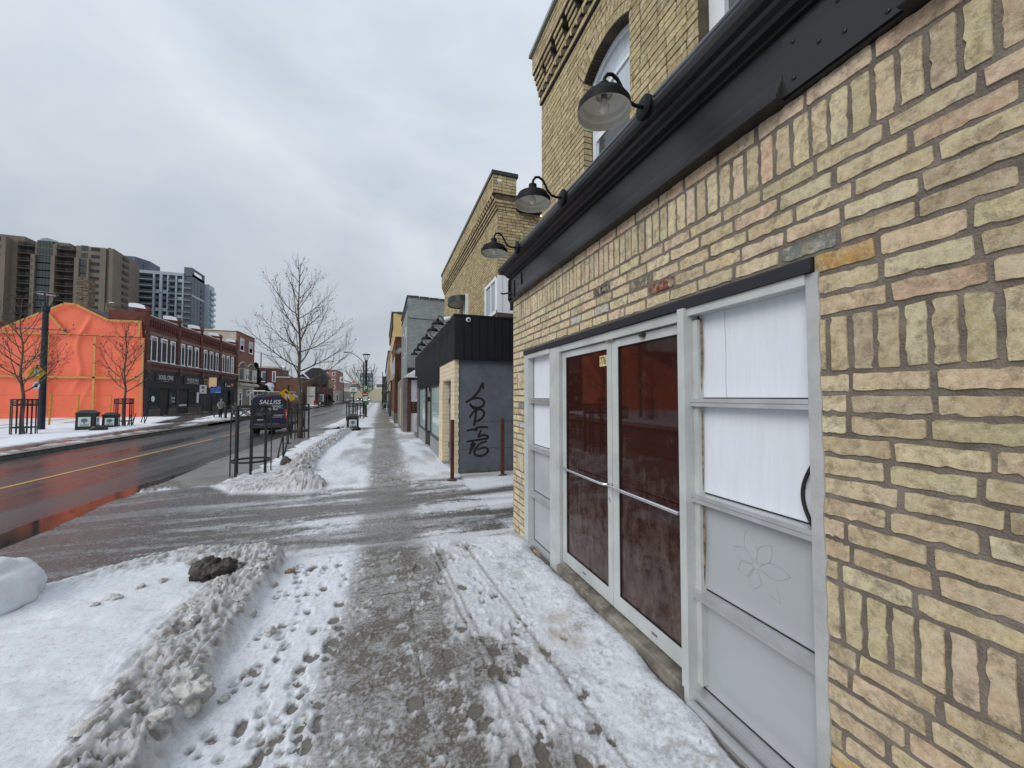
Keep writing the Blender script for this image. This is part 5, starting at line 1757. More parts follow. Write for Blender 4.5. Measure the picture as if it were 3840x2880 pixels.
M_TARPW = mat('white_poly_tarp', s2l(214, 214, 218), 0.45, s2l(196, 196, 202), 2, 0.1, 20)
sheet('tarp', 1.50, 2.5, 1.46, 2.66, 21.98, M_TARPW, gbld, 0.05, 3)
sheet('board_sheet', 1.52, 2.5, -0.25, 0.83, 21.99, M_TARPW, gbld, 0.015, 5)
for z, s_ in ((1.9, 'Typar'), (0.35, 'Typar')):
    text('tarp_print', s_, 0.22, (1.86, 21.93, z), (rad(90), rad(-90), 0), mat('red_print', s2l(190, 82, 72), 0.6), gbld, 0.001)

brn = thing('brown_building', 'narrow brown brick shop with a satellite dish on its side', 'building', (0.95, 31, -0.4))
M_BRNBR = brick_tex('brown_brick', s2l(122, 76, 52), s2l(96, 58, 40), s2l(84, 62, 50), 0.08, 0.24, 0.01)
m_ = MB(); m_.box(0.97, 6, 31, 42, -0.6, 6.25); m_.box(0.94, 1.6, 30.98, 42, 6.25, 6.40); m_.box(0.93, 1.0, 30.97, 31.2, 2.0, 6.2); m_.build('wall', M_BRNBR, brn)
m_ = MB(); m_.box(0.955, 1.5, 30.96, 42, -0.6, 0.45); m_.build('plinth', M_STRIP, brn)
m_ = MB(); m_.tube([(0.94, 31.4, -0.3), (0.94, 31.4, 3.4)], 0.035, 6); m_.tube([(1.05, 30.95, 2.3), (1.05, 30.95, 4.0)], 0.03, 6); m_.build('drainpipe', M_BROWNP, brn)
for k, y in enumerate((33, 36, 39)):
    c_ = MB(); c_.box(0.95, 0.99, y, y + 1.2, 3.4, 5.0); o = c_.build('window', M_WVINYL, brn)
    g_ = MB(); g_.box(0.944, 0.951, y + 0.1, y + 1.1, 3.5, 4.9); g_.build('pane', MATS['dark_window_glass'], o)
ds = thing('satellite_dish', 'grey satellite dish bracketed to the brown brick wall', 'satellite dish', (1.2, 30.9, 5.2))
m_ = MB(); m_.lathe([(0, 0.07), (0.12, 0.06), (0.24, 0.02), (0.30, 0.0), (0.24, 0.035), (0.12, 0.075), (0, 0.085)], (1.22, 30.75, 5.28), (-0.6, -0.55, 0.35), 20); m_.build('reflector', mat('dish_grey', s2l(96, 104, 104), 0.5), ds, True)
m_ = MB(); m_.tube([(1.24, 30.8, 5.2), (1.34, 30.95, 4.8)], 0.02, 6); m_.tube([(1.22, 30.75, 5.05), (0.95, 30.55, 5.15)], 0.012, 6); m_.ball((0.94, 30.54, 5.17), 0.04, 0.04, 0.04, 8, 5); m_.build('arm', mat('dish_arm', s2l(150, 140, 134), 0.5), ds)

ylb = thing('yellow_building', 'tall yellow rendered building with a dark overhanging roof edge', 'building', (1.1, 44, -0.5))
m_ = MB(); m_.box(1.12, 9, 44, 62, -0.7, 10.9); m_.build('wall', mat('ochre_render', s2l(220, 190, 128), 0.85, s2l(198, 168, 112), 0.8, 0.6, 8), ylb)
m_ = MB(); m_.box(0.95, 1.14, 44.2, 60, 9.4, 11.0); m_.box(1.5, 9, 43.8, 44.0, 10.9, 11.1); m_.box(0.9, 9, 44.0, 62, 10.92, 11.1); m_.build('roof_edge', mat('dark_roof_panel', s2l(58, 60, 58), 0.6), ylb)
for j, z in enumerate((3.9, 7.0)):
    for y in (46, 50, 54, 58):
        c_ = MB(); c_.box(1.10, 1.13, y, y + 1.5, z, z + 1.8); c_.build('window', MATS['dark_window_glass'], ylb)
dks = thing('dark_awning_shop', 'low dark shop front under a black sloping awning', 'building', (0.75, 48, -0.5))
m_ = MB(); m_.box(0.80, 1.15, 45.5, 60, -0.7, 2.4); m_.build('wall', mat('charcoal_front', s2l(60, 64, 66), 0.6), dks)
m_ = MB(); m_.prism([(1.15, 3.75), (0.95, 3.65), (0.50, 2.55), (0.50, 2.35), (0.56, 2.35), (0.98, 3.4), (1.15, 3.5)], lambda u, v, w_: (u, w_, v), 47.5, 56); m_.build('awning', M_FLASH, dks)
m_ = MB(); m_.tube([(0.56, 47.5, 2.37), (0.98, 47.5, 3.42)], 0.04, 6); m_.build('awning_stay', M_ALU, dks)
for k in range(3):
    c_ = MB(); c_.box(0.785, 0.802, 46 + k * 4, 49 + k * 4, 0.3, 2.2); c_.build('shop_window', MATS['dark_window_glass'], dks)
rows_ = [(62, 74, 8.6, (176, 162, 146), 'beige narrow building beyond the yellow one'), (74, 90, 8.9, (150, 142, 136), 'grey brown building with a flat parapet far along the right side'),
         (90, 120, 8.8, (132, 126, 124), 'long grey terrace far along the right side'), (121, 150, 7.6, (84, 92, 88), 'dark green grey building near the end of the right side')]
for y0, y1, h, c, lab in rows_:
    t_ = thing('row_building', lab, 'building', (1.0, y0, -0.5))
    xf = 0.95 if y0 < 120 else 0.4
    m_ = MB(); m_.box(xf, 10, y0, y1, -0.7, h); m_.build('wall', brick_tex('row_wall_%d' % y0, s2l(*c), s2l(*[q * 0.85 for q in c]), s2l(*[q * 0.75 for q in c]), 0.1, 0.3, 0.012), t_)
    m_ = MB(); m_.box(xf - 0.15, 10, y0, y1, h + 0.002, h + 0.25); m_.build('parapet', M_DKFRAME, t_)
    for z in (3.7, 6.2):
        for k in range(int((y1 - y0) / 4)):
            y = y0 + 1 + k * 4
            c_ = MB(); c_.box(xf - 0.02, xf + 0.05, y, y + 1.6, z, z + 1.6); c_.build('window', MATS['dark_window_glass'], t_)
    c_ = MB(); c_.box(xf - 0.03, xf + 0.05, y0 + 0.6, y1 - 0.6, 0.2, 2.6); c_.build('shop_window', MATS['dark_window_glass'], t_)
    c_ = MB(); c_.box(xf - 0.5, xf + 0.05, y0 + 0.6, y1 - 0.6, 2.65, 3.2); c_.build('shop_sign_board', M_DKFRAME if y0 % 4 else M_FLASH, t_)
sg = thing('hanging_sign', 'dark hanging shop sign far along the right pavement', 'sign', (0.2, 112, 4.6))
m_ = MB(); m_.box(-1.4, 0.4, 112, 112.15, 4.3, 5.1); m_.build('board', M_FLASH, sg); m_ = MB(); m_.box(-1.2, 0.2, 111.98, 112, 4.6, 4.8); m_.build('lettering_strip', M_WHT, sg); m_ = MB(); m_.tube([(-1.4, 112.07, 5.15), (0.5, 112.07, 5.2)], 0.04, 5); m_.build('bracket', M_BLACK, sg)
# ------------------------------------------------------------------ opposite side: tarpaulin-wrapped gable
M_ORANGE = mat('orange_tarpaulin', (0.87, 0.175, 0.085), 0.55, (0.80, 0.148, 0.07), 0.8, 0.3, 26)
K_ = 39.6 / 41
M_BATTEN = mat('raw_wood_batten', s2l(206, 160, 92), 0.75, s2l(176, 130, 70), 6)
ob = thing('wrapped_building', 'building gable wrapped in bright orange tarpaulin held by wooden battens', 'building', (-23, 41, 0))
prof_x = np.array([-40, -34, -28.06, -25.76, -24.38, -23.66, -21.56, -19.46, -19.45, -19.2])
prof_z = np.array([4.2, 5.0, 7.07, 8.5, 9.36, 9.30, 8.16, 8.22, 6.78, 6.75])
kz = lambda z: 1.73 + (z - 1.73) * K_
us = np.concatenate([np.linspace(-40, -29, 24), np.linspace(-28.9, -19.2, 110)])
ws = np.linspace(0, 1, 60)
U, Wv = np.meshgrid(us, ws)
top = np.interp(U, prof_x, prof_z)
Zt = 0.1 + (top - 0.1) * Wv
fold = 0.10 * fbm(U * 0.9, Zt * 0.22, 1.0, 4, 81) + 0.30 * np.exp(-((U + 23.4 - 0.10 * (Zt - 5) + 0.25 * np.sin(Zt * 1.3)) / 0.16) ** 2) * sm(1.2, 4, Zt)
fold += 0.13 * np.exp(-((U + 23.9 + 0.28 * (6.5 - Zt)) / 0.12) ** 2) * sm(6.7, 5.5, Zt) * sm(1.5, 3, Zt) + 0.10 * np.exp(-((U + 22.6 - 0.35 * (Zt - 3)) / 0.13) ** 2) * sm(3.4, 2.6, Zt)
fold += 0.16 * np.exp(-((U + 21.2 + 0.9 * (Zt - 7.0)) / 0.22) ** 2) * sm(6.6, 7.4, Zt) + 0.08 * np.abs(np.sin(U * 1.4 + 0.5 * np.sin(Zt))) * sm(0.4, 3, Zt)
fold *= 0.42 * (0.05 + 0.95 * sm(1.0, 0.82, Wv))
me = grid_mesh('tarpaulin', U * K_, 39.6 - fold, np.where(Zt < 0.2, 0.05, kz(Zt)), M_ORANGE)
me.transform(Matrix.Translation(-base_of(ob)))
link('tarpaulin', me, ob)
bd = MB()
pp = [(a, b) for a, b in zip(prof_x, prof_z)]
bd.prism([(-40, 0)] + [(a * K_, kz(b) - 0.06) for a, b in pp] + [(-18.62, 0)], lambda u, v, w_: (u, w_, v), 39.66, 58)
bd.build('wall', mat('roof_felt', s2l(58, 54, 54), 0.9), ob)
def batten(a, b, wd=0.075, y=39.38):
    m_ = MB(); A, B = Vector((a[0] * K_, y, kz(a[1]))), Vector((b[0] * K_, y, kz(b[1]))); d_ = B - A
    m_.obox((A + B) / 2, d_.normalized(), Vector((0, -1, 0)).cross(d_.normalized()), Vector((0, -1, 0)), d_.length / 2, wd, 0.03)
    m_.build('batten', M_BATTEN, ob)
for a, b in (((-30, 6.76), (-25.1, 6.76)), ((-25.25, 6.72), (-25.28, 0.2)), ((-22.38, 6.7), (-22.36, 0.2)), ((-19.25, 6.7), (-19.25, 0.1)), ((-32, 3.35), (-19.3, 3.3)),
             ((-25.4, 8.5), (-24.2, 6.8)), ((-28.0, 7.0), (-25.8, 8.4)), ((-25.7, 8.42), (-24.45, 9.2)), ((-24.4, 9.28), (-23.7, 9.24)), ((-23.6, 9.15), (-21.55, 8.05)), ((-21.5, 8.07), (-19.5, 8.1)), ((-19.5, 8.1), (-19.5, 6.75)), ((-29.2, 6.7), (-29.2, 0.2))):
    batten(a, b)
m_ = MB(); m_.tube([(-24.2 + k * 0.4, 39.34, 6.57 + 0.01 * math.sin(k * 2.2)) for k in range(15)], 0.03, 4); m_.build('rope', mat('brown_rope', s2l(120, 70, 48), 0.8), ob)
for k in range(5):
    m_ = MB(); m_.box(-23.3 + k * 1.0, -23.08 + k * 1.0, 39.30, 39.36, 6.57, 6.66); m_.build('wood_block', M_BATTEN, ob)
m_ = MB(); m_.prism([(-22.6, 8.99), (-20.8, 7.98), (-18.9, 8.05), (-18.9, 7.95), (-20.7, 7.83)], lambda u, v, w_: (u, w_, v), 39.67, 50); m_.build('roof_edge', M_BLACK, ob)
M_CHIM = mat('rough_chimney_stone', s2l(142, 128, 108), 0.9, s2l(74, 66, 58), 5, 0.8, 12, stretch=(1, 1, 3))
def chimney(x, y, w_, z0, z1, lab):
    t_ = thing('chimney', lab, 'chimney', (x, y, z0))
    R = random.Random(int(x * 7)); z = z0
    while z < z1:
        h = R.uniform(0.10, 0.2); q = R.uniform(-0.05, 0.05)
        n_ = max(2, int(w_ / 0.3)); 
        for k in range(n_):
            m_ = MB(); a = x - w_ / 2 + w_ * k / n_ + q * 0.5; m_.box(a + 0.008, a + w_ / n_ - 0.008, y - w_ / 2 + R.uniform(-0.05, 0.03), y + w_ / 2, z + 0.008, min(z + h, z1) - 0.008)
            m_.build('stone', M_CHIM, t_)
        z += h
    m_ = MB(); m_.box(x - w_ / 2 + 0.05, x + w_ / 2 - 0.05, y - w_ / 2 + 0.06, y + w_ / 2 - 0.05, z0, z1); m_.build('core', M_MORTAR_D, t_)
    return t_
chimney(-24.9, 44, 0.85, 8.3, 12.2, 'tall rough stone chimney behind the orange gable peak')
c2 = chimney(-23.0, 44, 0.7, 8.2, 10.1, 'shorter stone chimney with snow on top right of the orange peak')
m_ = MB(); m_.ball((-23.0, 43.9, 10.12), 0.2, 0.25, 0.09, 10, 5); m_.build('snow_cap', MATS['clean_snow'], c2)
lb = thing('low_brick_wall', 'brown brick building corner with white capping left of the orange gable', 'building', (-29, 43, 0))
m_ = MB(); m_.box(-36, -28.6, 44, 52, 0, 8.05); m_.build('wall', M_BRNBR, lb); m_ = MB(); m_.box(-28.6, -27.9, 44, 48, 7.6, 8.0); m_.build('capping', M_WVINYL, lb)

# yellow site fence
M_YFENCE = mat('yellow_fence_paint', s2l(196, 150, 40), 0.55, s2l(170, 128, 34), 4)
fn = thing('site_fence', 'yellow posts and wires fencing the vacant lot in front of the orange tarpaulin', 'fence', (-18.3, 29.8, 0))
fp = [(-16.6, 19.5), (-17.4, 24.6), (-18.25, 29.76), (-19.0, 33.2), (-19.55, 37.5)]
for x, y in fp:
    m_ = MB(); m_.tube([(x, y, 0), (x + 0.06, y, 1.9)], 0.045, 6); m_.build('post', M_YFENCE, fn)
for z in (1.82, 0.95, 0.35):
    m_ = MB()
    for a, b in zip(fp[:-1], fp[1:]): m_.tube([(a[0], a[1], z), ((a[0] + b[0]) / 2, (a[1] + b[1]) / 2, z - 0.02), (b[0], b[1], z)], 0.013, 4)
    m_.build('wire', M_YFENCE, fn)
gt = thing('fence_gate', 'yellow wire mesh gate panel beside the black shop front', 'gate', (-19.1, 40.6, 0))
m_ = MB()
for x in (-19.55, -18.68): m_.tube([(x, 40.5, 0.0), (x, 40.5, 1.78)], 0.05, 6)
for z in (0.06, 0.9, 1.74): m_.tube([(-19.55, 40.5, z), (-18.68, 40.5, z)], 0.03, 6)
m_.build('gate_frame', M_YFENCE, gt)
m_ = MB()
for k in range(1, 12): m_.tube([(-19.55 + k * 0.073, 40.5, 0.06), (-19.55 + k * 0.073, 40.5, 1.74)], 0.012, 4)
for k in range(1, 22): m_.tube([(-19.55, 40.5, 0.06 + k * 0.08), (-18.68, 40.5, 0.06 + k * 0.08)], 0.009, 4)
m_.build('mesh_infill', M_YFENCE, gt)

# ------------------------------------------------------------------ red-brown brick terrace with black shop fronts
M_RED = brick_tex('dark_red_brick', s2l(126, 66, 56), s2l(100, 50, 44), s2l(78, 52, 48), 0.085, 0.24, 0.01, soot=0.6)
M_REDTRIM = mat('red_brown_trim', s2l(116, 78, 72), 0.7, s2l(88, 58, 54), 2, 0.2, 20)
M_STONE = mat('grey_brown_stone', s2l(134, 114, 98), 0.85, s2l(112, 94, 80), 2, 0.3, 20)
M_SHOPBLK = mat('black_shop_front', s2l(48, 48, 54), 0.55, s2l(40, 40, 45), 4, 0.1, 20)
M_LEDGE = mat('ledge_stone_veneer', s2l(118, 110, 104), 0.85, s2l(70, 64, 62), 8, 0.7, 16, stretch=(1, 1, 3))
M_DGLASS = glass('dark_shop_glass', s2l(52, 60, 64), 0.03, 0.8)
M_PGLASS = glass('sash_window_glass', s2l(96, 104, 110), 0.05, 0.8)
M_CSNOW = MATS['clean_snow']
S = -18.6
tr = thing('brick_terrace', 'dark red brick terrace with twelve white windows, snow capped piers and black shop fronts', 'building', (S, 39.7, 0))
m_ = MB()
m_.box(-21, S - 0.02, 39.72, 60.9, 2.46, 8.45)
m_.box(-34, S - 1.0, 41.7, 60.9, -0.1, 7.6)
m_.box(-21, S + 0.0, 39.7, 40.1, 2.46, 8.8)
m_.build('wall', M_RED, tr)
for k, y in enumerate((39.72, 44.95, 49.85, 55.0, 60.4)):
    p = MB(); p.box(S - 0.02, S + 0.10, y, y + 0.45, 2.6, 8.85); p.build('pier', M_RED, tr)
    p = MB(); p.prism([(-0.8, 8.85), (0.16, 8.85), (0.16, 9.05), (0.05, 9.25), (-0.8, 9.25)], lambda u, v, w_: (S + u, w_, v), y - 0.04, y + 0.5); cp_ = p.build('pier_cap', M_RED, tr)
    n_ = 8
    pts = [(-1.15 + 1.0 * i / n_, 9.26 + 0.17 * math.sin(math.pi * (0.25 + 0.75 * i / n_)) ** 0.7) for i in range(n_ + 1)]
    p = MB(); p.prism([(-1.15, 9.12)] + pts + [(-0.02, 9.0)], lambda u, v, w_: (S + u + 0.05, w_, v), y - 0.1, y + 0.52); p.build('snow_cap', M_CSNOW, cp_)
p = MB(); p.box(S - 0.3, S + 0.10, 40.2, 60.8, 8.42, 8.56); p.build('parapet_coping', M_REDTRIM, tr)
p = MB(); p.box(S - 0.32, S + 0.04, 40.2, 60.8, 8.565, 8.63); p.build('parapet_snow', M_CSNOW, tr)
y = 40.4
while y < 60.2:
    if not any(abs(y + 0.1 - (q + 0.22)) < 0.33 for q in (44.95, 49.85, 55.0)):
        p = MB(); p.box(S - 0.02, S + 0.085, y, y + 0.17, 7.80, 8.22); p.box(S - 0.02, S + 0.05, y + 0.02, y + 0.15, 7.66, 7.80); p.build('corbel', M_RED, tr)
    y += 0.36
p = MB(); p.box(S - 0.02, S + 0.09, 40.18, 60.8, 8.22, 8.42); p.build('frieze', M_RED, tr)
p = MB(); p.box(S - 0.02, S + 0.05, 39.69, 60.9, 6.98, 7.26); p.build('stone_band', M_STONE, tr)
def sash(par, x, y0, y1, z0, z1, label=None, ft=0.13, fm=None, gl_=None):
    f = MB()
    f.box(x - 0.05, x + 0.05, y0, y0 + ft, z0, z1); f.box(x - 0.05, x + 0.05, y1 - ft, y1, z0, z1)
    f.box(x - 0.05, x + 0.05, y0 + ft, y1 - ft, z1 - ft, z1); f.box(x - 0.05, x + 0.09, y0 - 0.03, y1 + 0.03, z0 - 0.08, z0 + 0.07)
    zm = z0 + (z1 - z0) * 0.5
    f.box(x - 0.05, x + 0.035, y0 + ft, y1 - ft, zm - 0.04, zm + 0.04)
    o = f.build('window', fm or M_WVINYL, par)
    if label: o['label'] = label
    g_ = MB(); g_.box(x - 0.03, x - 0.01, y0 + ft, y1 - ft, z0 + 0.05, zm - 0.04); g_.box(x - 0.015, x + 0.005, y0 + ft, y1 - ft, zm + 0.04, z1 - ft)
    g_.build('pane', gl_ or M_PGLASS, o)
    return o
for y0, y1 in ((40.5, 41.5), (42.1, 43.1), (43.72, 44.55), (45.65, 46.42), (47.0, 47.95), (48.58, 49.45), (50.72, 51.55), (52.28, 53.2), (53.92, 54.65), (55.88, 56.65), (57.3, 58.2), (58.9, 59.68)):
    sash(tr, S + 0.01, y0, y1, 4.78, 6.92)
p = MB(); p.prism([(S, 4.05), (S + 0.12, 4.05), (S + 0.16, 4.3), (S + 0.34, 4.45), (S + 0.36, 4.62), (S + 0.2, 4.68), (S, 4.72)], lambda u, v, w_: (u, w_, v), 39.66, 60.95); p.build('shop_cornice', M_REDTRIM, tr)
p = MB(); p.box(S + 0.2, S + 0.34, 39.7, 60.9, 4.685, 4.73); p.build('cornice_snow', M_CSNOW, tr)
for y in (39.75, 45.05, 49.95, 55.1, 60.6):
    p = MB(); p.box(S, S + 0.3, y, y + 0.22, 3.75, 4.45); p.build('bracket', M_REDTRIM, tr)
p = MB(); p.box(S - 0.02, S + 0.11, 39.66, 60.95, 2.48, 4.05); p.build('shop_fascia', M_SHOPBLK, tr)
p = MB()
y = 39.7
while y < 60.8:
    p.box(S + 0.11, S + 0.125, y, y + 0.1, 2.5, 4.0); y += 0.2
o = p.build('fascia_boards', M_SHOPBLK, tr); o['kind'] = 'stuff'
for a, b in ((39.66, 40.4), (45.0, 45.4), (50.1, 51.55), (53.2, 53.55), (56.2, 56.5), (59.9, 60.95)):
    p = MB(); p.box(S - 1.0, S + 0.06, a, b, -0.1, 2.48); p.build('shop_pilaster', M_SHOPBLK, tr)
p = MB(); p.box(S - 1.0, S - 0.95, 40.4, 59.9, -0.1, 2.46); p.build('shop_interior', M_BLACK, tr)
for a, b in ((40.4, 42.1), (43.55, 45.0), (47.3, 50.1), (53.2, 56.2), (58.7, 60.0)):
    for j in range(4):
        yy0 = a
        while yy0 < b - 0.05:
            l_ = min(rnd.uniform(0.4, 0.8), b - yy0)
            p = MB(); p.box(S - 0.02, S + 0.10 + rnd.uniform(-0.02, 0.03), yy0 + 0.008, yy0 + l_ - 0.008, -0.05 + j * 0.19 + 0.006, -0.05 + (j + 1) * 0.19 - 0.006); p.build('veneer_stone', M_LEDGE, tr)
            yy0 += l_
def shopwin(a, b, z0, z1, x=S + 0.02, m=None):
    f = MB(); t_ = 0.07
    f.box(x, x + 0.07, a, a + t_, z0, z1); f.box(x, x + 0.07, b - t_, b, z0, z1); f.box(x, x + 0.07, a + t_, b - t_, z0, z0 + t_); f.box(x, x + 0.07, a + t_, b - t_, z1 - t_, z1)
    o = f.build('shop_window', M_SHOPBLK, tr)
    g_ = MB(); g_.box(x + 0.02, x + 0.04, a + t_, b - t_, z0 + t_, z1 - t_); g_.build('pane', m or M_DGLASS, o)
    return o
w1_ = shopwin(40.4, 42.0, 0.72, 2.46)
w2_ = shopwin(43.6, 45.0, 0.72, 2.44)
shopwin(47.35, 48.7, 0.75, 2.46); w3_ = shopwin(48.75, 50.05, 0.75, 2.46)
shopwin(53.5, 54.8, 0.75, 2.46); shopwin(54.85, 56.2, 0.75, 2.46); shopwin(56.6, 57.3, 0.3, 2.46); shopwin(58.7, 59.9, 0.75, 2.46)
p = MB(); p.lathe([(0, 0), (0.26, 0), (0.26, 0.012), (0, 0.012)], (S + 0.062, 41.0, 1.55), (1, 0, 0), 18); p.build('round_decal', M_WPANEL, w1_)
text('decal', 'Soul', 0.4, (S + 0.064, 44.35, 1.62), FACE_E, M_WPANEL, w2_, 0.002); text('decal', 'One', 0.34, (S + 0.064, 44.4, 1.3), FACE_E, M_WPANEL, w2_, 0.002)
p = MB(); p.box(S + 0.062, S + 0.07, 49.2, 49.7, 1.1, 2.2); p.build('poster', M_WPANEL, w3_)
for a, b, l_ in ((42.05, 43.55, 'recessed black door of the first shop'), (45.5, 47.3, 'dark recessed entrance of the second shop'), (51.6, 53.15, 'black door under the small lit transom'), (57.35, 58.65, 'glazed black door of the last shop')):
    p = MB(); p.box(S - 0.9, S - 0.85, a, b, -0.1, 2.48); p.box(S - 0.9, S, a - 0.0, a + 0.05, -0.1, 2.48); p.box(S - 0.9, S, b - 0.05, b, -0.1, 2.48)
    o = p.build('door', M_BLACK, tr); o['label'] = l_
    p = MB(); p.tube([(S - 0.83, a + 0.2, 0.9), (S - 0.80, a + 0.2, 1.2)], 0.02, 5); p.build('handle', M_BRIGHT, o)
p = MB(); p.box(S - 0.5, S + 0.04, 45.55, 47.1, 0.8, 1.0); p.build('counter', M_ALU, tr)
M_SIGNW = mat('sign_white', s2l(226, 226, 226), 0.5)
def board(a, b, z0, z1, lab=None):
    p = MB(); p.box(S + 0.125, S + 0.17, a, b, z0, z1); o = p.build('sign_board', M_BLACK, tr)
    if lab: o['label'] = lab
    q = MB()
    for (c, d_, e, f_) in ((a, b, z1 - 0.05, z1), (a, b, z0, z0 + 0.05), (a, a + 0.05, z0 + 0.05, z1 - 0.05), (b - 0.05, b, z0 + 0.05, z1 - 0.05)): q.box(S + 0.17, S + 0.185, c, d_, e, f_)
    q.build('frame', M_SHOPBLK, o)
    return o
o = board(41.15, 44.45, 2.98, 3.80, 'SOUL ONE shop sign'); text('lettering', 'SOUL ONE', 0.56, (S + 0.172, 42.8, 3.43), FACE_E, M_SIGNW, o, 0.004, sx=0.92)
p = MB(); p.box(S + 0.17, S + 0.174, 42.3, 43.3, 3.12, 3.14); p.build('rule', M_SIGNW, o)
o = board(46.1, 49.85, 2.95, 3.80, 'HEADS AND TAILS shop sign'); text('lettering', 'HEADS & TAILS', 0.46, (S + 0.172, 47.98, 3.42), FACE_E, M_SIGNW, o, 0.004, sx=0.80)
p = MB()
for k in range(12):
    u0, u1 = -1 + k / 6, -1 + (k + 1) / 6
    p.quad((S + 0.173, 47.98 + u0 * 1.3, 3.05 + 0.09 * (1 - u0 * u0)), (S + 0.173, 47.98 + u1 * 1.3, 3.05 + 0.09 * (1 - u1 * u1)), (S + 0.173, 47.98 + u1 * 1.3, 3.09 + 0.09 * (1 - u1 * u1)), (S + 0.173, 47.98 + u0 * 1.3, 3.09 + 0.09 * (1 - u0 * u0)))
p.build('rule', M_SIGNW, o)
o = board(56.4, 59.65, 2.92, 3.55, 'small black sign with white and orange print')
p = MB(); p.box(S + 0.17, S + 0.174, 57.2, 58.2, 3.0, 3.12); p.box(S + 0.17, S + 0.174, 56.7, 56.85, 3.0, 3.42); p.build('white_print', M_SIGNW, o)
p = MB(); p.box(S + 0.17, S + 0.174, 58.5, 59.4, 3.08, 3.42); p.build('orange_print', mat('orange_print', s2l(226, 120, 70), 0.5), o)
for a, b in ((50.75, 51.6), (51.75, 52.75)):
    f = MB(); x = S + 0.12
    f.box(x, x + 0.05, a, a + 0.06, 2.82, 3.66); f.box(x, x + 0.05, b - 0.06, b, 2.82, 3.66); f.box(x, x + 0.05, a + 0.06, b - 0.06, 2.82, 2.88); f.box(x, x + 0.05, a + 0.06, b - 0.06, 3.60, 3.66); f.box(x, x + 0.05, a + 0.06, b - 0.06, 3.22, 3.26)
    o = f.build('transom_window', M_BATTEN, tr)
    g_ = MB(); g_.box(x + 0.01, x + 0.03, a + 0.06, b - 0.06, 2.88, 3.60); g_.build('pane', M_DGLASS, o)

# three storey brown brick house with bay windows
M_BRN3 = brick_tex('brown_red_brick', s2l(150, 98, 82), s2l(128, 80, 68), s2l(118, 92, 82), 0.085, 0.24, 0.01, soot=0.75)
M_BEIGE = mat('beige_render', s2l(196, 188, 174), 0.8, s2l(182, 174, 160), 0.8, 0.2, 10)
b3 = thing('bay_window_house', 'three storey brown brick house with two white bay windows and pale side wall', 'building', (S, 61.4, 0))
m_ = MB(); m_.box(-34, S, 61.4, 68.4, -0.1, 10.6); m_.build('wall', M_BRN3, b3)
m_ = MB(); m_.box(-34, S - 0.25, 61.36, 61.4, 4, 10.6); m_.build('side_wall', M_BEIGE, b3)
m_ = MB(); m_.prism([(63.2, 10.6), (63.9, 11.15), (65.3, 11.15), (66, 10.6)], lambda u, v, w_: (w_, u, v), -34, S - 1.0); m_.build('roof_gable', M_BEIGE, b3)
m_ = MB(); m_.box(-34.05, S + 0.05, 61.3, 68.5, 10.602, 10.68); m_.build('parapet_coping', M_STONE, b3)
for a, b in ((62.0, 63.5), (65.7, 67.4)):
    o = sash(b3, S + 0.01, a, b, 8.15, 9.7); p = MB(); p.box(S - 0.02, S + 0.06, a - 0.1, b + 0.1, 9.72, 9.95); p.build('stone_head', M_BEIGE, b3)
M_BAYROOF = mat('brown_shingle', s2l(104, 92, 82), 0.85, s2l(84, 74, 66), 3, 0.3, 12)
for a, b in ((61.6, 64.7), (65.2, 68.3)):
    p = MB(); p.prism([(0, a), (0.6, a + 0.7), (0.6, b - 0.7), (0, b)], lambda u, v, w_: (S + u, v, w_), 3.9, 5.75); o = p.build('bay_window', M_BEIGE, b3)
    for y0, y1 in ((a + 0.85, (a + b) / 2 - 0.08), ((a + b) / 2 + 0.08, b - 0.85)):
        f = MB(); f.box(S + 0.60, S + 0.64, y0, y1, 4.1, 5.6); q = f.build('window_frame', M_WVINYL, o)
    g_ = MB(); g_.box(S + 0.641, S + 0.65, a + 0.95, (a + b) / 2 - 0.16, 4.9, 5.5); g_.box(S + 0.641, S + 0.65, (a + b) / 2 + 0.16, b - 0.95, 4.9, 5.5); g_.box(S + 0.641, S + 0.65, a + 0.95, (a + b) / 2 - 0.16, 4.2, 4.85); g_.box(S + 0.641, S + 0.65, (a + b) / 2 + 0.16, b - 0.95, 4.2, 4.85); g_.build('pane', M_PGLASS, o)
    f = MB(); A, B = Vector((S + 0.06, a + 0.07, 0)), Vector((S + 0.54, a + 0.63, 0)); d_ = (B - A).normalized(); f.obox((A + B) / 2 + Vector((0.03, -0.03, 4.85)), d_, (0, 0, 1), Vector((d_.y, -d_.x, 0)), 0.24, 0.7, 0.02); f.build('side_pane', M_PGLASS, o)
    p = MB(); n_ = 10
    V = [(S - 0.05, (a + b) / 2, 6.55)]; 
    P = [(0, a - 0.15), (0.72, a + 0.6), (0.72, b - 0.6), (0, b + 0.15)]
    p.add([(S, (a + b) / 2, 6.5)] + [(S + u, v, 5.75) for u, v in P], [(0, 1, 2), (0, 2, 3), (0, 3, 4), (1, 4, 3, 2)]); p.build('bay_roof', M_BAYROOF, o)
    p = MB(); p.tube([(S + 0.06, a - 0.2, 5.82)] + [(S + 0.1, a - 0.2 + (b - a + 0.4) * k / 8, 5.85 + 0.72 * math.sin(math.pi * k / 8) ** 0.6) for k in range(1, 8)] + [(S + 0.06, b + 0.2, 5.82)], 0.1, 5); p.build('bay_bargeboard', M_BEIGE, o)
p = MB(); p.prism([(0, 3.2), (0.55, 3.3), (0.6, 3.5), (0.1, 3.7), (0, 3.7)], lambda u, v, w_: (S + u, w_, v), 61.3, 69.0); p.build('ledge', M_BEIGE, b3)
p = MB(); p.box(S - 0.02, S + 0.08, 61.4, 68.4, -0.1, 3.2); p.build('ground_floor_front', M_BEIGE, b3)
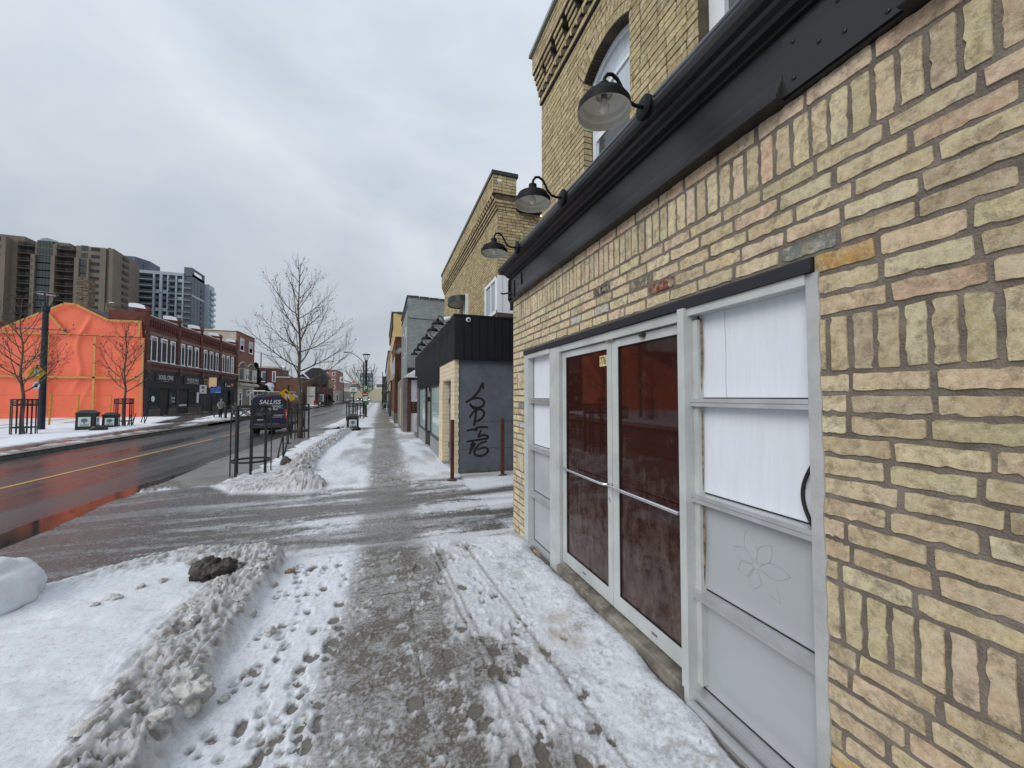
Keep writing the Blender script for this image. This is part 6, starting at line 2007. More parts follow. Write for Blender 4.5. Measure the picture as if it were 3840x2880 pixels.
p = MB(); p.box(S + 0.075, S + 0.09, 63.2, 66.0, 0.0, 2.9); p.build('door', mat('taupe_door', s2l(120, 112, 104), 0.6), b3)
sash(b3, S + 0.09, 61.7, 62.8, 0.4, 2.4); sash(b3, S + 0.09, 66.6, 67.9, 0.4, 2.4)

# ------------------------------------------------------------------ buildings beyond the bend
def simple_house(name, label, x0, x1, y0, y1, z1, m, cat='building', wins=(), roof=None, wm=None):
    t_ = thing(name, label, cat, ((x0 + x1) / 2, y0, 0))
    p = MB(); p.box(x0, x1, y0, y1, -0.8, z1); p.build('wall', m, t_)
    for (a, b, c, d_) in wins:
        q = MB(); q.box(a, b, y0 - 0.08, y0 + 0.02, c, d_); o = q.build('window', M_WVINYL, t_)
        g_ = MB(); g_.box(a + 0.12, b - 0.12, y0 - 0.09, y0 - 0.07, c + 0.12, d_ - 0.12); g_.build('pane', wm or M_PGLASS, o)
    if roof:
        q = MB(); q.box(x0 - 0.2, x1 + 0.2, y0 - 0.2, y1 + 0.2, z1 + 0.002, z1 + roof); q.build('roof', M_BEIGE, t_)
    return t_
simple_house('red_brick_house', 'red brick house with tall white windows behind the dark evergreen', -23.3, -19.5, 86, 96, 7.3, M_RED, wins=((-22.1, -21.3, 4.6, 6.6), (-20.3, -19.7, 4.6, 6.7)), roof=0.35)
bb = simple_house('brown_brick_block', 'plain brown brick wall behind the van and the bare tree', -19.4, -14.9, 85, 97, 5.5, brick_tex('plain_brown_brick', s2l(132, 94, 72), s2l(112, 78, 60), s2l(108, 84, 70), 0.085, 0.25, 0.01))
p = MB(); p.box(-19.5, -14.8, 84.9, 97, 5.502, 5.62); p.build('coping_snow', M_CSNOW, bb)
p = MB(); p.box(-15.2, -14.95, 84.85, 84.99, 2.6, 3.0); p.build('wall_lamp', M_WVINYL, bb)
ht_ = thing('tower_house', 'brick house with dark pointed roof and stone turret behind the bare tree', 'building', (-17, 92, 0))
p = MB(); p.prism([(-19.2, 5.6), (-16.6, 7.4), (-15.3, 8.4), (-13.6, 8.4), (-12.2, 6.4), (-12.2, 4.6), (-19.2, 4.6)], lambda u, v, w_: (u, w_, v), 98.5, 106); p.build('roof', mat('charcoal_shingle', s2l(58, 56, 58), 0.8, s2l(44, 42, 44), 2), ht_)
p = MB(); p.prism([(-17.3, 7.2), (-15.9, 5.7), (-15.7, 5.85), (-17.2, 7.5)], lambda u, v, w_: (u, w_, v), 98.2, 98.5); p.build('roof_snow', M_CSNOW, ht_)
p = MB(); p.box(-19, -12.4, 99, 106, 0, 5.6); p.build('wall', M_BRNBR, ht_)
p = MB(); p.lathe([(0.7, 5.0), (0.7, 7.6), (0.8, 7.7), (0.35, 8.4), (0.0, 8.6)], (-21.3, 99, 0), (0, 0, 1), 10); p.build('turret', M_CHIM, ht_)
p = MB(); p.ball((-21.0, 98.8, 8.4), 0.5, 0.4, 0.35, 8, 5); p.build('turret_snow', M_CSNOW, ht_)
cbx = thing('garden_shed', 'small white gabled shed with snow on its roof in front of the red house', 'shed', (-20.2, 83, 0))
p = MB(); p.box(-20.7, -19.55, 82, 84, 2.6, 3.7); p.build('wall', M_WVINYL, cbx); p = MB(); p.prism([(-20.85, 3.65), (-20.0, 4.35), (-19.75, 4.35), (-19.4, 3.65)], lambda u, v, w_: (u, w_, v), 81.8, 84.1); p.build('roof', M_CSNOW, cbx)
p = MB(); p.box(-20.7, -19.55, 82.05, 84, 0.0, 2.6); p.build('base', M_BRNBR, cbx)
wh = simple_house('white_mural_wall', 'white painted shop side with black graffiti right of the bare tree', -14.2, -12.8, 86, 87, 3.75, mat('off_white_wall', s2l(206, 202, 192), 0.7))
text('graffiti', 'Kuge', 0.5, (-13.5, 85.97, 1.9), FACE_S, M_BLACK, wh, 0.002, shear=0.4)
simple_house('dark_shop', 'dark red shop front beside the white mural wall', -12.75, -10.9, 87, 99, 3.7, mat('maroon_front', s2l(86, 58, 54), 0.7), wins=((-12.2, -11.3, 0.8, 2.2),))
simple_house('tan_house', 'tan clapboard house with dark porch above the white mural wall', -14.1, -12.0, 100, 110, 5.9, mat('tan_siding', s2l(170, 146, 108), 0.8, s2l(150, 128, 94), 2, 0.2, 6, stretch=(.2, .2, 3)), wins=((-13.7, -13.1, 4.0, 5.3),))
pk = simple_house('pink_block', 'tall pink brick apartment block in the distance', -19.0, -13.2, 128, 150, 10.0, mat('pink_brick_far', s2l(150, 110, 104), 0.85, s2l(138, 99, 94), 0.4), wins=[(-18.4 + 2.0 * k, -17.5 + 2.0 * k, z, z + 0.9) for k in range(3) for z in (4.2, 6.2, 8.2)], wm=M_DGLASS)
p = MB(); p.box(-20.5, -13.0, 132, 148, 10.0, 11.3); p.build('penthouse', M_WVINYL, pk)
simple_house('strip_mall', 'low grey shops along the far left pavement', -13.6, -10.6, 112, 150, 3.4, mat('pale_grey_front', s2l(170, 166, 160), 0.8), wins=((-13.2, -12.3, 0.4, 2.4), (-11.6, -10.9, 0.4, 2.4)))
br = simple_house('rail_bridge', 'pale concrete railway bridge crossing the far end of the street', -40, 30, 230, 242, 6.4, mat('pale_concrete', s2l(196, 186, 160), 0.8))
simple_house('green_glass_tower', 'blue green glass office block far beyond the bridge', -21, -9, 420, 450, 26, mat('green_glass_far', s2l(112, 138, 144), 0.4, s2l(92, 118, 126), 0.1), wins=[(-20 + 3.6 * k, -17.4 + 3.6 * k, z, z + 2.5) for k in range(3) for z in (9, 14, 19)], wm=M_SHOPGL)
simple_house('mauve_block', 'long mauve grey block far beyond the bridge', -40, -9.5, 330, 350, 12.5, mat('mauve_far', s2l(150, 136, 142), 0.8), wins=[(-38 + 4 * k, -36 + 4 * k, z, z + 1.6) for k in range(7) for z in (5.5, 9)])
simple_house('orange_brick_end', 'dark brick block closing the street under the bridge', -8, 14, 260, 280, 6.2, M_BRNBR)

# ------------------------------------------------------------------ apartment towers
M_CONC = mat('brown_precast_concrete', s2l(118, 107, 95), 0.85, s2l(106, 96, 85), 0.12, 0.1, 4)
M_CONCD = mat('brown_precast_recess', s2l(84, 78, 72), 0.9, s2l(74, 68, 62), 0.2)
M_TWIN = glass('tower_window_glass', s2l(40, 44, 48), 0.1, 0.4)
M_TGRN = glass('tower_green_glass', s2l(66, 74, 72), 0.1, 0.4)
YT_ = 198.0
bt = thing('beige_apartment_tower', 'wide brown concrete apartment tower with balconies behind the orange gable', 'tower block', (-120, YT_, 0))
m_ = MB()
def tb(x0, x1, z1, dy=0, dep=14): m_.box(x0, x1, YT_ + dy, YT_ + dep, 0, z1)
tb(-150, -134.1, 61.9, -2.5); tb(-134.1, -132.4, 61.9, 0); tb(-127.5, -121.2, 61.6, 0); tb(-128.15, -126.98, 56.6, -0.8, 0); tb(-122.33, -121.2, 56.6, -0.8, 0); tb(-126.98, -122.33, 56.6, 0, 0.5)
tb(-115.4, -114.05, 56.7, -0.8, 0.2); tb(-111.6, -111.0, 56.7, -0.8, 0.2); tb(-115.4, -106.2, 61.8, 0); tb(-106.2, -105.1, 61.2, 1.0); tb(-105.1, -103.9, 61.0, 0)
m_.box(-134, -105, YT_ + 3, YT_ + 16, 0, 61.5)
m_.prism([(-103.9, YT_), (-104.9, YT_ + 12), (-104.9, YT_ + 20), (-110, YT_ + 20), (-110, YT_ + 2)], lambda u, v, w_: (u, v, w_), 0, 61.9)
m_.box(-150, -131.9, YT_ + 2, YT_ + 14, 61.9, 63.9); m_.box(-124, -118.5, YT_ + 2, YT_ + 14, 61.5, 62.9)
m_.build('wall', M_CONC, bt)
p = MB(); p.box(-127.4, -123.0, YT_ + 2, YT_ + 8, 61.6, 63.6); p.prism([(-127.4, 63.6), (-125.5, 64.3), (-123.4, 63.7)], lambda u, v, w_: (u, w_, v), YT_ + 2, YT_ + 8); p.build('penthouse', mat('pale_penthouse', s2l(166, 178, 182), 0.6, s2l(140, 150, 156), 0.5), bt)
p = MB(); p.box(-132.4, -127.5, YT_ + 2.0, YT_ + 3, 0, 61.4); p.box(-121.2, -115.4, YT_ + 2.0, YT_ + 3, 0, 61.4); p.build('balcony_recess', M_CONCD, bt)
ROWH = 2.92
def twin(x0, x1, z0, z1, y, m=M_TWIN, split=True):
    q = MB(); q.box(x0, x1, y - 0.06, y + 0.1, z0, z1); o = q.build('window', m, bt)
    if split:
        q = MB(); n_ = max(2, int((x1 - x0) / 0.9))
        for k in range(1, n_): q.box(x0 + (x1 - x0) * k / n_ - 0.04, x0 + (x1 - x0) * k / n_ + 0.04, y - 0.12, y - 0.06, z0, z1)
        q.box(x0, x1, y - 0.10, y - 0.06, z0, z0 + 0.08)
        q.build('mullion', M_CONCD, o)
for k in range(17):
    z = 60.1 - k * ROWH
    if z < 18: break
    twin(-137.5, -135.5, z, z + 1.35, YT_ - 2.5)
    twin(-141.8, -139.8, z, z + 1.35, YT_ - 2.5)
    twin(-110.8, -108.1, z, z + 1.35, YT_)
    twin(-106.15, -105.15, z, z + 2.2, YT_ + 1.0)
    if k < 2: twin(-126.9, -122.4, z - 0.2, z + 2.3, YT_, M_TGRN); twin(-113.9, -111.8, z - 0.2, z + 1.9, YT_, M_TGRN)
    else: twin(-126.98, -122.33, z - 0.4, z + 2.1, YT_ - 0.0, M_TGRN); twin(-114.05, -111.6, z - 0.4, z + 2.1, YT_ - 0.3, M_TGRN)
    for x0, x1 in ((-132.3, -127.6), (-121.1, -115.5)):
        q = MB(); q.box(x0, x1, YT_ - 0.9, YT_ + 2, z - 0.62, z - 0.42); q.box(x0, x1, YT_ - 0.9, YT_ - 0.85, z + 0.5, z + 0.58)
        for j in range(14): q.box(x0 + j * (x1 - x0) / 13 - 0.02, x0 + j * (x1 - x0) / 13 + 0.02, YT_ - 0.9, YT_ - 0.86, z - 0.42, z + 0.5)
        q.build('balcony', M_CONCD, bt)
        q = MB(); q.box(x0 + 0.5, x0 + 2.4, YT_ + 1.9, YT_ + 1.98, z - 0.4, z + 1.7); q.box(x1 - 1.6, x1 - 0.7, YT_ + 1.9, YT_ + 1.98, z - 0.4, z + 1.7); q.build('balcony_door', M_TWIN, bt)
    for t0, t1 in ((0.14, 0.32), (0.48, 0.62), (0.80, 0.93)):
        A, B = Vector((-103.9, YT_, 0)), Vector((-104.9, YT_ + 12, 0)); d_ = (B - A)
        q = MB(); c_ = A + d_ * (t0 + t1) / 2 + Vector((0.05, -0.03, z + 0.7)); q.obox(c_, d_.normalized(), (0, 0, 1), Vector((d_.y, -d_.x, 0)).normalized(), d_.length * (t1 - t0) / 2, 0.95, 0.05); q.build('window', M_TWIN, bt)
    q = MB(); A, B = Vector((-103.9, YT_, 0)), Vector((-104.9, YT_ + 12, 0)); d_ = B - A; c_ = A + d_ * 0.7 + Vector((0.4, -0.2, z - 0.5)); q.obox(c_, d_.normalized(), (0, 0, 1), Vector((d_.y, -d_.x, 0)).normalized(), 2.2, 0.1, 0.7); q.obox(c_ + Vector((0.62, -0.26, 0.6)), d_.normalized(), (0, 0, 1), Vector((d_.y, -d_.x, 0)).normalized(), 2.2, 0.5, 0.03); q.build('balcony', M_CONCD, bt)

YG = 224.0
gt2 = thing('grey_apartment_tower', 'grey and white modern apartment tower with glass balconies behind the brick terrace', 'tower block', (-97, YG, 0))
M_GWHITE = mat('pale_grey_cladding', s2l(166, 174, 184), 0.7, s2l(154, 162, 172), 0.15)
M_GDARK = mat('charcoal_cladding', s2l(92, 98, 108), 0.7, s2l(84, 90, 100), 0.15)
M_GGLASS = glass('balcony_green_glass', s2l(132, 168, 170), 0.06, 0.7)
m_ = MB(); m_.box(-118, -90.8, YG + 0.6, YG + 14, 0, 61.0); m_.build('wall', mat('tower_mid_grey', s2l(104, 114, 126), 0.7), gt2)
m_ = MB()
m_.box(-90.75, -87.6, YG + 0.4, YG + 14, 0, 61.3); m_.box(-90.75, -87.6, YG, YG + 14, 60.0, 61.4)
m_.prism([(YG, 61.4), (YG, 64.2), (YG + 14, 64.2), (YG + 14, 61.4), (YG + 12.5, 61.4), (YG + 12.5, 63.4), (YG + 2.5, 63.4), (YG + 2.5, 61.4)], lambda u, v, w_: (w_, u, v), -88.4, -87.6)
m_.box(-90.75, -88.4, YG, YG + 0.8, 61.4, 64.2)
m_.build('dark_wing', M_GDARK, gt2)
m_ = MB(); m_.prism([(-116, YG + 5), (-112.0, YG + 5), (-109.0, YG + 11), (-109.0, YG + 20), (-116, YG + 20)], lambda u, v, w_: (u, v, w_), 61, 68.5); m_.build('penthouse', mat('slate_penthouse', s2l(98, 106, 118), 0.7, s2l(90, 98, 110), 0.15), gt2)
m_ = MB(); m_.tube([(-108.3, YG + 4, 61), (-108.3, YG + 4, 65.2)], 0.15, 5); m_.build('mast', M_BLACK, gt2)
m_ = MB()
m_.box(-111.8, -90.8, YG - 0.2, YG + 0.6, 59.7, 61.1); m_.box(-111.8, -88, YG - 0.2, YG + 0.6, 50.7, 51.15)
for x in (-111.4, -108.4, -102.3, -96.9, -93.7, -91.0): m_.box(x - 0.3, x + 0.3, YG - 0.25, YG + 0.6, 0, 59.7)
for x in (-99.6,): m_.box(x - 0.5, x + 0.5, YG - 0.2, YG + 0.6, 0, 59.7)
m_.box(-87.62, -87.4, YG + 0.2, YG + 14, 50.3, 51.2)
m_.build('white_frame', M_GWHITE, gt2)
m_ = MB(); m_.box(-90.0, -86.1, YG + 15, YG + 22, 0, 60.3); m_.build('rear_wing', M_GWHITE, gt2)
for k in range(13):
    z = 57.0 - k * 2.9
    if z < 24: break
    for (x0, x1) in ((-111.1, -108.7), (-108.1, -102.6), (-96.6, -94.0), (-90.6, -87.9)):
        q = MB(); q.box(x0, x1, YG - 0.5, YG + 0.6, z - 0.3, z - 0.05); o = q.build('balcony', M_GWHITE, gt2)
        q = MB(); q.box(x0, x1, YG - 0.48, YG - 0.44, z - 0.05, z + 0.9); q.build('glass_rail', glass('dark_balcony_glass', s2l(70, 84, 88), 0.06, 0.7), o)
        q = MB(); q.box(x0 + 0.5, x1 - 0.5, YG + 0.5, YG + 0.62, z - 0.05, z + 2.0); q.build('balcony_door', M_TWIN, gt2)
    for (x0, x1) in ((-101.7, -100.3), (-98.9, -97.3), (-93.3, -91.5)):
        q = MB(); q.box(x0, x1, YG + 0.5, YG + 0.66, z - 0.2, z + 1.3); q.build('window', M_PGLASS if (k + int(x0)) % 3 else M_SHOPGL, gt2)
        q = MB(); q.box(x0, x1, YG + 0.5, YG + 0.66, z + 1.3, z + 2.7); q.build('spandrel', M_TWIN, gt2)
    for y0 in (YG + 3.2, YG + 6.6, YG + 9.6):
        q = MB(); q.box(-87.65, -87.5, y0, y0 + 1.2, z - 0.2, z + 2.1); q.build('window', M_TWIN, gt2)
    q = MB(); q.box(-86.1, -84.9, YG + 15.5, YG + 21, z - 1.0, z - 0.8); o = q.build('balcony', M_GWHITE, gt2)
    q = MB(); q.box(-84.95, -84.9, YG + 15.5, YG + 21, z - 0.8, z + 0.3); q.box(-86.1, -84.9, YG + 15.45, YG + 15.5, z - 0.8, z + 0.3); q.build('glass_rail', M_GGLASS, o)
# ------------------------------------------------------------------ tree guards, bins, lamps, racks
M_IRON = mat('black_iron', (0.012, 0.012, 0.014), 0.42, (0.02, 0.02, 0.022), 6, 0.1, 40)
def tree_guard(label, rad_=0.385, h=1.58):
    t_ = thing('tree_guard', label, 'tree guard', (0, 0, 0), 'black iron tree guards')
    def ring(z, hz, r_=rad_):
        m_ = MB(); n_ = 28
        for k in range(n_):
            a, b = 2 * math.pi * k / n_, 2 * math.pi * (k + 1) / n_
            for (r0, r1) in ((r_ - 0.006, r_ + 0.006),):
                p = [(r0 * math.cos(a), r0 * math.sin(a)), (r1 * math.cos(a), r1 * math.sin(a)), (r1 * math.cos(b), r1 * math.sin(b)), (r0 * math.cos(b), r0 * math.sin(b))]
                m_.prism(p, lambda u, v, w_: (u, v, w_), z - hz / 2, z + hz / 2)
        m_.build('ring', M_IRON, t_)
    ring(h - 0.02, 0.055); ring(h - 0.275, 0.055); ring(0.32, 0.045)
    n_ = 8
    for k in range(n_):
        th = 2 * math.pi * k / n_ + 0.25
        m_ = MB(); c, s = math.cos(th), math.sin(th)
        m_.obox((rad_ * c * 1.02, rad_ * s * 1.02, h / 2 - 0.08), (c, s, 0), (-s, c, 0), (0, 0, 1), 0.012, 0.026, h / 2 + 0.08)
        m_.build('bar', M_IRON, t_)
        th2 = th + 2 * math.pi / n_
        for q, (za, zb) in enumerate(((h - 0.045, h - 0.255), (h - 0.255, h - 0.045))):
            m_ = MB(); rr = rad_ + 0.004 * q
            m_.tube([(rr * math.cos(th + (th2 - th) * i / 4) * (0.985), rr * math.sin(th + (th2 - th) * i / 4) * 0.985, za + (zb - za) * i / 4) for i in range(5)], 0.0125, 5); m_.build('lattice_strip', M_IRON, t_)
    return t_
g1 = tree_guard('empty black iron tree guard nearest the camera, standing in the snow')
g1.location = (-2.86, 10.45, gz(-2.86, 10.45))
dup(g1, (-3.62, 20.3, gz(-3.6, 20.3)), 0.2, 'black iron tree guard round the large bare tree')
dup(g1, (-15.1, 23.25, 0.05), 0.1, 'black iron tree guard beside the lamp post in front of the orange tarpaulin')
dup(g1, (-13.73, 27.5, 0.05), 0.35, 'black iron tree guard right of the two bins on the opposite pavement')
dup(g1, (-2.55, 36.5, gz(-2.5, 36.5)), 0.1, 'black iron tree guard just right of the green parking rules sign')
dup(g1, (-2.0, 41.0, gz(-2, 41)), 0.5, 'distant black iron tree guard at the foot of the right lamp post')

M_BIN = mat('black_bin_plastic', (0.014, 0.015, 0.016), 0.4, (0.022, 0.023, 0.024), 3)
M_LABEL = mat('white_label', s2l(214, 220, 220), 0.55)
M_EMB = mat('grey_green_print', s2l(96, 116, 120), 0.6)
def bin_(label, wd, dp, h, rot, loc, stickers, group='black street bins'):
    t_ = thing('street_bin', label, 'litter bin', (0, 0, 0), group)
    m_ = MB(); a, b = wd / 2, dp / 2
    m_.add([(-a, -b, 0), (a, -b, 0), (a, b, 0), (-a, b, 0), (-a * .95, -b * .95, h * .80), (a * .95, -b * .95, h * .80), (a * .95, b * .95, h * .80), (-a * .95, b * .95, h * .80)],
           [(3, 2, 1, 0), (4, 5, 6, 7), (0, 1, 5, 4), (1, 2, 6, 5), (2, 3, 7, 6), (3, 0, 4, 7)]); m_.build('body', M_BIN, t_)
    m_ = MB(); z0, z1, z2 = h * .80, h * .86, h
    m_.add([(-a * 1.03, -b * 1.03, z0), (a * 1.03, -b * 1.03, z0), (a * 1.03, b * 1.03, z0), (-a * 1.03, b * 1.03, z0), (-a * 1.03, -b * 1.03, z1), (a * 1.03, -b * 1.03, z1), (a * 1.03, b * 1.03, z1), (-a * 1.03, b * 1.03, z1), (-a * .55, -b * .4, z2), (a * .55, -b * .4, z2), (a * .55, b * .4, z2), (-a * .55, b * .4, z2)],
           [(3, 2, 1, 0), (0, 1, 5, 4), (1, 2, 6, 5), (2, 3, 7, 6), (3, 0, 4, 7), (4, 5, 9, 8), (5, 6, 10, 9), (6, 7, 11, 10), (7, 4, 8, 11), (8, 9, 10, 11)]); m_.build('lid', M_BIN, t_)
    for f_, cx in stickers:
        s = h * 0.44
        base = Vector((cx, -b - 0.012, h * 0.45)) if f_ == 's' else Vector((a + 0.012, cx, h * 0.45))
        ux = Vector((1, 0, 0)) if f_ == 's' else Vector((0, 1, 0)); nn = Vector((0, -1, 0)) if f_ == 's' else Vector((1, 0, 0))
        w_ = s / 2 * (0.95 if f_ == 's' else 0.8)
        m_ = MB(); m_.obox(base, ux, (0, 0, 1), nn, w_, s / 2, 0.004); o = m_.build('label_plate', M_LABEL, t_)
        m_ = MB()
        R = random.Random(2)
        for k in range(7):
            th = k * 0.9; c = base + nn * 0.006 + ux * (w_ * 0.36 * math.cos(th)) + Vector((0, 0, s * (0.14 + 0.12 * math.sin(th))))
            m_.obox(c, ux, (0, 0, 1), nn, w_ * 0.2, s * 0.085, 0.002)
        m_.obox(base + nn * 0.006 + Vector((0, 0, s * 0.08)), ux, (0, 0, 1), nn, w_ * 0.42, s * 0.14, 0.0022)
        m_.obox(base + nn * 0.006 + Vector((0, 0, -s * 0.12)), ux, (0, 0, 1), nn, w_ * 0.1, s * 0.14, 0.002)
        m_.obox(base + nn * 0.006 + Vector((0, 0, -s * 0.36)), ux, (0, 0, 1), nn, w_ * 0.75, s * 0.045, 0.002)
        m_.build('emblem', M_EMB, o)
    t_.location = loc; t_.rotation_euler = (0, 0, rot)
    return t_
bin_('wide black double street bin, left of the two on the opposite pavement', 0.70, 0.60, 1.04, rad(12), (-14.0, 25.2, 0.03), (('s', -0.02), ('e', 0.0)))
bin_('smaller black street bin next to the tree guard on the opposite pavement', 0.60, 0.5, 0.86, rad(14), (-13.75, 26.5, 0.03), (('s', 0.0), ('e', 0.0)))
bin_('black street bin standing on the snow bank beside the right pavement', 0.66, 0.6, 0.98, rad(6), (-1.62, 24.6, gz(-1.6, 24.6)), (('s', 0.0),))
bin_('distant black bin beside the red newspaper box', 0.6, 0.6, 0.95, 0, (-11.6, 84, 0.05), (('s', 0.0),))
nbx = thing('newspaper_box', 'red newspaper box beyond the crosswalk', 'newspaper box', (-12.4, 84, 0.05))
m_ = MB(); m_.box(-12.65, -12.2, 83.8, 84.2, 0.05, 0.95); m_.build('body', mat('red_box_paint', s2l(196, 60, 58), 0.5), nbx); m_ = MB(); m_.box(-12.6, -12.25, 83.78, 83.8, 0.5, 0.9); m_.build('window', M_DGLASS, nbx)
m_ = MB(); m_.ball((0, 0, 0.13), 0.28, 0.2, 0.15, 14, 8, jit=0.05); m_.ball((0.27, 0.02, 0.09), 0.12, 0.1, 0.1, 10, 6, jit=0.08); m_.ball((-0.1, -0.08, 0.08), 0.2, 0.16, 0.1, 10, 6, jit=0.08)
bg_ = tag(m_.build('garbage_bag', mat('black_bag_film', (0.01, 0.01, 0.011), 0.25, (0.016, 0.016, 0.017), 8, 0.6, 12), None, 'full'), 'full black garbage bag lying beside the wide double bin', 'garbage bag'); bg_.location = (-13.35, 24.75, 0.05)
m_ = MB(); m_.ball((0, 0, 0.1), 0.3, 0.16, 0.16, 12, 7, jit=0.1); m_.ball((0.14, 0.03, 0.14), 0.12, 0.1, 0.12, 10, 6, jit=0.1)
bg_ = tag(m_.build('garbage_bag', MATS['black_bag_film'], None, 'full'), 'black garbage bag leaning at the foot of the right bin', 'garbage bag'); bg_.location = (-1.45, 24.15, gz(-1.5, 24.2))

M_NAVY = mat('navy_lamp_paint', s2l(30, 36, 52), 0.4, s2l(24, 29, 43), 2)
M_LENS = mat('lamp_diffuser', s2l(190, 194, 198), 0.4)
def lamp(label, both):
    t_ = thing('street_lamp', label, 'street lamp', (0, 0, 0), 'navy street lamps with ring heads')
    m_ = MB(); m_.tube([(0, 0, 0), (0, 0, 3.0), (0, 0, 5.9), (0, 0, 6.0), (0, 0, 6.25)], [0.135, 0.125, 0.11, 0.14, 0.16], 14); m_.build('pole', M_NAVY, t_, True)
    m_ = MB(); m_.lathe([(0, 0.02), (0.30, 0.02), (0.30, 0.05), (0.16, 0.07), (0.14, 0.12)], (0, 0, 0), (0, 0, 1), 14); m_.build('base_plate', M_NAVY, t_)
    for k in range(4):
        th = k * math.pi / 2 + 0.4
        m_ = MB(); m_.tube([(0.13 * math.cos(th), 0.13 * math.sin(th), 6.2), (0.22 * math.cos(th), 0.22 * math.sin(th), 6.5), (0.37 * math.cos(th), 0.37 * math.sin(th), 6.84)], 0.028, 6); m_.build('strut', M_NAVY, t_)
    m_ = MB(); m_.lathe([(0.0, 0.10), (0.30, 0.08), (0.41, 0.03), (0.41, -0.03), (0.36, -0.03), (0.35, 0.0), (0.0, 0.0)], (0, 0, 6.86), (0, 0, 1), 24); m_.build('head', M_NAVY, t_, True)
    m_ = MB(); m_.lathe([(0, -0.012), (0.34, -0.012), (0.34, -0.002), (0, -0.002)], (0, 0, 6.86), (0, 0, 1), 20); m_.build('diffuser', M_LENS, t_)
    for z, a, b in ((5.1, -1.0, -0.12), (5.08, 0.12, 0.75)) + (((3.72, -0.85, -0.12),) if both else ()):
        m_ = MB(); m_.tube([(a, 0, z), (b, 0, z)], 0.024, 6); m_.lathe([(0.06, -0.04), (0.06, 0.04)], (b, 0, z), (1, 0, 0), 8); m_.build('banner_arm', M_NAVY, t_)
    return t_
lp = lamp('navy street lamp with ring head in front of the orange tarpaulin', True); lp.location = (-16.05, 25.7, 0.03)
lq = lamp('navy street lamp with ring head on the right pavement behind the parking signs', False); lq.location = (-1.66, 45, gz(-1.66, 45))
dup(lp, (-20.6, 83, 0), 0, 'distant navy street lamp in front of the red brick house')
al = thing('street_light', 'tall grey road light with a long curved arm left of the right ring lamp', 'street lamp', (-2.55, 60, -0.5))
m_ = MB(); m_.tube([(-2.55, 60, -0.5), (-2.55, 60, 6.8)], [0.13, 0.09], 8); m_.build('pole', M_DKFRAME, al)
m_ = MB(); m_.tube([(-2.55, 60, 6.7), (-3.3, 60, 7.5), (-4.2, 60, 8.05), (-4.75, 60, 8.15)], 0.05, 6); m_.build('arm', M_DKFRAME, al); m_ = MB(); m_.ball((-4.95, 60, 8.15), 0.35, 0.14, 0.07, 10, 5); m_.build('head', M_DKFRAME, al)
sgx = thing('crossing_signal', 'pedestrian crossing sign hung on an arm over the road', 'sign', (-2.6, 66, -0.45))
m_ = MB(); m_.tube([(-2.6, 66, 3.0), (-4.4, 66, 3.9), (-5.6, 66, 4.3)], 0.06, 6); m_.tube([(-2.6, 66, -0.5), (-2.6, 66, 3.2)], 0.08, 8); m_.build('arm', M_DKFRAME, sgx); m_ = MB(); m_.box(-6.3, -5.6, 65.9, 66.1, 4.0, 4.9); m_.build('panel', M_SIGNW, sgx)
m_ = MB(); m_.box(-6.05, -5.88, 65.86, 65.9, 4.2, 4.6); m_.ball((-5.96, 65.88, 4.7), 0.07, 0.03, 0.07, 8, 5); m_.build('symbol', M_BLACK, sgx)
for x, y, h, l_ in ((-22, 85, 10.2, 'wooden utility pole behind the red brick house'), (-10.4, 86, 5.3, 'thin dark pole near the pink apartment block'), (-9.6, 110, 6.5, 'thin dark pole before the railway bridge'), (0.1, 92, 7.4, 'thin utility pole far along the right pavement'), (0.35, 125, 7.5, 'farthest utility pole on the right pavement')):
    t_ = thing('utility_pole', l_, 'pole', (x, y, 0)); m_ = MB(); m_.tube([(x, y, -0.5), (x, y, h)], [0.12, 0.09], 6); m_.build('shaft', M_DKFRAME, t_)
    if y > 90: m_ = MB(); m_.tube([(x - 1.1, y, h - 1.2), (x + 1.1, y, h - 1.2)], 0.04, 4); m_.build('cross_arm', M_DKFRAME, t_)

def rack(label, loc, rot, s=1.0):
    t_ = thing('bike_rack', label, 'bicycle rack', (0, 0, 0), 'black post mounted bike racks')
    m_ = MB()
    m_.tube([(0, 0, -0.15), (0, 0, 0.20), (-0.21, 0, 0.06), (-0.03, 0, 0.72), (0.0, 0, 0.73)], 0.022, 8); m_.build('loop', M_IRON, t_, True)
    m_ = MB(); m_.tube([(0.0, 0, 0.1), (-0.03, 0, 0.72), (0.19, 0, 0.72), (0.05, 0, 0.16), (0, 0, 0.1)], 0.022, 8); m_.build('loop', M_IRON, t_, True)
    m_ = MB(); m_.tube([(0, 0, -0.2), (0, 0, 0.22)], 0.03, 8); m_.build('post', M_IRON, t_, True)
    t_.location = loc; t_.rotation_euler = (0, 0, rot)
    return t_
rk = rack('black triangular bike rack in the snow between the two right tree guards', (-2.72, 12.9, gz(-2.7, 12.9)), rad(58))
dup(rk, (-14.08, 30.3, 0.06), rad(-10), 'black triangular bike rack in the snow before the black shop fronts')
dup(rk, (-13.55, 27.9, 0.06), rad(60), 'black triangular bike rack half hidden behind the right guard of the opposite pavement')
bn = thing('bench', 'dark metal bench on the far pavement behind the person', 'bench', (-14.4, 44.6, 0.05))
for x in (-15.0, -13.9):
    m_ = MB(); m_.tube([(x, 44.5, 0.05), (x, 44.5, 0.45)], 0.03, 5); m_.tube([(x, 44.8, 0.05), (x, 44.9, 0.8)], 0.03, 5); m_.build('leg', M_IRON, bn)
for k in range(3): m_ = MB(); m_.box(-15.2, -13.7, 44.45 + k * 0.14, 44.56 + k * 0.14, 0.45, 0.48); m_.build('seat_slat', M_IRON, bn)
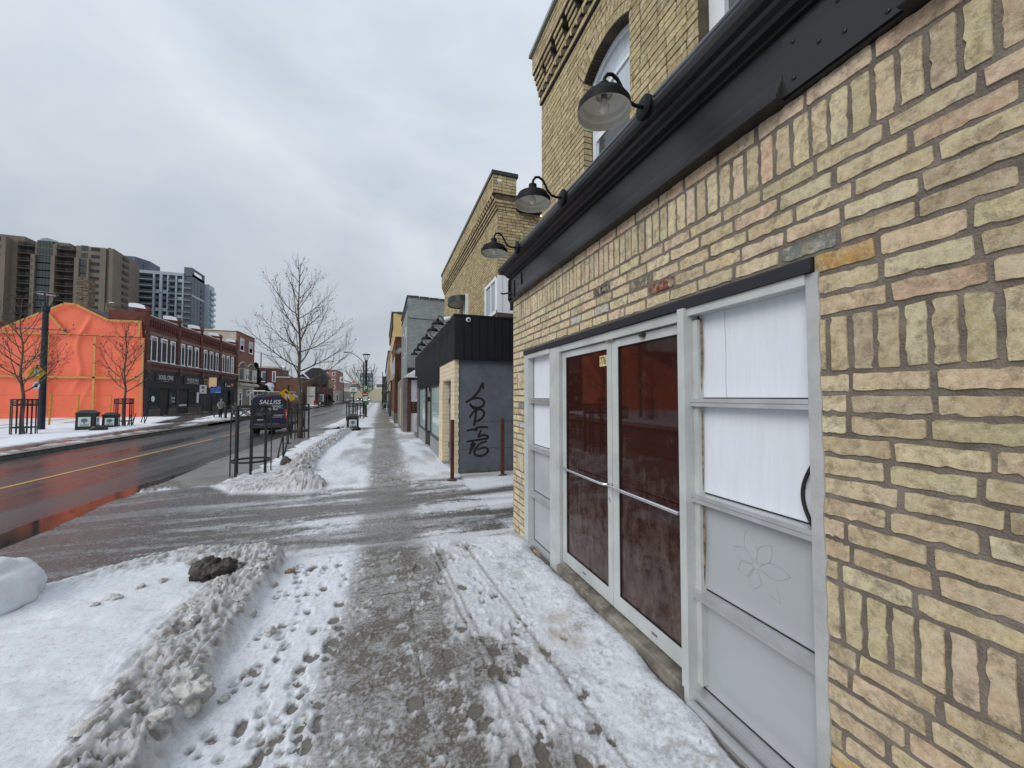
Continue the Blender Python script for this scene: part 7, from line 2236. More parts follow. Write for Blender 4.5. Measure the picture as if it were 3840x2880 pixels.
for k in range(2): m_ = MB(); m_.box(-15.2, -13.7, 44.86, 44.89, 0.58 + k * 0.14, 0.68 + k * 0.14); m_.build('back_slat', M_IRON, bn)
sb_ = thing('sandwich_board', 'dark sandwich board leaning in the snow near the far shops', 'sandwich board', (-15.6, 50.4, 0.05))
m_ = MB(); m_.prism([(-0.4, 0), (0.0, 0.95), (0.06, 0.95), (-0.32, 0)], lambda u, v, w_: (-15.6 + u, w_, v + 0.05), 50.2, 50.9); m_.build('board', M_STONE, sb_); m_ = MB(); m_.prism([(0.4, 0), (0.0, 0.95), (0.08, 0.95), (0.48, 0)], lambda u, v, w_: (-15.6 + u, w_, v + 0.05), 50.2, 50.9); m_.build('board', M_FLASH, sb_)

# ------------------------------------------------------------------ signs
M_YSIGN = mat('yellow_sign_face', s2l(214, 168, 30), 0.45, s2l(200, 156, 26), 3)
M_GSIGN = mat('green_sign_face', s2l(34, 112, 76), 0.45)
M_RSIGN = mat('red_sign_face', s2l(176, 48, 46), 0.45)
def ped(mb, F, s, t0, t1):
    """walking figure drawn from strokes; F maps (u,v,w) to space"""
    f = lambda u, v, w_: F(u * s, v * s, w_)
    n_ = 10; mb.prism([(0.02 + 0.11 * math.cos(2 * math.pi * k / n_), 0.78 + 0.11 * math.sin(2 * math.pi * k / n_)) for k in range(n_)], f, t0, t1)
    for pts, wd in (([(0.02, 0.64), (0.0, 0.15)], 0.10), ([(0.02, 0.58), (-0.24, 0.42), (-0.32, 0.2)], 0.045), ([(0.02, 0.58), (0.22, 0.40), (0.36, 0.36)], 0.045), ([(-0.02, 0.12), (-0.16, -0.25), (-0.36, -0.62)], 0.06), ([(0.02, 0.12), (0.18, -0.22), (0.20, -0.64)], 0.06)):
        ribbon(mb, pts, wd, f, t0, t1)
def rsq(s, r=0.12, n=4):
    o = []
    for cx, cy, a0 in ((s - r * s, s - r * s, 0), (-s + r * s, s - r * s, 90), (-s + r * s, -s + r * s, 180), (s - r * s, -s + r * s, 270)):
        for k in range(n + 1):
            a = rad(a0 + 90 * k / n); o.append((cx + r * s * math.cos(a), cy + r * s * math.sin(a)))
    return o
yw = thing('warning_sign', 'tilted yellow diamond pedestrian crossing sign on a dark post behind the van', 'road sign', (-3.58, 17.5, gz(-3.5, 17.5)))
m_ = MB(); z0 = gz(-3.5, 17.5); m_.tube([(-3.55, 17.52, z0 - 0.1), (-3.57, 17.52, 2.2)], 0.045, 10); m_.lathe([(0, 0), (0.12, 0), (0.12, 0.03), (0.05, 0.05)], (-3.55, 17.52, z0), (0, 0, 1), 12); m_.build('post', M_IRON, yw)
C0 = Vector((-3.575, 17.42, 1.77))
du = Vector((0.35, 0.11, -0.437)).normalized(); dv = Vector((-0.34, 0.42, -0.17)); dv = (dv - du * dv.dot(du)).normalized()
nrm = du.cross(dv).normalized()
if nrm.y > 0: nrm = -nrm
hs = 0.285
FS = lambda u, v, w_: C0 + du * u + dv * v + nrm * w_
m_ = MB(); m_.prism(rsq(hs), FS, -0.002, 0.002); o = m_.build('sign_plate', M_BLACK, yw)
m_ = MB(); m_.prism(rsq(hs * 0.955), FS, 0.002, 0.0032); m_.build('sign_face', M_YSIGN, o)
# axes of the picture on the plate: 'up' runs to its top corner
upv = (-du - dv).normalized(); rtv = (du - dv).normalized()
FU = lambda u, v, w_: C0 + rtv * u + upv * v + nrm * w_
m_ = MB()
m_.prism([(-0.085, -0.16), (0.085, -0.16), (0.085, 0.075), (-0.085, 0.075)], FU, 0.0034, 0.0044); m_.build('white_plate', M_SIGNW, o)
m_ = MB(); ped(m_, lambda u, v, w_: FU(u, v - 0.045, w_), 0.11, 0.0046, 0.0054)
m_.prism([(-0.03, 0.09), (0.03, 0.09), (0.03, 0.15), (0.115, 0.13), (0.07, 0.215), (0.0, 0.255), (-0.07, 0.215), (-0.115, 0.13), (-0.03, 0.15)], FU, 0.0034, 0.0046); m_.build('symbol', M_BLACK, o)
m_ = MB(); m_.prism([(0.012 * math.cos(k), -0.30 + 0.012 * math.sin(k)) for k in range(6)], FU, 0.0034, 0.0048); m_.build('bolt', M_RUST, o)

y2 = thing('warning_sign', 'yellow diamond sign with a round plate below on the left lamp post', 'road sign', (-16.15, 25.45, 2.9))
def F2(u, v, w_): return Vector((-16.12 + u * 0.62, 25.42 + u * 0.42, 2.92 + v)) + Vector((0.5, -0.75, 0)) * w_
dsh = [(0, 0.42), (-0.42, 0), (0, -0.42), (0.42, 0)]
m_ = MB(); m_.prism(dsh, F2, -0.01, 0.01); o = m_.build('sign_plate', M_YSIGN, y2)
m_ = MB(); m_.prism([(-0.11, -0.14), (0.11, -0.14), (0.11, 0.12), (-0.11, 0.12)], F2, 0.012, 0.016); m_.build('white_plate', M_SIGNW, o)
m_ = MB(); ped(m_, lambda u, v, w_: F2(u, v - 0.01, w_), 0.12, 0.018, 0.021); m_.prism([(-0.09, 0.2), (0.09, 0.2), (0.0, 0.33)], F2, 0.012, 0.018); m_.build('symbol', M_BLACK, o)
m_ = MB(); m_.prism([(0.16 * math.cos(2 * math.pi * k / 8), -0.64 + 0.2 * math.sin(2 * math.pi * k / 8)) for k in range(8)], F2, -0.01, 0.01); o = m_.build('lower_plate', M_SIGNW, y2)
m_ = MB(); m_.prism([(-0.06, -0.72), (0.06, -0.72), (0.06, -0.56), (-0.06, -0.56)], F2, 0.012, 0.016); m_.build('symbol', M_BLACK, o)

def post_sign(label, x, y, ztop, plates, z0=None):
    zb = gz(x, y) if z0 is None else z0
    t_ = thing('sign_post', label, 'road sign', (x, y, zb))
    m_ = MB(); m_.tube([(x, y, zb - 0.1), (x, y, ztop)], 0.04, 8); m_.build('post', M_IRON, t_)
    for (cx, cz, hw, hh, m, marks) in plates:
        p = MB(); p.box(x + cx - hw, x + cx + hw, y - 0.075, y - 0.055, cz - hh, cz + hh); o = p.build('sign_plate', m, t_)
        for (mm, polys) in marks:
            q = MB()
            for pl in polys: q.prism([(x + cx + a, cz + b) for a, b in pl], lambda u, v, w_: (u, w_, v), y - 0.082, y - 0.076)
            q.build('symbol', mm, o)
    return t_
def rect(a, b, c, d_): return [(a, c), (b, c), (b, d_), (a, d_)]
def circ(r, n=16, cx=0, cz=0): return [(cx + r * math.cos(2 * math.pi * k / n), cz + r * math.sin(2 * math.pi * k / n)) for k in range(n)]
ps = post_sign('post with a no stopping plate above a green and white parking rules sign', -2.12, 33, 3.1, [
    (0.0, 2.92, 0.16, 0.17, M_SIGNW, [(M_RSIGN, [circ(0.12)])]),
    (-0.02, 2.32, 0.24, 0.34, M_SIGNW, [(M_GSIGN, [rect(-.23, .23, .18, .33), rect(-.23, .23, -.33, -.2)]), (M_EMB, [rect(-.15, .15, .02, .06), rect(-.12, .12, -.06, -.02), rect(-.14, .14, -.15, -.11)])])])
q = MB(); q.prism([(-2.12 + a, 2.92 + b) for a, b in circ(0.075)], lambda u, v, w_: (u, w_, v), 32.912, 32.918); q.build('symbol', M_SIGNW, ps)
q = MB(); q.prism([(-2.12 + a, 2.92 + b) for a, b in circ(0.05)], lambda u, v, w_: (u, w_, v), 32.906, 32.9115); q.build('symbol', M_BLACK, ps)
pg = post_sign('green parking arrow sign with a red plate below on the right ring lamp', -1.62, 44.75, 2.6, [
    (0.0, 2.62, 0.34, 0.36, M_GSIGN, []),
    (-0.08, 2.0, 0.30, 0.18, M_RSIGN, [(M_SIGNW, [rect(-.2, .2, -.03, .05)])]),
    (-0.08, 1.52, 0.2, 0.24, M_SIGNW, [(M_EMB, [rect(-.12, .12, .05, .09), rect(-.12, .12, -.05, -.01)])]),
    (0.02, 1.05, 0.26, 0.2, M_GSIGN, [])], z0=-0.5)
text('lettering', 'P', 0.62, (-1.70, 44.665, 2.62), FACE_S, M_SIGNW, pg, 0.004)
q = MB(); q.prism([(-1.42, 2.45), (-1.30, 2.62), (-1.42, 2.80), (-1.38, 2.62)], lambda u, v, w_: (u, w_, v), 44.665, 44.67); q.build('arrow', M_SIGNW, pg)
post_sign('white parking sign on a dark post in front of the second black shop', -16.14, 44.2, 2.85, [(0, 2.45, 0.27, 0.40, M_SIGNW, [(M_EMB, [rect(-.12, .12, .05, .28), rect(-.08, .08, -.25, -.12)])])], z0=0.05)
post_sign('white parking sign on a post at the end of the black shop fronts', -20.0 + 3.4, 59.0, 2.6, [(0, 2.2, 0.26, 0.4, M_SIGNW, [(M_EMB, [rect(-.1, .1, .0, .25)])])], z0=0.05)
M_BSIGN = mat('blue_sign_face', s2l(38, 84, 160), 0.45)
post_sign('post with a pair of blue plates and a tan board behind beside the standing person', -12.0, 34.8, 3.0, [
    (-0.12, 2.25, 0.12, 0.25, M_BSIGN, []), (0.22, 2.26, 0.2, 0.25, M_BSIGN, [(M_SIGNW, [rect(-.15, .15, -.2, -.18)])]), (-0.1, 2.80, 0.24, 0.38, mat('tan_sign_back', s2l(216, 184, 138), 0.6), [])], z0=0.05)

# ------------------------------------------------------------------ bare trees
M_BARK = mat('grey_brown_bark', s2l(112, 100, 86), 0.85, s2l(66, 58, 50), 6, 0.7, 30, stretch=(1, 1, 0.25))
M_TWIG = mat('dark_twig', s2l(82, 72, 66), 0.8, s2l(54, 47, 44), 3)
M_LEAF = mat('withered_leaf', s2l(74, 50, 42), 0.85, s2l(48, 34, 30), 6)
def bare_tree(label, loc, h, first, reach, seed, nleaf, trunk_r=0.11, lean=(0, 0), group=None, asc=38, nlat=30, tw=1.0):
    R = random.Random(seed)
    t_ = thing('bare_tree', label, 'tree', loc, group)
    L0 = Vector(loc)
    tk, cr, lf = MB(), MB(), MB()
    n_ = 14
    ld = [Vector((lean[0] * (i / n_) + 0.03 * math.sin(i * 1.3 + seed), lean[1] * (i / n_) + 0.03 * math.cos(i * 1.1 + seed), h * i / n_ - (0.1 if i == 0 else 0))) for i in range(n_ + 1)]
    lr = [trunk_r * (1 - 0.93 * (i / n_) ** 0.85) * (1.25 if i == 0 else 1) for i in range(n_ + 1)]
    tk.tube([L0 + p for p in ld], lr, 9)
    def at(z):
        f = min(n_ - 1e-6, max(0, z / h * n_)); i = int(f); return ld[i].lerp(ld[i + 1], f - i), lr[i] + (lr[i + 1] - lr[i]) * (f - i)
    tips = []
    def limb(p, d_, ln, r, lev, mb):
        seg = 7 if lev == 0 else 5 if lev == 1 else 4
        pts = [p]; dirs = [d_]
        q, dd = p.copy(), d_.copy()
        for i in range(seg):
            dd = (dd + Vector((R.uniform(-.13, .13), R.uniform(-.13, .13), 0.085 + R.uniform(-.06, .07)))).normalized()
            q = q + dd * (ln / seg); pts.append(q.copy()); dirs.append(dd.copy())
        rs = [max(0.0036 * tw, r * (1 - 0.86 * i / seg)) for i in range(seg + 1)]
        mb.tube([L0 + a for a in pts], rs, 6 if lev == 0 else 4 if lev == 1 else 3, cap=False)
        tips.append(pts[-1])
        if lev < 2:
            cnt = max(2, int(ln / (0.20 if lev == 0 else 0.17)))
            for k in range(cnt):
                f = 0.16 + 0.82 * (k + R.uniform(0.1, 0.9)) / cnt
                i = min(seg - 1, int(f * seg)); b = pts[i].lerp(pts[i + 1], f * seg - i)
                base = dirs[i]
                side = base.cross(Vector((R.uniform(-1, 1), R.uniform(-1, 1), R.uniform(-1, 1)))).normalized()
                nd = (base * R.uniform(0.75, 1.0) + side * R.uniform(0.45, 0.85) + Vector((0, 0, 0.12))).normalized()
                l2 = ln * (0.42 * (1 - 0.55 * f) + 0.06) * R.uniform(0.7, 1.15) if lev == 0 else ln * R.uniform(0.25, 0.55)
                limb(b, nd, max(0.12, l2), max(0.006 * tw, rs[i] * 0.48), lev + 1, cr)
    for k in range(nlat):
        f = (k + R.uniform(-.2, .2)) / nlat
        z = first + (h * 0.95 - first) * max(0, f)
        p, r = at(z)
        az_ = k * 2.39996 + R.uniform(-.35, .35)
        prof = reach * (1 - f) ** 0.68 * (0.78 + 0.22 * min(1, f * 6)) + 0.22
        el = rad(asc * (0.62 + 0.75 * f) + R.uniform(-7, 7))
        d_ = Vector((math.cos(az_) * math.cos(el), math.sin(az_) * math.cos(el), math.sin(el)))
        limb(p, d_, prof * R.uniform(0.85, 1.12), r * 0.47 + 0.005, 0, tk if f < 0.55 else cr)
    o = tk.build('trunk', M_BARK, t_, 'full', fix=False)
    o = cr.build('crown', M_TWIG, t_, fix=False)
    for k in range(nleaf):
        p = L0 + R.choice(tips) + Vector((R.uniform(-.05, .05), R.uniform(-.05, .05), R.uniform(-.1, .02)))
        s = R.uniform(0.02, 0.045)
        a = Vector((R.uniform(-1, 1), R.uniform(-1, 1), R.uniform(-1, 1))).normalized(); b = a.orthogonal().normalized()
        c = a.cross(b)
        lf.add([p - a * s, p + b * s * 0.7 + c * s * 0.3, p + a * s, p - b * s * 0.7 + c * s * 0.3], [(0, 1, 2), (0, 2, 3)])
    if lf.v:
        o = lf.build('withered_leaves', M_LEAF, t_, fix=False); o['kind'] = 'stuff'
    return t_
bare_tree('large bare street tree rising above the van on the right of the road', (-3.6, 20.3, gz(-3.6, 20.3)), 8.75, 2.5, 3.05, 5, 220, 0.105, (-0.22, 0), asc=33, nlat=30, tw=0.85)
bare_tree('bare young tree with withered leaves left of the lamp post before the orange tarpaulin', (-15.12, 23.25, 0.03), 6.1, 1.9, 2.3, 9, 260, 0.085, (-0.25, 0), nlat=24, asc=40)
bare_tree('bare young tree with withered leaves right of the bins before the orange tarpaulin', (-13.72, 27.5, 0.03), 6.0, 1.95, 2.1, 14, 300, 0.08, (0.0, 0), nlat=22, asc=42)
bare_tree('bare tree on the right pavement behind the parking rules sign', (-2.2, 52, -0.5), 6.4, 2.2, 3.2, 21, 40, 0.11, nlat=18, asc=48, tw=1.8)
bare_tree('bare tree beside the dark red shop in the distance', (-11.2, 80, 0.0), 6.5, 2.4, 2.6, 27, 20, 0.11, nlat=14, asc=45, tw=2.5)
def conifer(label, loc, h, r, seed):
    R = random.Random(seed); t_ = thing('evergreen_tree', label, 'tree', loc)
    m_ = MB(); m_.tube([Vector(loc), Vector(loc) + Vector((0, 0, h * 0.95))], [0.22, 0.03], 7); m_.build('trunk', M_BARK, t_)
    m_ = MB()
    for k in range(2600):
        f = R.random() ** 0.75; z = 0.6 + (h - 0.6) * f; rr = r * (1 - f) ** 0.7 * (0.55 + 0.45 * R.random() ** 0.5) * (0.8 + 0.25 * math.sin(z * 5 + seed)); a = R.uniform(0, 6.283)
        p = Vector(loc) + Vector((rr * math.cos(a), rr * math.sin(a), z)); s = R.uniform(0.14, 0.34)
        d_ = Vector((math.cos(a), math.sin(a), R.uniform(-0.5, 0.3))).normalized(); b = d_.orthogonal().normalized(); b = Quaternion(d_, R.uniform(0, 6.28)) @ b
        m_.add([p - b * s * 0.35, p + d_ * s, p + b * s * 0.35, p - d_ * s * 0.4], [(0, 1, 2, 3)])
    m_.build('crown', mat('dark_needles', (0.045, 0.055, 0.042), 0.8, (0.02, 0.026, 0.02), 1.5), t_, fix=False)
conifer('tall dark evergreen beside the bay window house', (-19.9, 74, 0), 7.4, 1.7, 3)
conifer('low dark evergreen at the foot of the bay window house', (-18.2, 73, 0), 3.6, 1.5, 7)
conifer('small rounded evergreen shrub with snow near the pink block', (-10.6, 88, 0), 2.2, 1.3, 11)

# ------------------------------------------------------------------ van
M_VAN = mat('dark_navy_van_paint', s2l(30, 34, 52), 0.22, s2l(26, 30, 46), 1.2)
M_DIRT = mat('road_dirt_plastic', s2l(58, 54, 52), 0.7, s2l(40, 38, 37), 3)
M_TYRE = mat('tyre_rubber', (0.014, 0.014, 0.014), 0.75, (0.03, 0.029, 0.028), 8)
M_RIM = mat('steel_rim', s2l(112, 112, 114), 0.4, metal=0.6)
M_TAIL = mat('red_tail_lamp', s2l(190, 24, 30), 0.2)
M_WPAINT = mat('white_vehicle_print', s2l(220, 222, 226), 0.4)
M_CHROME = mat('grey_bumper_step', s2l(140, 142, 146), 0.5, s2l(110, 112, 114), 3)
def loft(mb, secs, prof, zb, zt):
    n = len(prof)
    V, F = [], []
    for (y, top, hwk) in secs:
        ring = [(hwk * x, y, zb + (z - zb) * (top - zb) / (zt - zb)) for x, z in prof]
        ring += [(-x, yy_, z) for x, yy_, z in reversed(ring)]
        V += ring
    m = 2 * n
    for i in range(len(secs) - 1):
        for k in range(m):
            k2 = (k + 1) % m
            F.append((i * m + k, i * m + k2, (i + 1) * m + k2, (i + 1) * m + k))
    F.append(tuple(range(m))); F.append(tuple(reversed(range((len(secs) - 1) * m, len(secs) * m))))
    mb.add(V, F)
def wheel(par, x, y, r, w_, name='wheel'):
    m_ = MB(); sgn = 1 if x > 0 else -1
    m_.lathe([(r * 0.62, -w_ / 2), (r * 0.94, -w_ / 2), (r, -w_ * 0.36), (r, w_ * 0.36), (r * 0.94, w_ / 2), (r * 0.62, w_ / 2)], (x, y, r), (1, 0, 0), 24); o = m_.build(name, M_TYRE, par, True)
    m_ = MB(); m_.lathe([(0, w_ * 0.40 * sgn), (r * 0.2, w_ * 0.42 * sgn), (r * 0.45, w_ * 0.30 * sgn), (r * 0.62, w_ * 0.46 * sgn), (r * 0.63, w_ * 0.2 * sgn), (0, w_ * 0.1 * sgn)], (x, y, r), (1, 0, 0), 18); m_.build('rim', M_RIM, o, True)
van = thing('cargo_van', 'dark navy plumber van with white lettering seen from behind on the road', 'van', (0, 0, 0))
m_ = MB()
vp = [(0.86, 0.42), (0.98, 0.52), (1.0, 0.95), (1.0, 1.30), (0.975, 1.75), (0.92, 2.10), (0.84, 2.30), (0.66, 2.42), (0.3, 2.45)]
loft(m_, [(0.0, 2.36, 0.955), (0.03, 2.42, 0.985), (0.12, 2.45, 1.0), (3.5, 2.45, 1.0), (3.9, 2.38, 0.995), (4.55, 1.72, 0.98), (4.8, 1.32, 0.97), (5.35, 1.12, 0.94), (5.5, 0.92, 0.88)], vp, 0.42, 2.45)
m_.build('body', M_VAN, van, True)
for sx in (-1, 1):
    m_ = MB(); m_.prism([(sx * 0.012, 0.62), (sx * 0.90, 0.62), (sx * 0.92, 1.3), (sx * 0.88, 1.8), (sx * 0.80, 2.16), (sx * 0.70, 2.24), (sx * 0.012, 2.26)], lambda u, v, w_: (u, w_, v), -0.022, 0.02); o = m_.build('rear_door', M_VAN, van)
    m_ = MB(); m_.box(min(sx * 0.86, sx * 0.98), max(sx * 0.86, sx * 0.98), -0.045, 0.1, 0.95, 1.50); o = m_.build('taillight', M_TAIL, van)
    m_ = MB(); m_.box(min(sx * 0.93, sx * 0.985), max(sx * 0.93, sx * 0.985), -0.05, 0.0, 1.12, 1.34); m_.build('lens', mat('clear_lens', s2l(216, 196, 186), 0.2), o)
    m_ = MB(); m_.tube([(sx * 0.98, 4.15, 1.35), (sx * 1.1, 4.12, 1.38)], 0.03, 6); m_.box(min(sx * 1.08, sx * 1.28), max(sx * 1.08, sx * 1.28), 4.05, 4.17, 1.25, 1.58); m_.build('mirror', M_BLACK, van)
    m_ = MB(); m_.box(min(sx * 0.985, sx * 1.012), max(sx * 0.985, sx * 1.012), 0.15, 5.1, 0.46, 0.66); m_.build('side_moulding', M_DIRT, van)
    for y in (1.05, 4.35):
        m_ = MB(); m_.lathe([(0.44, 0), (0.44, 0.02), (0.36, 0.02), (0.0, 0.02), (0.0, 0.0)], (sx * (0.99 if sx > 0 else 0.99), y, 0.40), (sx, 0, 0), 22); m_.build('wheel_arch', M_BLACK, van)
        wheel(van, sx * 0.90, y, 0.36, 0.25)
    m_ = MB(); m_.box(min(sx * 1.0, sx * 1.004), max(sx * 1.0, sx * 1.004), 3.3, 4.2, 1.36, 1.82); m_.build('side_window', M_DGLASS, van)
m_ = MB(); m_.prism([(-0.80, 4.0), (0.80, 4.0)][:0] + [(3.97, 2.32), (4.53, 1.76), (4.50, 1.72), (3.92, 2.30)], lambda u, v, w_: (w_, u + 0.03, v), -0.78, 0.78); m_.build('windscreen', M_DGLASS, van)
m_ = MB(); m_.box(-0.95, 0.95, -0.14, 0.06, 0.40, 0.62); m_.build('bumper', M_DIRT, van)
m_ = MB(); m_.box(-0.86, 0.6, -0.145, -0.05, 0.622, 0.64); m_.build('bumper_snow', M_CHROME, van)
m_ = MB(); m_.box(-0.60, -0.28, -0.04, -0.024, 0.86, 1.02); o = m_.build('licence_plate', mat('plate_white', s2l(200, 206, 204), 0.5), van)
m_ = MB()
for k in range(6): m_.box(-0.56 + k * 0.042, -0.53 + k * 0.042, -0.043, -0.041, 0.905, 0.975)
m_.build('plate_characters', M_BSIGN, o)
m_ = MB(); m_.box(-0.12, 0.12, -0.04, 0.05, 2.29, 2.34); m_.build('brake_light', M_TAIL, van)
m_ = MB(); m_.tube([(0.3, -0.03, 0.3), (0.3, 0.3, 0.3)], 0.05, 8); m_.box(-0.5, 0.5, 0.15, 1.8, 0.25, 0.42); m_.build('underbody', M_BLACK, van)
rr_ = MB()
for y in (0.5, 1.6, 2.7): rr_.tube([(-0.75, y, 2.44), (-0.75, y, 2.56), (0.75, y, 2.56), (0.75, y, 2.44)], 0.025, 6)
for x in (-0.75, 0.75, -0.35): rr_.tube([(x, 0.15, 2.58), (x, 3.1, 2.58)], 0.03, 6)
rr_.tube([(-0.9, 0.12, 2.6), (-0.25, 0.12, 2.6)], 0.05, 8)
rr_.build('roof_rack', mat('white_rack_tube', s2l(196, 200, 204), 0.4), van)
yv_ = -0.0245
text('lettering', 'SALLISS', 0.36, (0.05, yv_, 1.93), FACE_S, M_WPAINT, van, 0.001, shear=0.18, sx=0.95)
text('lettering', 'PLUMBING & HEATING', 0.135, (0.05, yv_, 1.66), FACE_S, M_WPAINT, van, 0.001, sx=0.86)
m_ = MB(); m_.box(-0.66, 0.76, yv_ - 0.001, yv_, 1.735, 1.747); m_.box(-0.1, 0.76, yv_ - 0.001, yv_, 1.575, 1.585); m_.build('rule', M_WPAINT, van)
text('lettering', '(519) 742-9955', 0.135, (0.05, yv_, 1.50), FACE_S, M_WPAINT, van, 0.001)
m_ = MB()
for k in range(4): m_.box(-0.6, -0.2 + 0.05 * (k % 2), yv_ - 0.001, yv_, 1.24 - k * 0.07, 1.25 - k * 0.07)
m_.box(0.25, 0.80, yv_ - 0.001, yv_, 1.15, 1.17); m_.box(0.33, 0.7, yv_ - 0.001, yv_, 1.11, 1.12); m_.box(0.2, 0.72, yv_ - 0.001, yv_, 1.03, 1.045); m_.build('small_print', M_WPAINT, van)
m_ = MB(); m_.lathe([(0, 0), (0.05, 0), (0.05, 0.02), (0, 0.02)], (0.12, -0.022, 1.22), (0, -1, 0), 12); m_.tube([(0.02, -0.05, 1.0), (0.1, -0.05, 1.0)], 0.02, 6); m_.build('door_handle', M_CHROME, van)
van.location = (-5.72, 23.7, float(road_z(-5.7, 24)) + 0.0); van.scale = (0.89,) * 3; van.rotation_euler = (0, 0, rad(-1.0))

def car(label, m, loc, rot, beams=True, suv=False):
    t_ = thing('car', label, 'car', (0, 0, 0), 'cars far along the road')
    H_ = 1.72 if suv else 1.46
    m_ = MB(); cp_ = [(0.80, 0.28), (0.90, 0.42), (0.91, 0.72), (0.86, 0.88), (0.80, 0.92)]
    loft(m_, [(0, 0.80, 0.9), (0.12, 0.88, 0.98), (1.1, 0.98, 1.0), (4.1, 0.98, 1.0), (4.45, 0.85, 0.93)], cp_, 0.28, 0.92); m_.build('body', m, t_, True)
    m_ = MB(); loft(m_, [(1.0, 0.96, 0.98), (1.75, H_, 0.78), (3.3, H_, 0.78), (4.1, 0.96, 0.95)], [(0.88, 0.9), (0.84, 1.2), (0.80, H_ - 0.05), (0.6, H_)], 0.9, H_); m_.build('cabin', m, t_, True)
    m_ = MB(); m_.add([(-0.74, 1.08, 1.02), (0.74, 1.08, 1.02), (0.58, 1.66, H_ - 0.08), (-0.58, 1.66, H_ - 0.08)], [(0, 1, 2, 3)]); 
    for v_ in range(4): m_.v[v_] = (m_.v[v_][0], m_.v[v_][1] - 0.04, m_.v[v_][2] + 0.03)
    m_.build('windscreen', M_DGLASS, t_)
    for sx in (-1, 1):
        m_ = MB(); m_.box(min(sx * .55, sx * .82), max(sx * .55, sx * .82), -0.02, 0.1, 0.62, 0.76); m_.build('headlight', mat('lit_headlight', (1, 0.93, 0.8), 0.3, emit=5 if beams else 0.0) if beams else M_LABEL, t_)
        for y in (0.85, 3.6): wheel(t_, sx * 0.8, y, 0.32, 0.2)
    m_ = MB(); m_.box(-0.5, 0.5, -0.015, 0.05, 0.42, 0.58); m_.build('grille', M_BLACK, t_)
    t_.location = loc; t_.rotation_euler = (0, 0, rot); return t_
car('white car coming towards the camera beside the person in orange', mat('white_car_paint', s2l(206, 208, 210), 0.3), (-10.6, 126, float(road_z(-8, 126))), 0, False)
car('larger white car following the first white car', MATS['white_car_paint'], (-9.9, 141, 0.0), 0, False, True)
car('dark car with lit headlamps far along the road', mat('dark_car_paint', s2l(52, 50, 54), 0.3), (-8.0, 158, 0.0), 0, True)
car('maroon car with lit headlamps at the far bend', mat('maroon_car_paint', s2l(92, 42, 44), 0.3), (-5.6, 166, 0.0), 0, True, True)

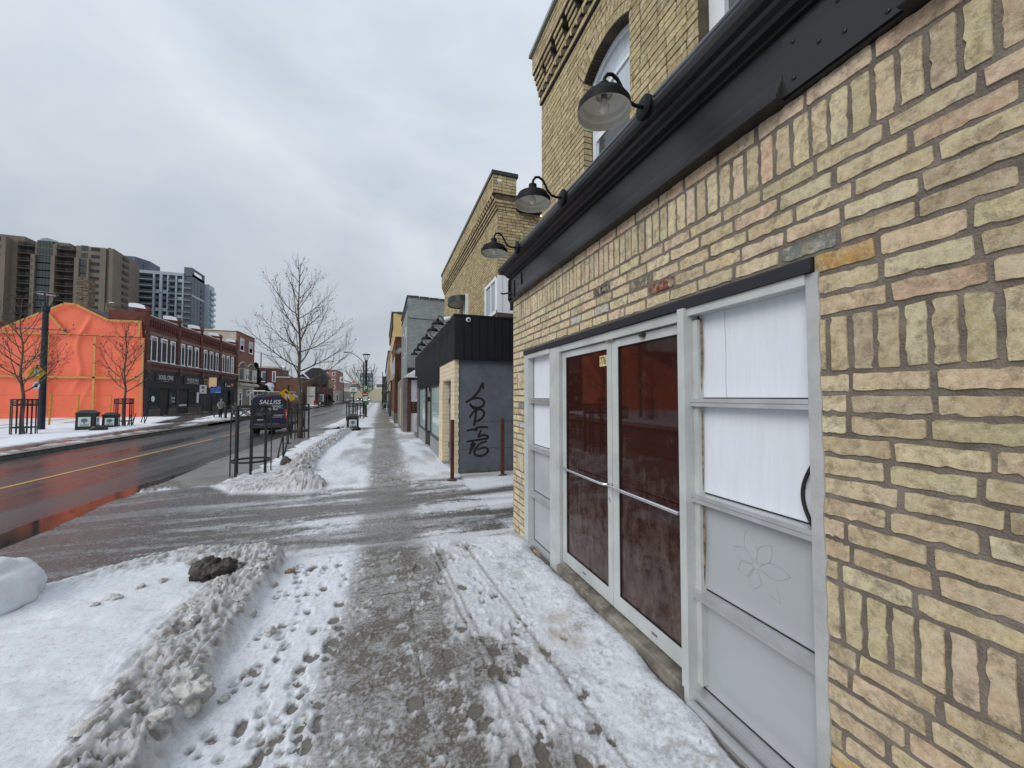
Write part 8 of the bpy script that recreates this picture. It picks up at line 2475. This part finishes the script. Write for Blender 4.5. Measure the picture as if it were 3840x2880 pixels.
# ------------------------------------------------------------------ people
M_SKIN = mat('skin', s2l(196, 150, 126), 0.6)
def person(label, loc, rot, coat, trousers, scale=1.0, pose='stand', hat=None, backpack=None, group=None):
    t_ = thing('person', label, 'person', (0, 0, 0), group)
    P = {'stand': dict(h=(0, 0, .93), k=((-.10, -.03, .50), (.10, .02, .50)), f=((-.11, .02, .07), (.11, .06, .07)), t=((-.11, -.12, .04), (.11, -.08, .04)), e=((-.30, -.02, 1.13), (.30, -.02, 1.13)), w=((-.26, -.20, .95), (.26, -.20, .95)), dz=0),
         'walk': dict(h=(0, 0, .91), k=((-.10, -.16, .52), (.10, .12, .50)), f=((-.10, -.22, .08), (.10, .36, .12)), t=((-.10, -.35, .05), (.10, .25, .05)), e=((-.28, .12, 1.12), (.28, -.10, 1.12)), w=((-.27, .05, .88), (.27, -.24, .94)), dz=0),
         'sit': dict(h=(0, 0, .30), k=((-.12, -.38, .50), (.12, -.36, .52)), f=((-.12, -.48, .08), (.12, -.46, .08)), t=((-.12, -.62, .04), (.12, -.60, .04)), e=((-.27, -.12, .55), (.27, -.12, .55)), w=((-.12, -.34, .5), (.12, -.34, .5)), dz=0)}[pose]
    hx, hy, hz = P['h']
    ln = -0.10 if pose == 'sit' else -0.02
    sh = hz + 0.50
    V = [(hx, hy, hz), (0, ln * .5, hz + .24), (0, ln, hz + .44), (0, ln, hz + .55), (0, ln - .02, hz + .62)]
    E = [(0, 1), (1, 2), (2, 3), (3, 4)]; rr_ = [(.165, .125), (.165, .12), (.17, .115), (.06, .06), (.055, .055)]
    for s_ in (0, 1):
        sx = -1 if s_ == 0 else 1
        i = len(V); V += [(sx * .09, hy, hz - .06), P['k'][s_], P['f'][s_], P['t'][s_]]; E += [(0, i), (i, i + 1), (i + 1, i + 2), (i + 2, i + 3)]; rr_ += [(.10, .105), (.068, .07), (.048, .05), (.04, .035)]
        i = len(V); V += [(sx * .19, ln, sh - .02), P['e'][s_], P['w'][s_]]; E += [(2, i), (i, i + 1), (i + 1, i + 2)]; rr_ += [(.075, .075), (.055, .055), (.042, .042)]
    me = bpy.data.meshes.new('body'); me.from_pydata(V, E, []); me.materials.append(trousers); me.materials.append(coat)
    o = link('body', me, t_)
    sk = o.modifiers.new('skin', 'SKIN')
    for i, r in enumerate(rr_): me.skin_vertices[0].data[i].radius = r
    me.skin_vertices[0].data[0].use_root = True
    sub = o.modifiers.new('sub', 'SUBSURF'); sub.levels = 2; sub.render_levels = 2
    dg = bpy.context.evaluated_depsgraph_get()
    em = bpy.data.meshes.new_from_object(o.evaluated_get(dg))
    o.modifiers.clear(); o.data = em
    em.materials.clear(); em.materials.append(trousers); em.materials.append(coat)
    for p in em.polygons:
        p.use_smooth = True
        c = p.center
        arm = abs(c.x) > 0.17
        p.material_index = 1 if (c.z > hz - 0.04 and (pose != 'sit' or c.y > -0.30 or arm)) else 0
    hd_ = Vector((0, ln - .035, hz + .72))
    m_ = MB(); m_.ball(hd_, .078, .095, .115, 12, 9); m_.ball(hd_ + Vector((0, -.095, -.01)), .014, .022, .02, 6, 5)
    for sx in (-1, 1): m_.ball(hd_ + Vector((sx * .08, 0, -.01)), .012, .02, .03, 6, 4)
    h_ = m_.build('head', M_SKIN, t_, 'full')
    m_ = MB()
    for sx in (-1, 1): m_.ball(hd_ + Vector((sx * .03, -.086, .012)), .009, .008, .007, 6, 4)
    m_.box(hd_.x - .022, hd_.x + .022, hd_.y - .092, hd_.y - .084, hd_.z - .052, hd_.z - .044); m_.build('face_features', M_BLACK, h_)
    m_ = MB(); m_.ball(hd_ + Vector((0, .018, .035)), .088, .10, .10, 12, 8); m_.build('hat' if hat else 'hair', hat or M_TWIG, t_, 'full')
    for s_ in (0, 1):
        wv = Vector(P['w'][s_]); m_ = MB(); ev = Vector(P['e'][s_]); d_ = (wv - ev).normalized(); m_.obox(wv + d_ * .06, d_, d_.orthogonal().normalized(), d_.cross(d_.orthogonal()).normalized(), .045, .035, .016)
        for k in range(4): b = wv + d_ * .10 + d_.orthogonal().normalized() * (-.027 + .018 * k); m_.tube([b, b + d_ * (.045 + .012 * (k in (1, 2)))], .008, 5)
        b = wv + d_ * .05; m_.tube([b, b + d_ * .04 + d_.orthogonal().normalized() * .045], .009, 5); m_.build('hand', M_SKIN, t_)
        f = Vector(P['t'][s_]); m_ = MB(); m_.ball(f + Vector((0, .06, 0)), .05, .13, .045, 8, 5); m_.build('shoe', M_BLACK, t_)
    if backpack:
        m_ = MB(); m_.ball((0, ln + .17, hz + .30), .16, .10, .22, 10, 7); m_.build('backpack', backpack, t_, 'full')
    t_.location = loc; t_.rotation_euler = (0, 0, rot); t_.scale = (scale,) * 3
    return t_
M_DKTR = mat('dark_trousers', s2l(28, 28, 32), 0.85)
person('person in a pale grey jacket and dark trousers waiting beside the blue signs', (-11.62, 34.9, 0.06), rad(60), mat('pale_grey_jacket', s2l(168, 168, 164), 0.85, s2l(90, 90, 92), 8), M_DKTR, 0.88, 'stand', hat=M_BLACK, backpack=mat('grey_backpack', s2l(120, 120, 122), 0.8))
pt_ = thing('litter_post', 'short dark post beside the person in the pale jacket', 'post', (-11.2, 34.6, 0.05))
m_ = MB(); m_.tube([(-11.2, 34.6, 0), (-11.2, 34.6, 0.95)], 0.09, 8); m_.build('shaft', M_IRON, pt_); m_ = MB(); m_.ball((-11.2, 34.6, 0.96), 0.1, 0.1, 0.06, 8, 5); m_.build('cap', M_IRON, pt_)
person('person in an orange safety vest walking on the road near the white cars', (-10.9, 116, float(road_z(-10, 116))), rad(0), mat('orange_vest', s2l(232, 88, 40), 0.7), M_DKTR, 1.0, 'walk', hat=mat('orange_helmet', s2l(226, 92, 40), 0.5))
person('person in dark clothes sitting against the wall far along the right pavement', (0.62, 72, -0.43), rad(-50), M_DKTR, M_DKTR, 1.0, 'sit', hat=M_BLACK)

# ------------------------------------------------------------------ rock and lumps of frozen snow
def lumpy(name, m, r, loc, seed, amp=0.35, sub=4, rot=0.0, flat=0.0, sc=2.2):
    bm = bmesh.new(); bmesh.ops.create_icosphere(bm, subdivisions=sub, radius=1)
    co = np.array([v.co[:] for v in bm.verts])
    a = fbm(co[:, 0] * sc + seed, co[:, 1] * sc + co[:, 2] * sc * 0.7, 1.0, 4, seed) - 0.5
    b = fbm(co[:, 2] * sc + seed, co[:, 0] * sc - co[:, 1] * 0.6 * sc, 1.4, 4, seed + 3) - 0.5
    k = 1 + amp * (a + b) + 0.35 * amp * (fbm(co[:, 0] * 6 + co[:, 2] * 3 + seed, co[:, 1] * 6 - co[:, 2] * 4, 1.0, 3, seed + 9, 0.6) - 0.5)
    for v, s_ in zip(bm.verts, k):
        v.co = Vector((v.co.x * r[0] * s_, v.co.y * r[1] * s_, max(v.co.z, -0.6) * r[2] * s_))
    me = bpy.data.meshes.new(name); bm.to_mesh(me); bm.free()
    me.polygons.foreach_set('use_smooth', [True] * len(me.polygons)); me.materials.append(m)
    o = link(name, me); o.location = loc; o.rotation_euler = (0, 0, rot)
    return o
M_ROCK = mat('icy_dark_rock', s2l(84, 77, 72), 0.6, s2l(34, 29, 25), 9, 1.0, 45)
M_LUMP = mat('frozen_snow_lump', (0.66, 0.665, 0.66), 0.6, (0.40, 0.385, 0.355), 11, 1.0, 60)
M_LUMPW = mat('white_snow_block', (0.74, 0.772, 0.825), 0.75, (0.68, 0.71, 0.76), 4, 0.5, 60)
rk_ = thing('rock', 'dark icy rock lying on the snow bank at the driveway', 'rock', (-1.40, 4.12, snow_z(-1.4, 4.12)))
zr = snow_z(-1.4, 4.12); rk_.scale = (0.8, 0.8, 0.8)
o = lumpy('stone', M_ROCK, (0.145, 0.12, 0.135), (0, 0, 0), 5, 0.55, 5, 0.2); o.parent = rk_; o.location = (-0.06, 0, 0.09)
o = lumpy('stone', M_ROCK, (0.125, 0.10, 0.10), (0, 0, 0), 9, 0.55, 5, 0.9); o.parent = rk_; o.location = (0.10, 0.02, 0.08)
def tl(o, lab, cat='snow lump', g=None): tag(o, lab, cat, g)
tl(lumpy('snow_block', M_LUMPW, (0.34, 0.30, 0.29), (-2.80, 3.92, snow_z(-2.75, 3.9) + 0.08), 3, 0.28, 5, 0.4), 'big smooth white snow block at the left edge of the picture')
for (x, y, r, sd_, lab) in ((-0.98, 2.60, (0.13, 0.10, 0.075), 12, 'largest pale wedge of frozen snow on the dirty ridge near the bottom'),
                            (-1.27, 3.92, (0.07, 0.06, 0.06), 14, 'white snow lump touching the dark rock'),
                            (-1.36, 3.55, (0.075, 0.06, 0.055), 16, 'pair of frozen snow lumps on the clean snow below the rock'),
                            (-1.23, 3.28, (0.055, 0.045, 0.04), 18, 'small icy lump nearest the middle of the snow bank'),
                            (-0.74, 3.24, (0.045, 0.035, 0.035), 20, 'small white lump on the flat trodden snow'),
                            (-0.83, 4.32, (0.045, 0.03, 0.035), 22, 'brownish clod at the far end of the trodden snow')):
    m = mat('brown_snow_clod', s2l(150, 130, 106), 0.8, s2l(120, 104, 84), 9, 0.5, 40) if 'brownish' in lab else M_LUMP
    tl(lumpy('snow_lump', m, (r[0] * .85, r[1] * .85, r[2] * .9), (x, y, snow_z(x, y) + r[2] * 0.15), sd_, 1.0, 4, sd_), lab)
R = random.Random(77)
me0 = lumpy('snow_clod', M_LUMP, (0.05, 0.045, 0.035), (-1.95, 3.85, snow_z(-1.95, 3.85) + 0.004), 31, 1.1, 3)
tl(me0, 'loose clod of dirty frozen snow on the ploughed bank', 'snow lump', 'loose clods on the ploughed snow banks')
spots = [(-1.85, 4.0), (-1.75, 4.1), (-1.68, 4.45), (-1.60, 4.75), (-2.0, 3.75), (-1.5, 4.72)]
for _ in range(26): spots.append((R.gauss(-1.12, 0.12), R.uniform(2.2, 4.7)))
for _ in range(24): 
    y = R.uniform(9, 20); spots.append((float(np.interp(y, [8.5, 9.5, 12, 15, 18.4], [-1.35, -1.78, -2.0, -2.1, -2.0])) + R.gauss(0, 0.2), y))
for x, y in spots:
    c = me0.copy(); COL.objects.link(c); k = R.uniform(0.3, 0.9) * (1.6 if y > 8 else 1)
    c.location = (x, y, snow_z(x, y) + 0.008); c.scale = (k, k * R.uniform(0.7, 1.2), k); c.rotation_euler = (0, 0, R.uniform(0, 6))
st2 = lumpy('stone', mat('grey_field_stone', s2l(108, 104, 92), 0.85, s2l(70, 68, 60), 9, 0.7, 40), (0.13, 0.11, 0.16), (-2.32, 11.25, gz(-2.3, 11.2) + 0.10), 41, 0.4, 3)
tl(st2, 'grey upright stone in the snow bank below the bike rack', 'stone')
og = MB(); og.box(1.44, 1.475, 1.60, 1.612, 0.012, 0.02)
tag(og.build('wrapper', mat('orange_wrapper', s2l(226, 120, 40), 0.5)), 'tiny orange wrapper on the snow by the wall foot', 'litter')
